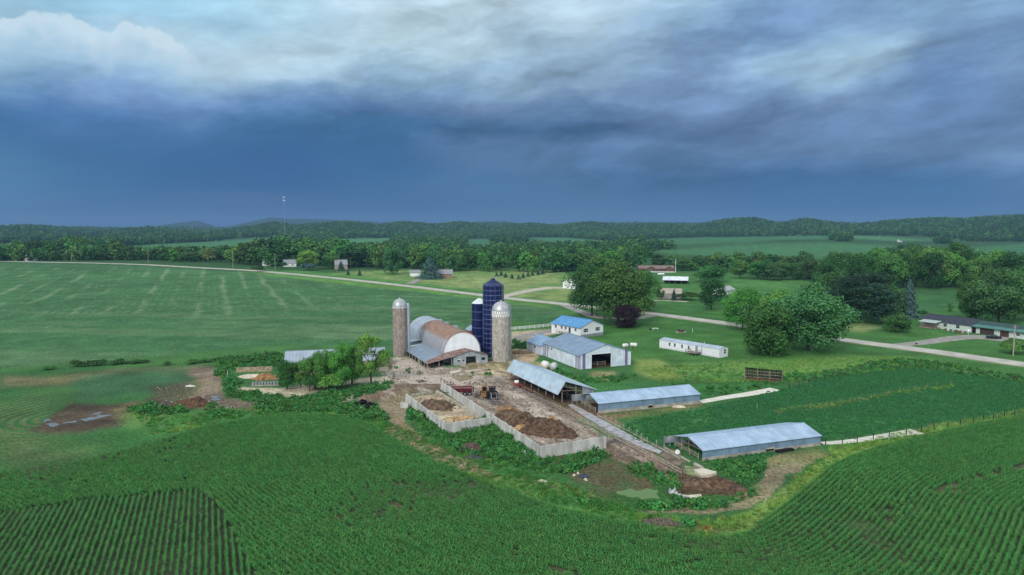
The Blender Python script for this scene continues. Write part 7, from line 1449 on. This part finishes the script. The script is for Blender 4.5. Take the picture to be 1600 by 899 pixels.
for y in (-.6, .6): MB().box(-2.34, -2.29, y - .18, y + .18, .6, .75).obj('headlight', m_trim, rt); MB().box(2.3, 2.36, y - .18, y + .18, .65, .78).obj('tail_light', mrr, rt)
# ------------------------------------------------------------------ poles and mast
def pole(px, yb, yt, label, Y=None, r=.16, arm=True, m=None, group='utility poles along the far road'):
    if Y: v = Vector((ray(px, yb)[0] * Y, Y, 0)); v.z = gz(v.x, v.y)
    else: v = G(px, yb)
    h = ztop(px, yt, v.y) - v.z; rt = thing('utility_pole', label, 'utility pole', v, .3, group); MB().bar((0, 0, -.3), (0, 0, h), r * 1.15, 8, r * .8).obj('pole', m or mat('pole_grey', '#a7a293', .9, var=.12), rt)
    if arm:
        MB().box(-1.2, 1.2, -.06, .06, h - .7, h - .55).obj('crossarm', m_wood, rt)
        for x in (-1.05, 0, 1.05): MB().lathe([(.05, h - .55), (.07, h - .4), (.001, h - .32)], 6, (x, 0)).obj('insulator', m_grey, rt)
pole(13, 409, 393, 'pale utility pole past the tiny white house', 690, .17); pole(112, 410.5, 395, 'pale utility pole in front of the dark even grove', 660, .17); pole(232, 413, 391, 'utility pole at the end of the dark even grove', 640, .17); pole(364, 419.5, 392, 'utility pole rising above the loose tree row beyond the road', None, .17)
pole(430, 422, 396, 'utility pole just before the white house', None, .16); pole(525.5, 425, 406, 'utility pole in front of the grey gabled house', None, .13); pole(548, 416, 396, 'utility pole among the trees past the grey gabled house', 640, .13)
pole(811, 460.5, 427, 'thin utility pole where the pale driveway leaves the road', None, .11, True); pole(1055.5, 426.5, 404, 'white pole at the corner of the brown house', None, .2, False, m_trim); pole(1583, 556, 508, 'grey utility pole standing in the lilac bush by the road', None, .17, True)
v = Vector((ray(445.5, 380)[0] * 1500, 1500, 0)); v.z = gz(v.x, v.y); h = ztop(445.5, 307, 1500) - v.z; rt = thing('radio_mast', 'tall thin radio mast with white antennas rising above the horizon', 'mast', v); mm_ = mat('mast_steel', '#b9c2cb', .6, .2, var=.05); l = MB()
for k in range(3): a = k * 2.094; l.bar((math.cos(a) * .8, math.sin(a) * .8, 0), (math.cos(a) * .3, math.sin(a) * .3, h), .06, 4)
for i in range(int(h / 3)):
    z = i * 3; q = .8 - .55 * z / h; [l.bar((math.cos(k * 2.094) * q, math.sin(k * 2.094) * q, z), (math.cos((k + 1) * 2.094) * q, math.sin((k + 1) * 2.094) * q, z + 3), .025, 3) for k in range(3)]
l.obj('lattice', mm_, rt)
for (z, r_) in ((h - 9, 2.2), (h - 2, 1.8)):
    for k in range(6): a = k * 1.047; MB().box(-.3, .3, -.2, .2, z - 1.3, z + 1.3).obj('antenna', m_trim, rt, (math.cos(a) * r_, math.sin(a) * r_, 0), a); 
    MB().lathe([(r_ - .1, z), (r_ + .1, z + .1), (r_ - .1, z + .2)], 12).obj('platform', mm_, rt)
# ------------------------------------------------------------------ small yard things
v = G(1431.5, 543); rt = thing('mailbox', 'black mailbox on a post at the end of the gravel drive', 'mailbox', v); MB().bar((0, 0, -.2), (0, 0, 1.05), .06).obj('post', m_wood, rt); MB().box(-.3, .3, -.17, .17, 1.05, 1.45).obj('box', m_black, rt)
v = G(1064, 519); rt = thing('fire_pit', 'stacked stone ring on a tan slab in the lawn above the mobile home', 'fire pit', v, .2); MB().slab([(-2.6, -1.2, .1), (1.6, -1.2, .1), (2.2, .9, .1), (-1.6, 1.0, .1)], .15).obj('slab', m_conc, rt)
for i in range(9): a = i * .7; o = MB().box(-.35, .35, -.25, .25, 0, random.uniform(.5, 1.1)); o.obj('stone', mat('dark_stone', '#5b5357', .9, var=.25, scale=2), rt, (math.cos(a) * 1.0, math.sin(a) * .8, .1), a)
v = G(1024, 516); rt = thing('garden_table', 'white garden table with a dark seat beside it on the lawn', 'table', v); MB().box(-1.1, 1.1, -.5, .5, .68, .75).obj('tabletop', m_trim, rt); [MB().box(x - .04, x + .04, y - .04, y + .04, 0, .68).obj('leg', m_trim, rt) for x in (-.9, .9) for y in (-.4, .4)]; MB().box(-2.4, -1.7, -.3, .3, 0, .5).obj('bench', m_dark, rt)
v = G(1033, 425 + 5); rt = thing('covered_boat', 'white covered boat on the far lawn in front of the brown house', 'boat', G(1033, 430), .1); MB().add([(-3, -1, .6), (2.5, -1, .7), (3.4, 0, .8), (2.5, 1, .7), (-3, 1, .6), (-2.8, 0, 1.5), (2, 0, 1.5)], [(0, 1, 6, 5), (1, 2, 6), (2, 3, 6), (3, 4, 5, 6), (4, 0, 5), (4, 3, 2, 1, 0)]).obj('hull', m_trim, rt); [wheel(rt, -.5, y, .3, .2) for y in (-.8, .8)]
v = G(1056, 713.5); rt = thing('round_sign', 'white round disc hung on the gate of the lower long shed', 'disc', (v.x + .2, v.y - .3, .9)); t = MB().lathe([(.001, 0), (.42, 0), (.42, .06), (.001, .06)], 20); MB().add([(q[0], q[2], q[1]) for q in t.v], t.f).obj('disc', m_trim, rt); MB().bar((0, .08, -.9), (0, .08, .4), .04).obj('post', m_wood, rt)
v = G(1068, 740); rt = thing('gate_post', 'thick grey post ending the rail fence above the manure bank', 'post', v); MB().box(-.16, .16, -.16, .16, -.3, 1.9).obj('shaft', m_wood, rt); MB().box(-.2, .2, -.2, .2, 1.9, 1.98).obj('cap', m_wood, rt)
cols_ = ['#b5473f', '#e2e4e2', '#4763a0', '#c9c3b0', '#3c4a3a', '#8c3f5f']
for i in range(10):     # clutter along the ranch house front
    f = i / 9; px_ = 1478 + 34 * f; py_ = 517.5 + 5.0 * f; v = G(px_, py_); rt = thing(['planter', 'garden_chair'][i % 2], ['potted plant before the ranch house, %s pot from the porch', 'small garden chair before the ranch house, %s chair from the porch'][i % 2] % ORD[i // 2], ['planter', 'chair'][i % 2], v, random.random() * 3, ['pots before the ranch house', 'chairs before the ranch house'][i % 2]); m_ = mat('clutter_%s' % 'abcdef'[i % 6], cols_[i % 6], .6, var=.1)
    if i % 2: MB().box(-.3, .3, -.3, .3, .38, .44).obj('seat', m_, rt); MB().box(-.3, .3, .26, .32, .44, 1.0).obj('backrest', m_, rt); [MB().box(x - .03, x + .03, y - .03, y + .03, 0, .38).obj('leg', m_, rt) for x in (-.26, .26) for y in (-.26, .26)]
    else: MB().lathe([(.22, 0), (.34, .5), (.3, .5), (.001, .45)], 12).obj('pot', m_, rt); c = bpy.data.objects.new('foliage', tv('shrub', 'low', 0)[0]); COL.objects.link(c); c.parent = rt; c.location = (0, 0, .45); c.scale = (.9, .9, .7)
v = G(1513, 524); rt = thing('wind_spinner', 'white round lawn ornament at the corner of the ranch house walk', 'ornament', v); MB().bar((0, 0, 0), (0, 0, 1.3), .05).obj('post', m_trim, rt); MB().lathe([(.001, 1.2), (.4, 1.35), (.5, 1.7), (.4, 2.05), (.001, 2.2)], 14).obj('globe', m_trim, rt)
# ------------------------------------------------------------------ air
hz = MB().box(-13200, 13200, -13200, 13200, -14, 232); ho = hz.obj('haze', (hm := bpy.data.materials.new('haze_air'))); tag(ho, 'thin bluish storm air over the valley', None, kind='stuff')
hm.use_nodes = True; t = hm.node_tree; t.nodes.clear(); pv = t.nodes.new('ShaderNodeVolumePrincipled'); pv.inputs['Color'].default_value = (.24, .43, .72, 1); pv.inputs['Density'].default_value = 1.05e-4; pv.inputs['Anisotropy'].default_value = 0
mo_ = t.nodes.new('ShaderNodeOutputMaterial'); t.links.new(pv.outputs[0], mo_.inputs['Volume'])
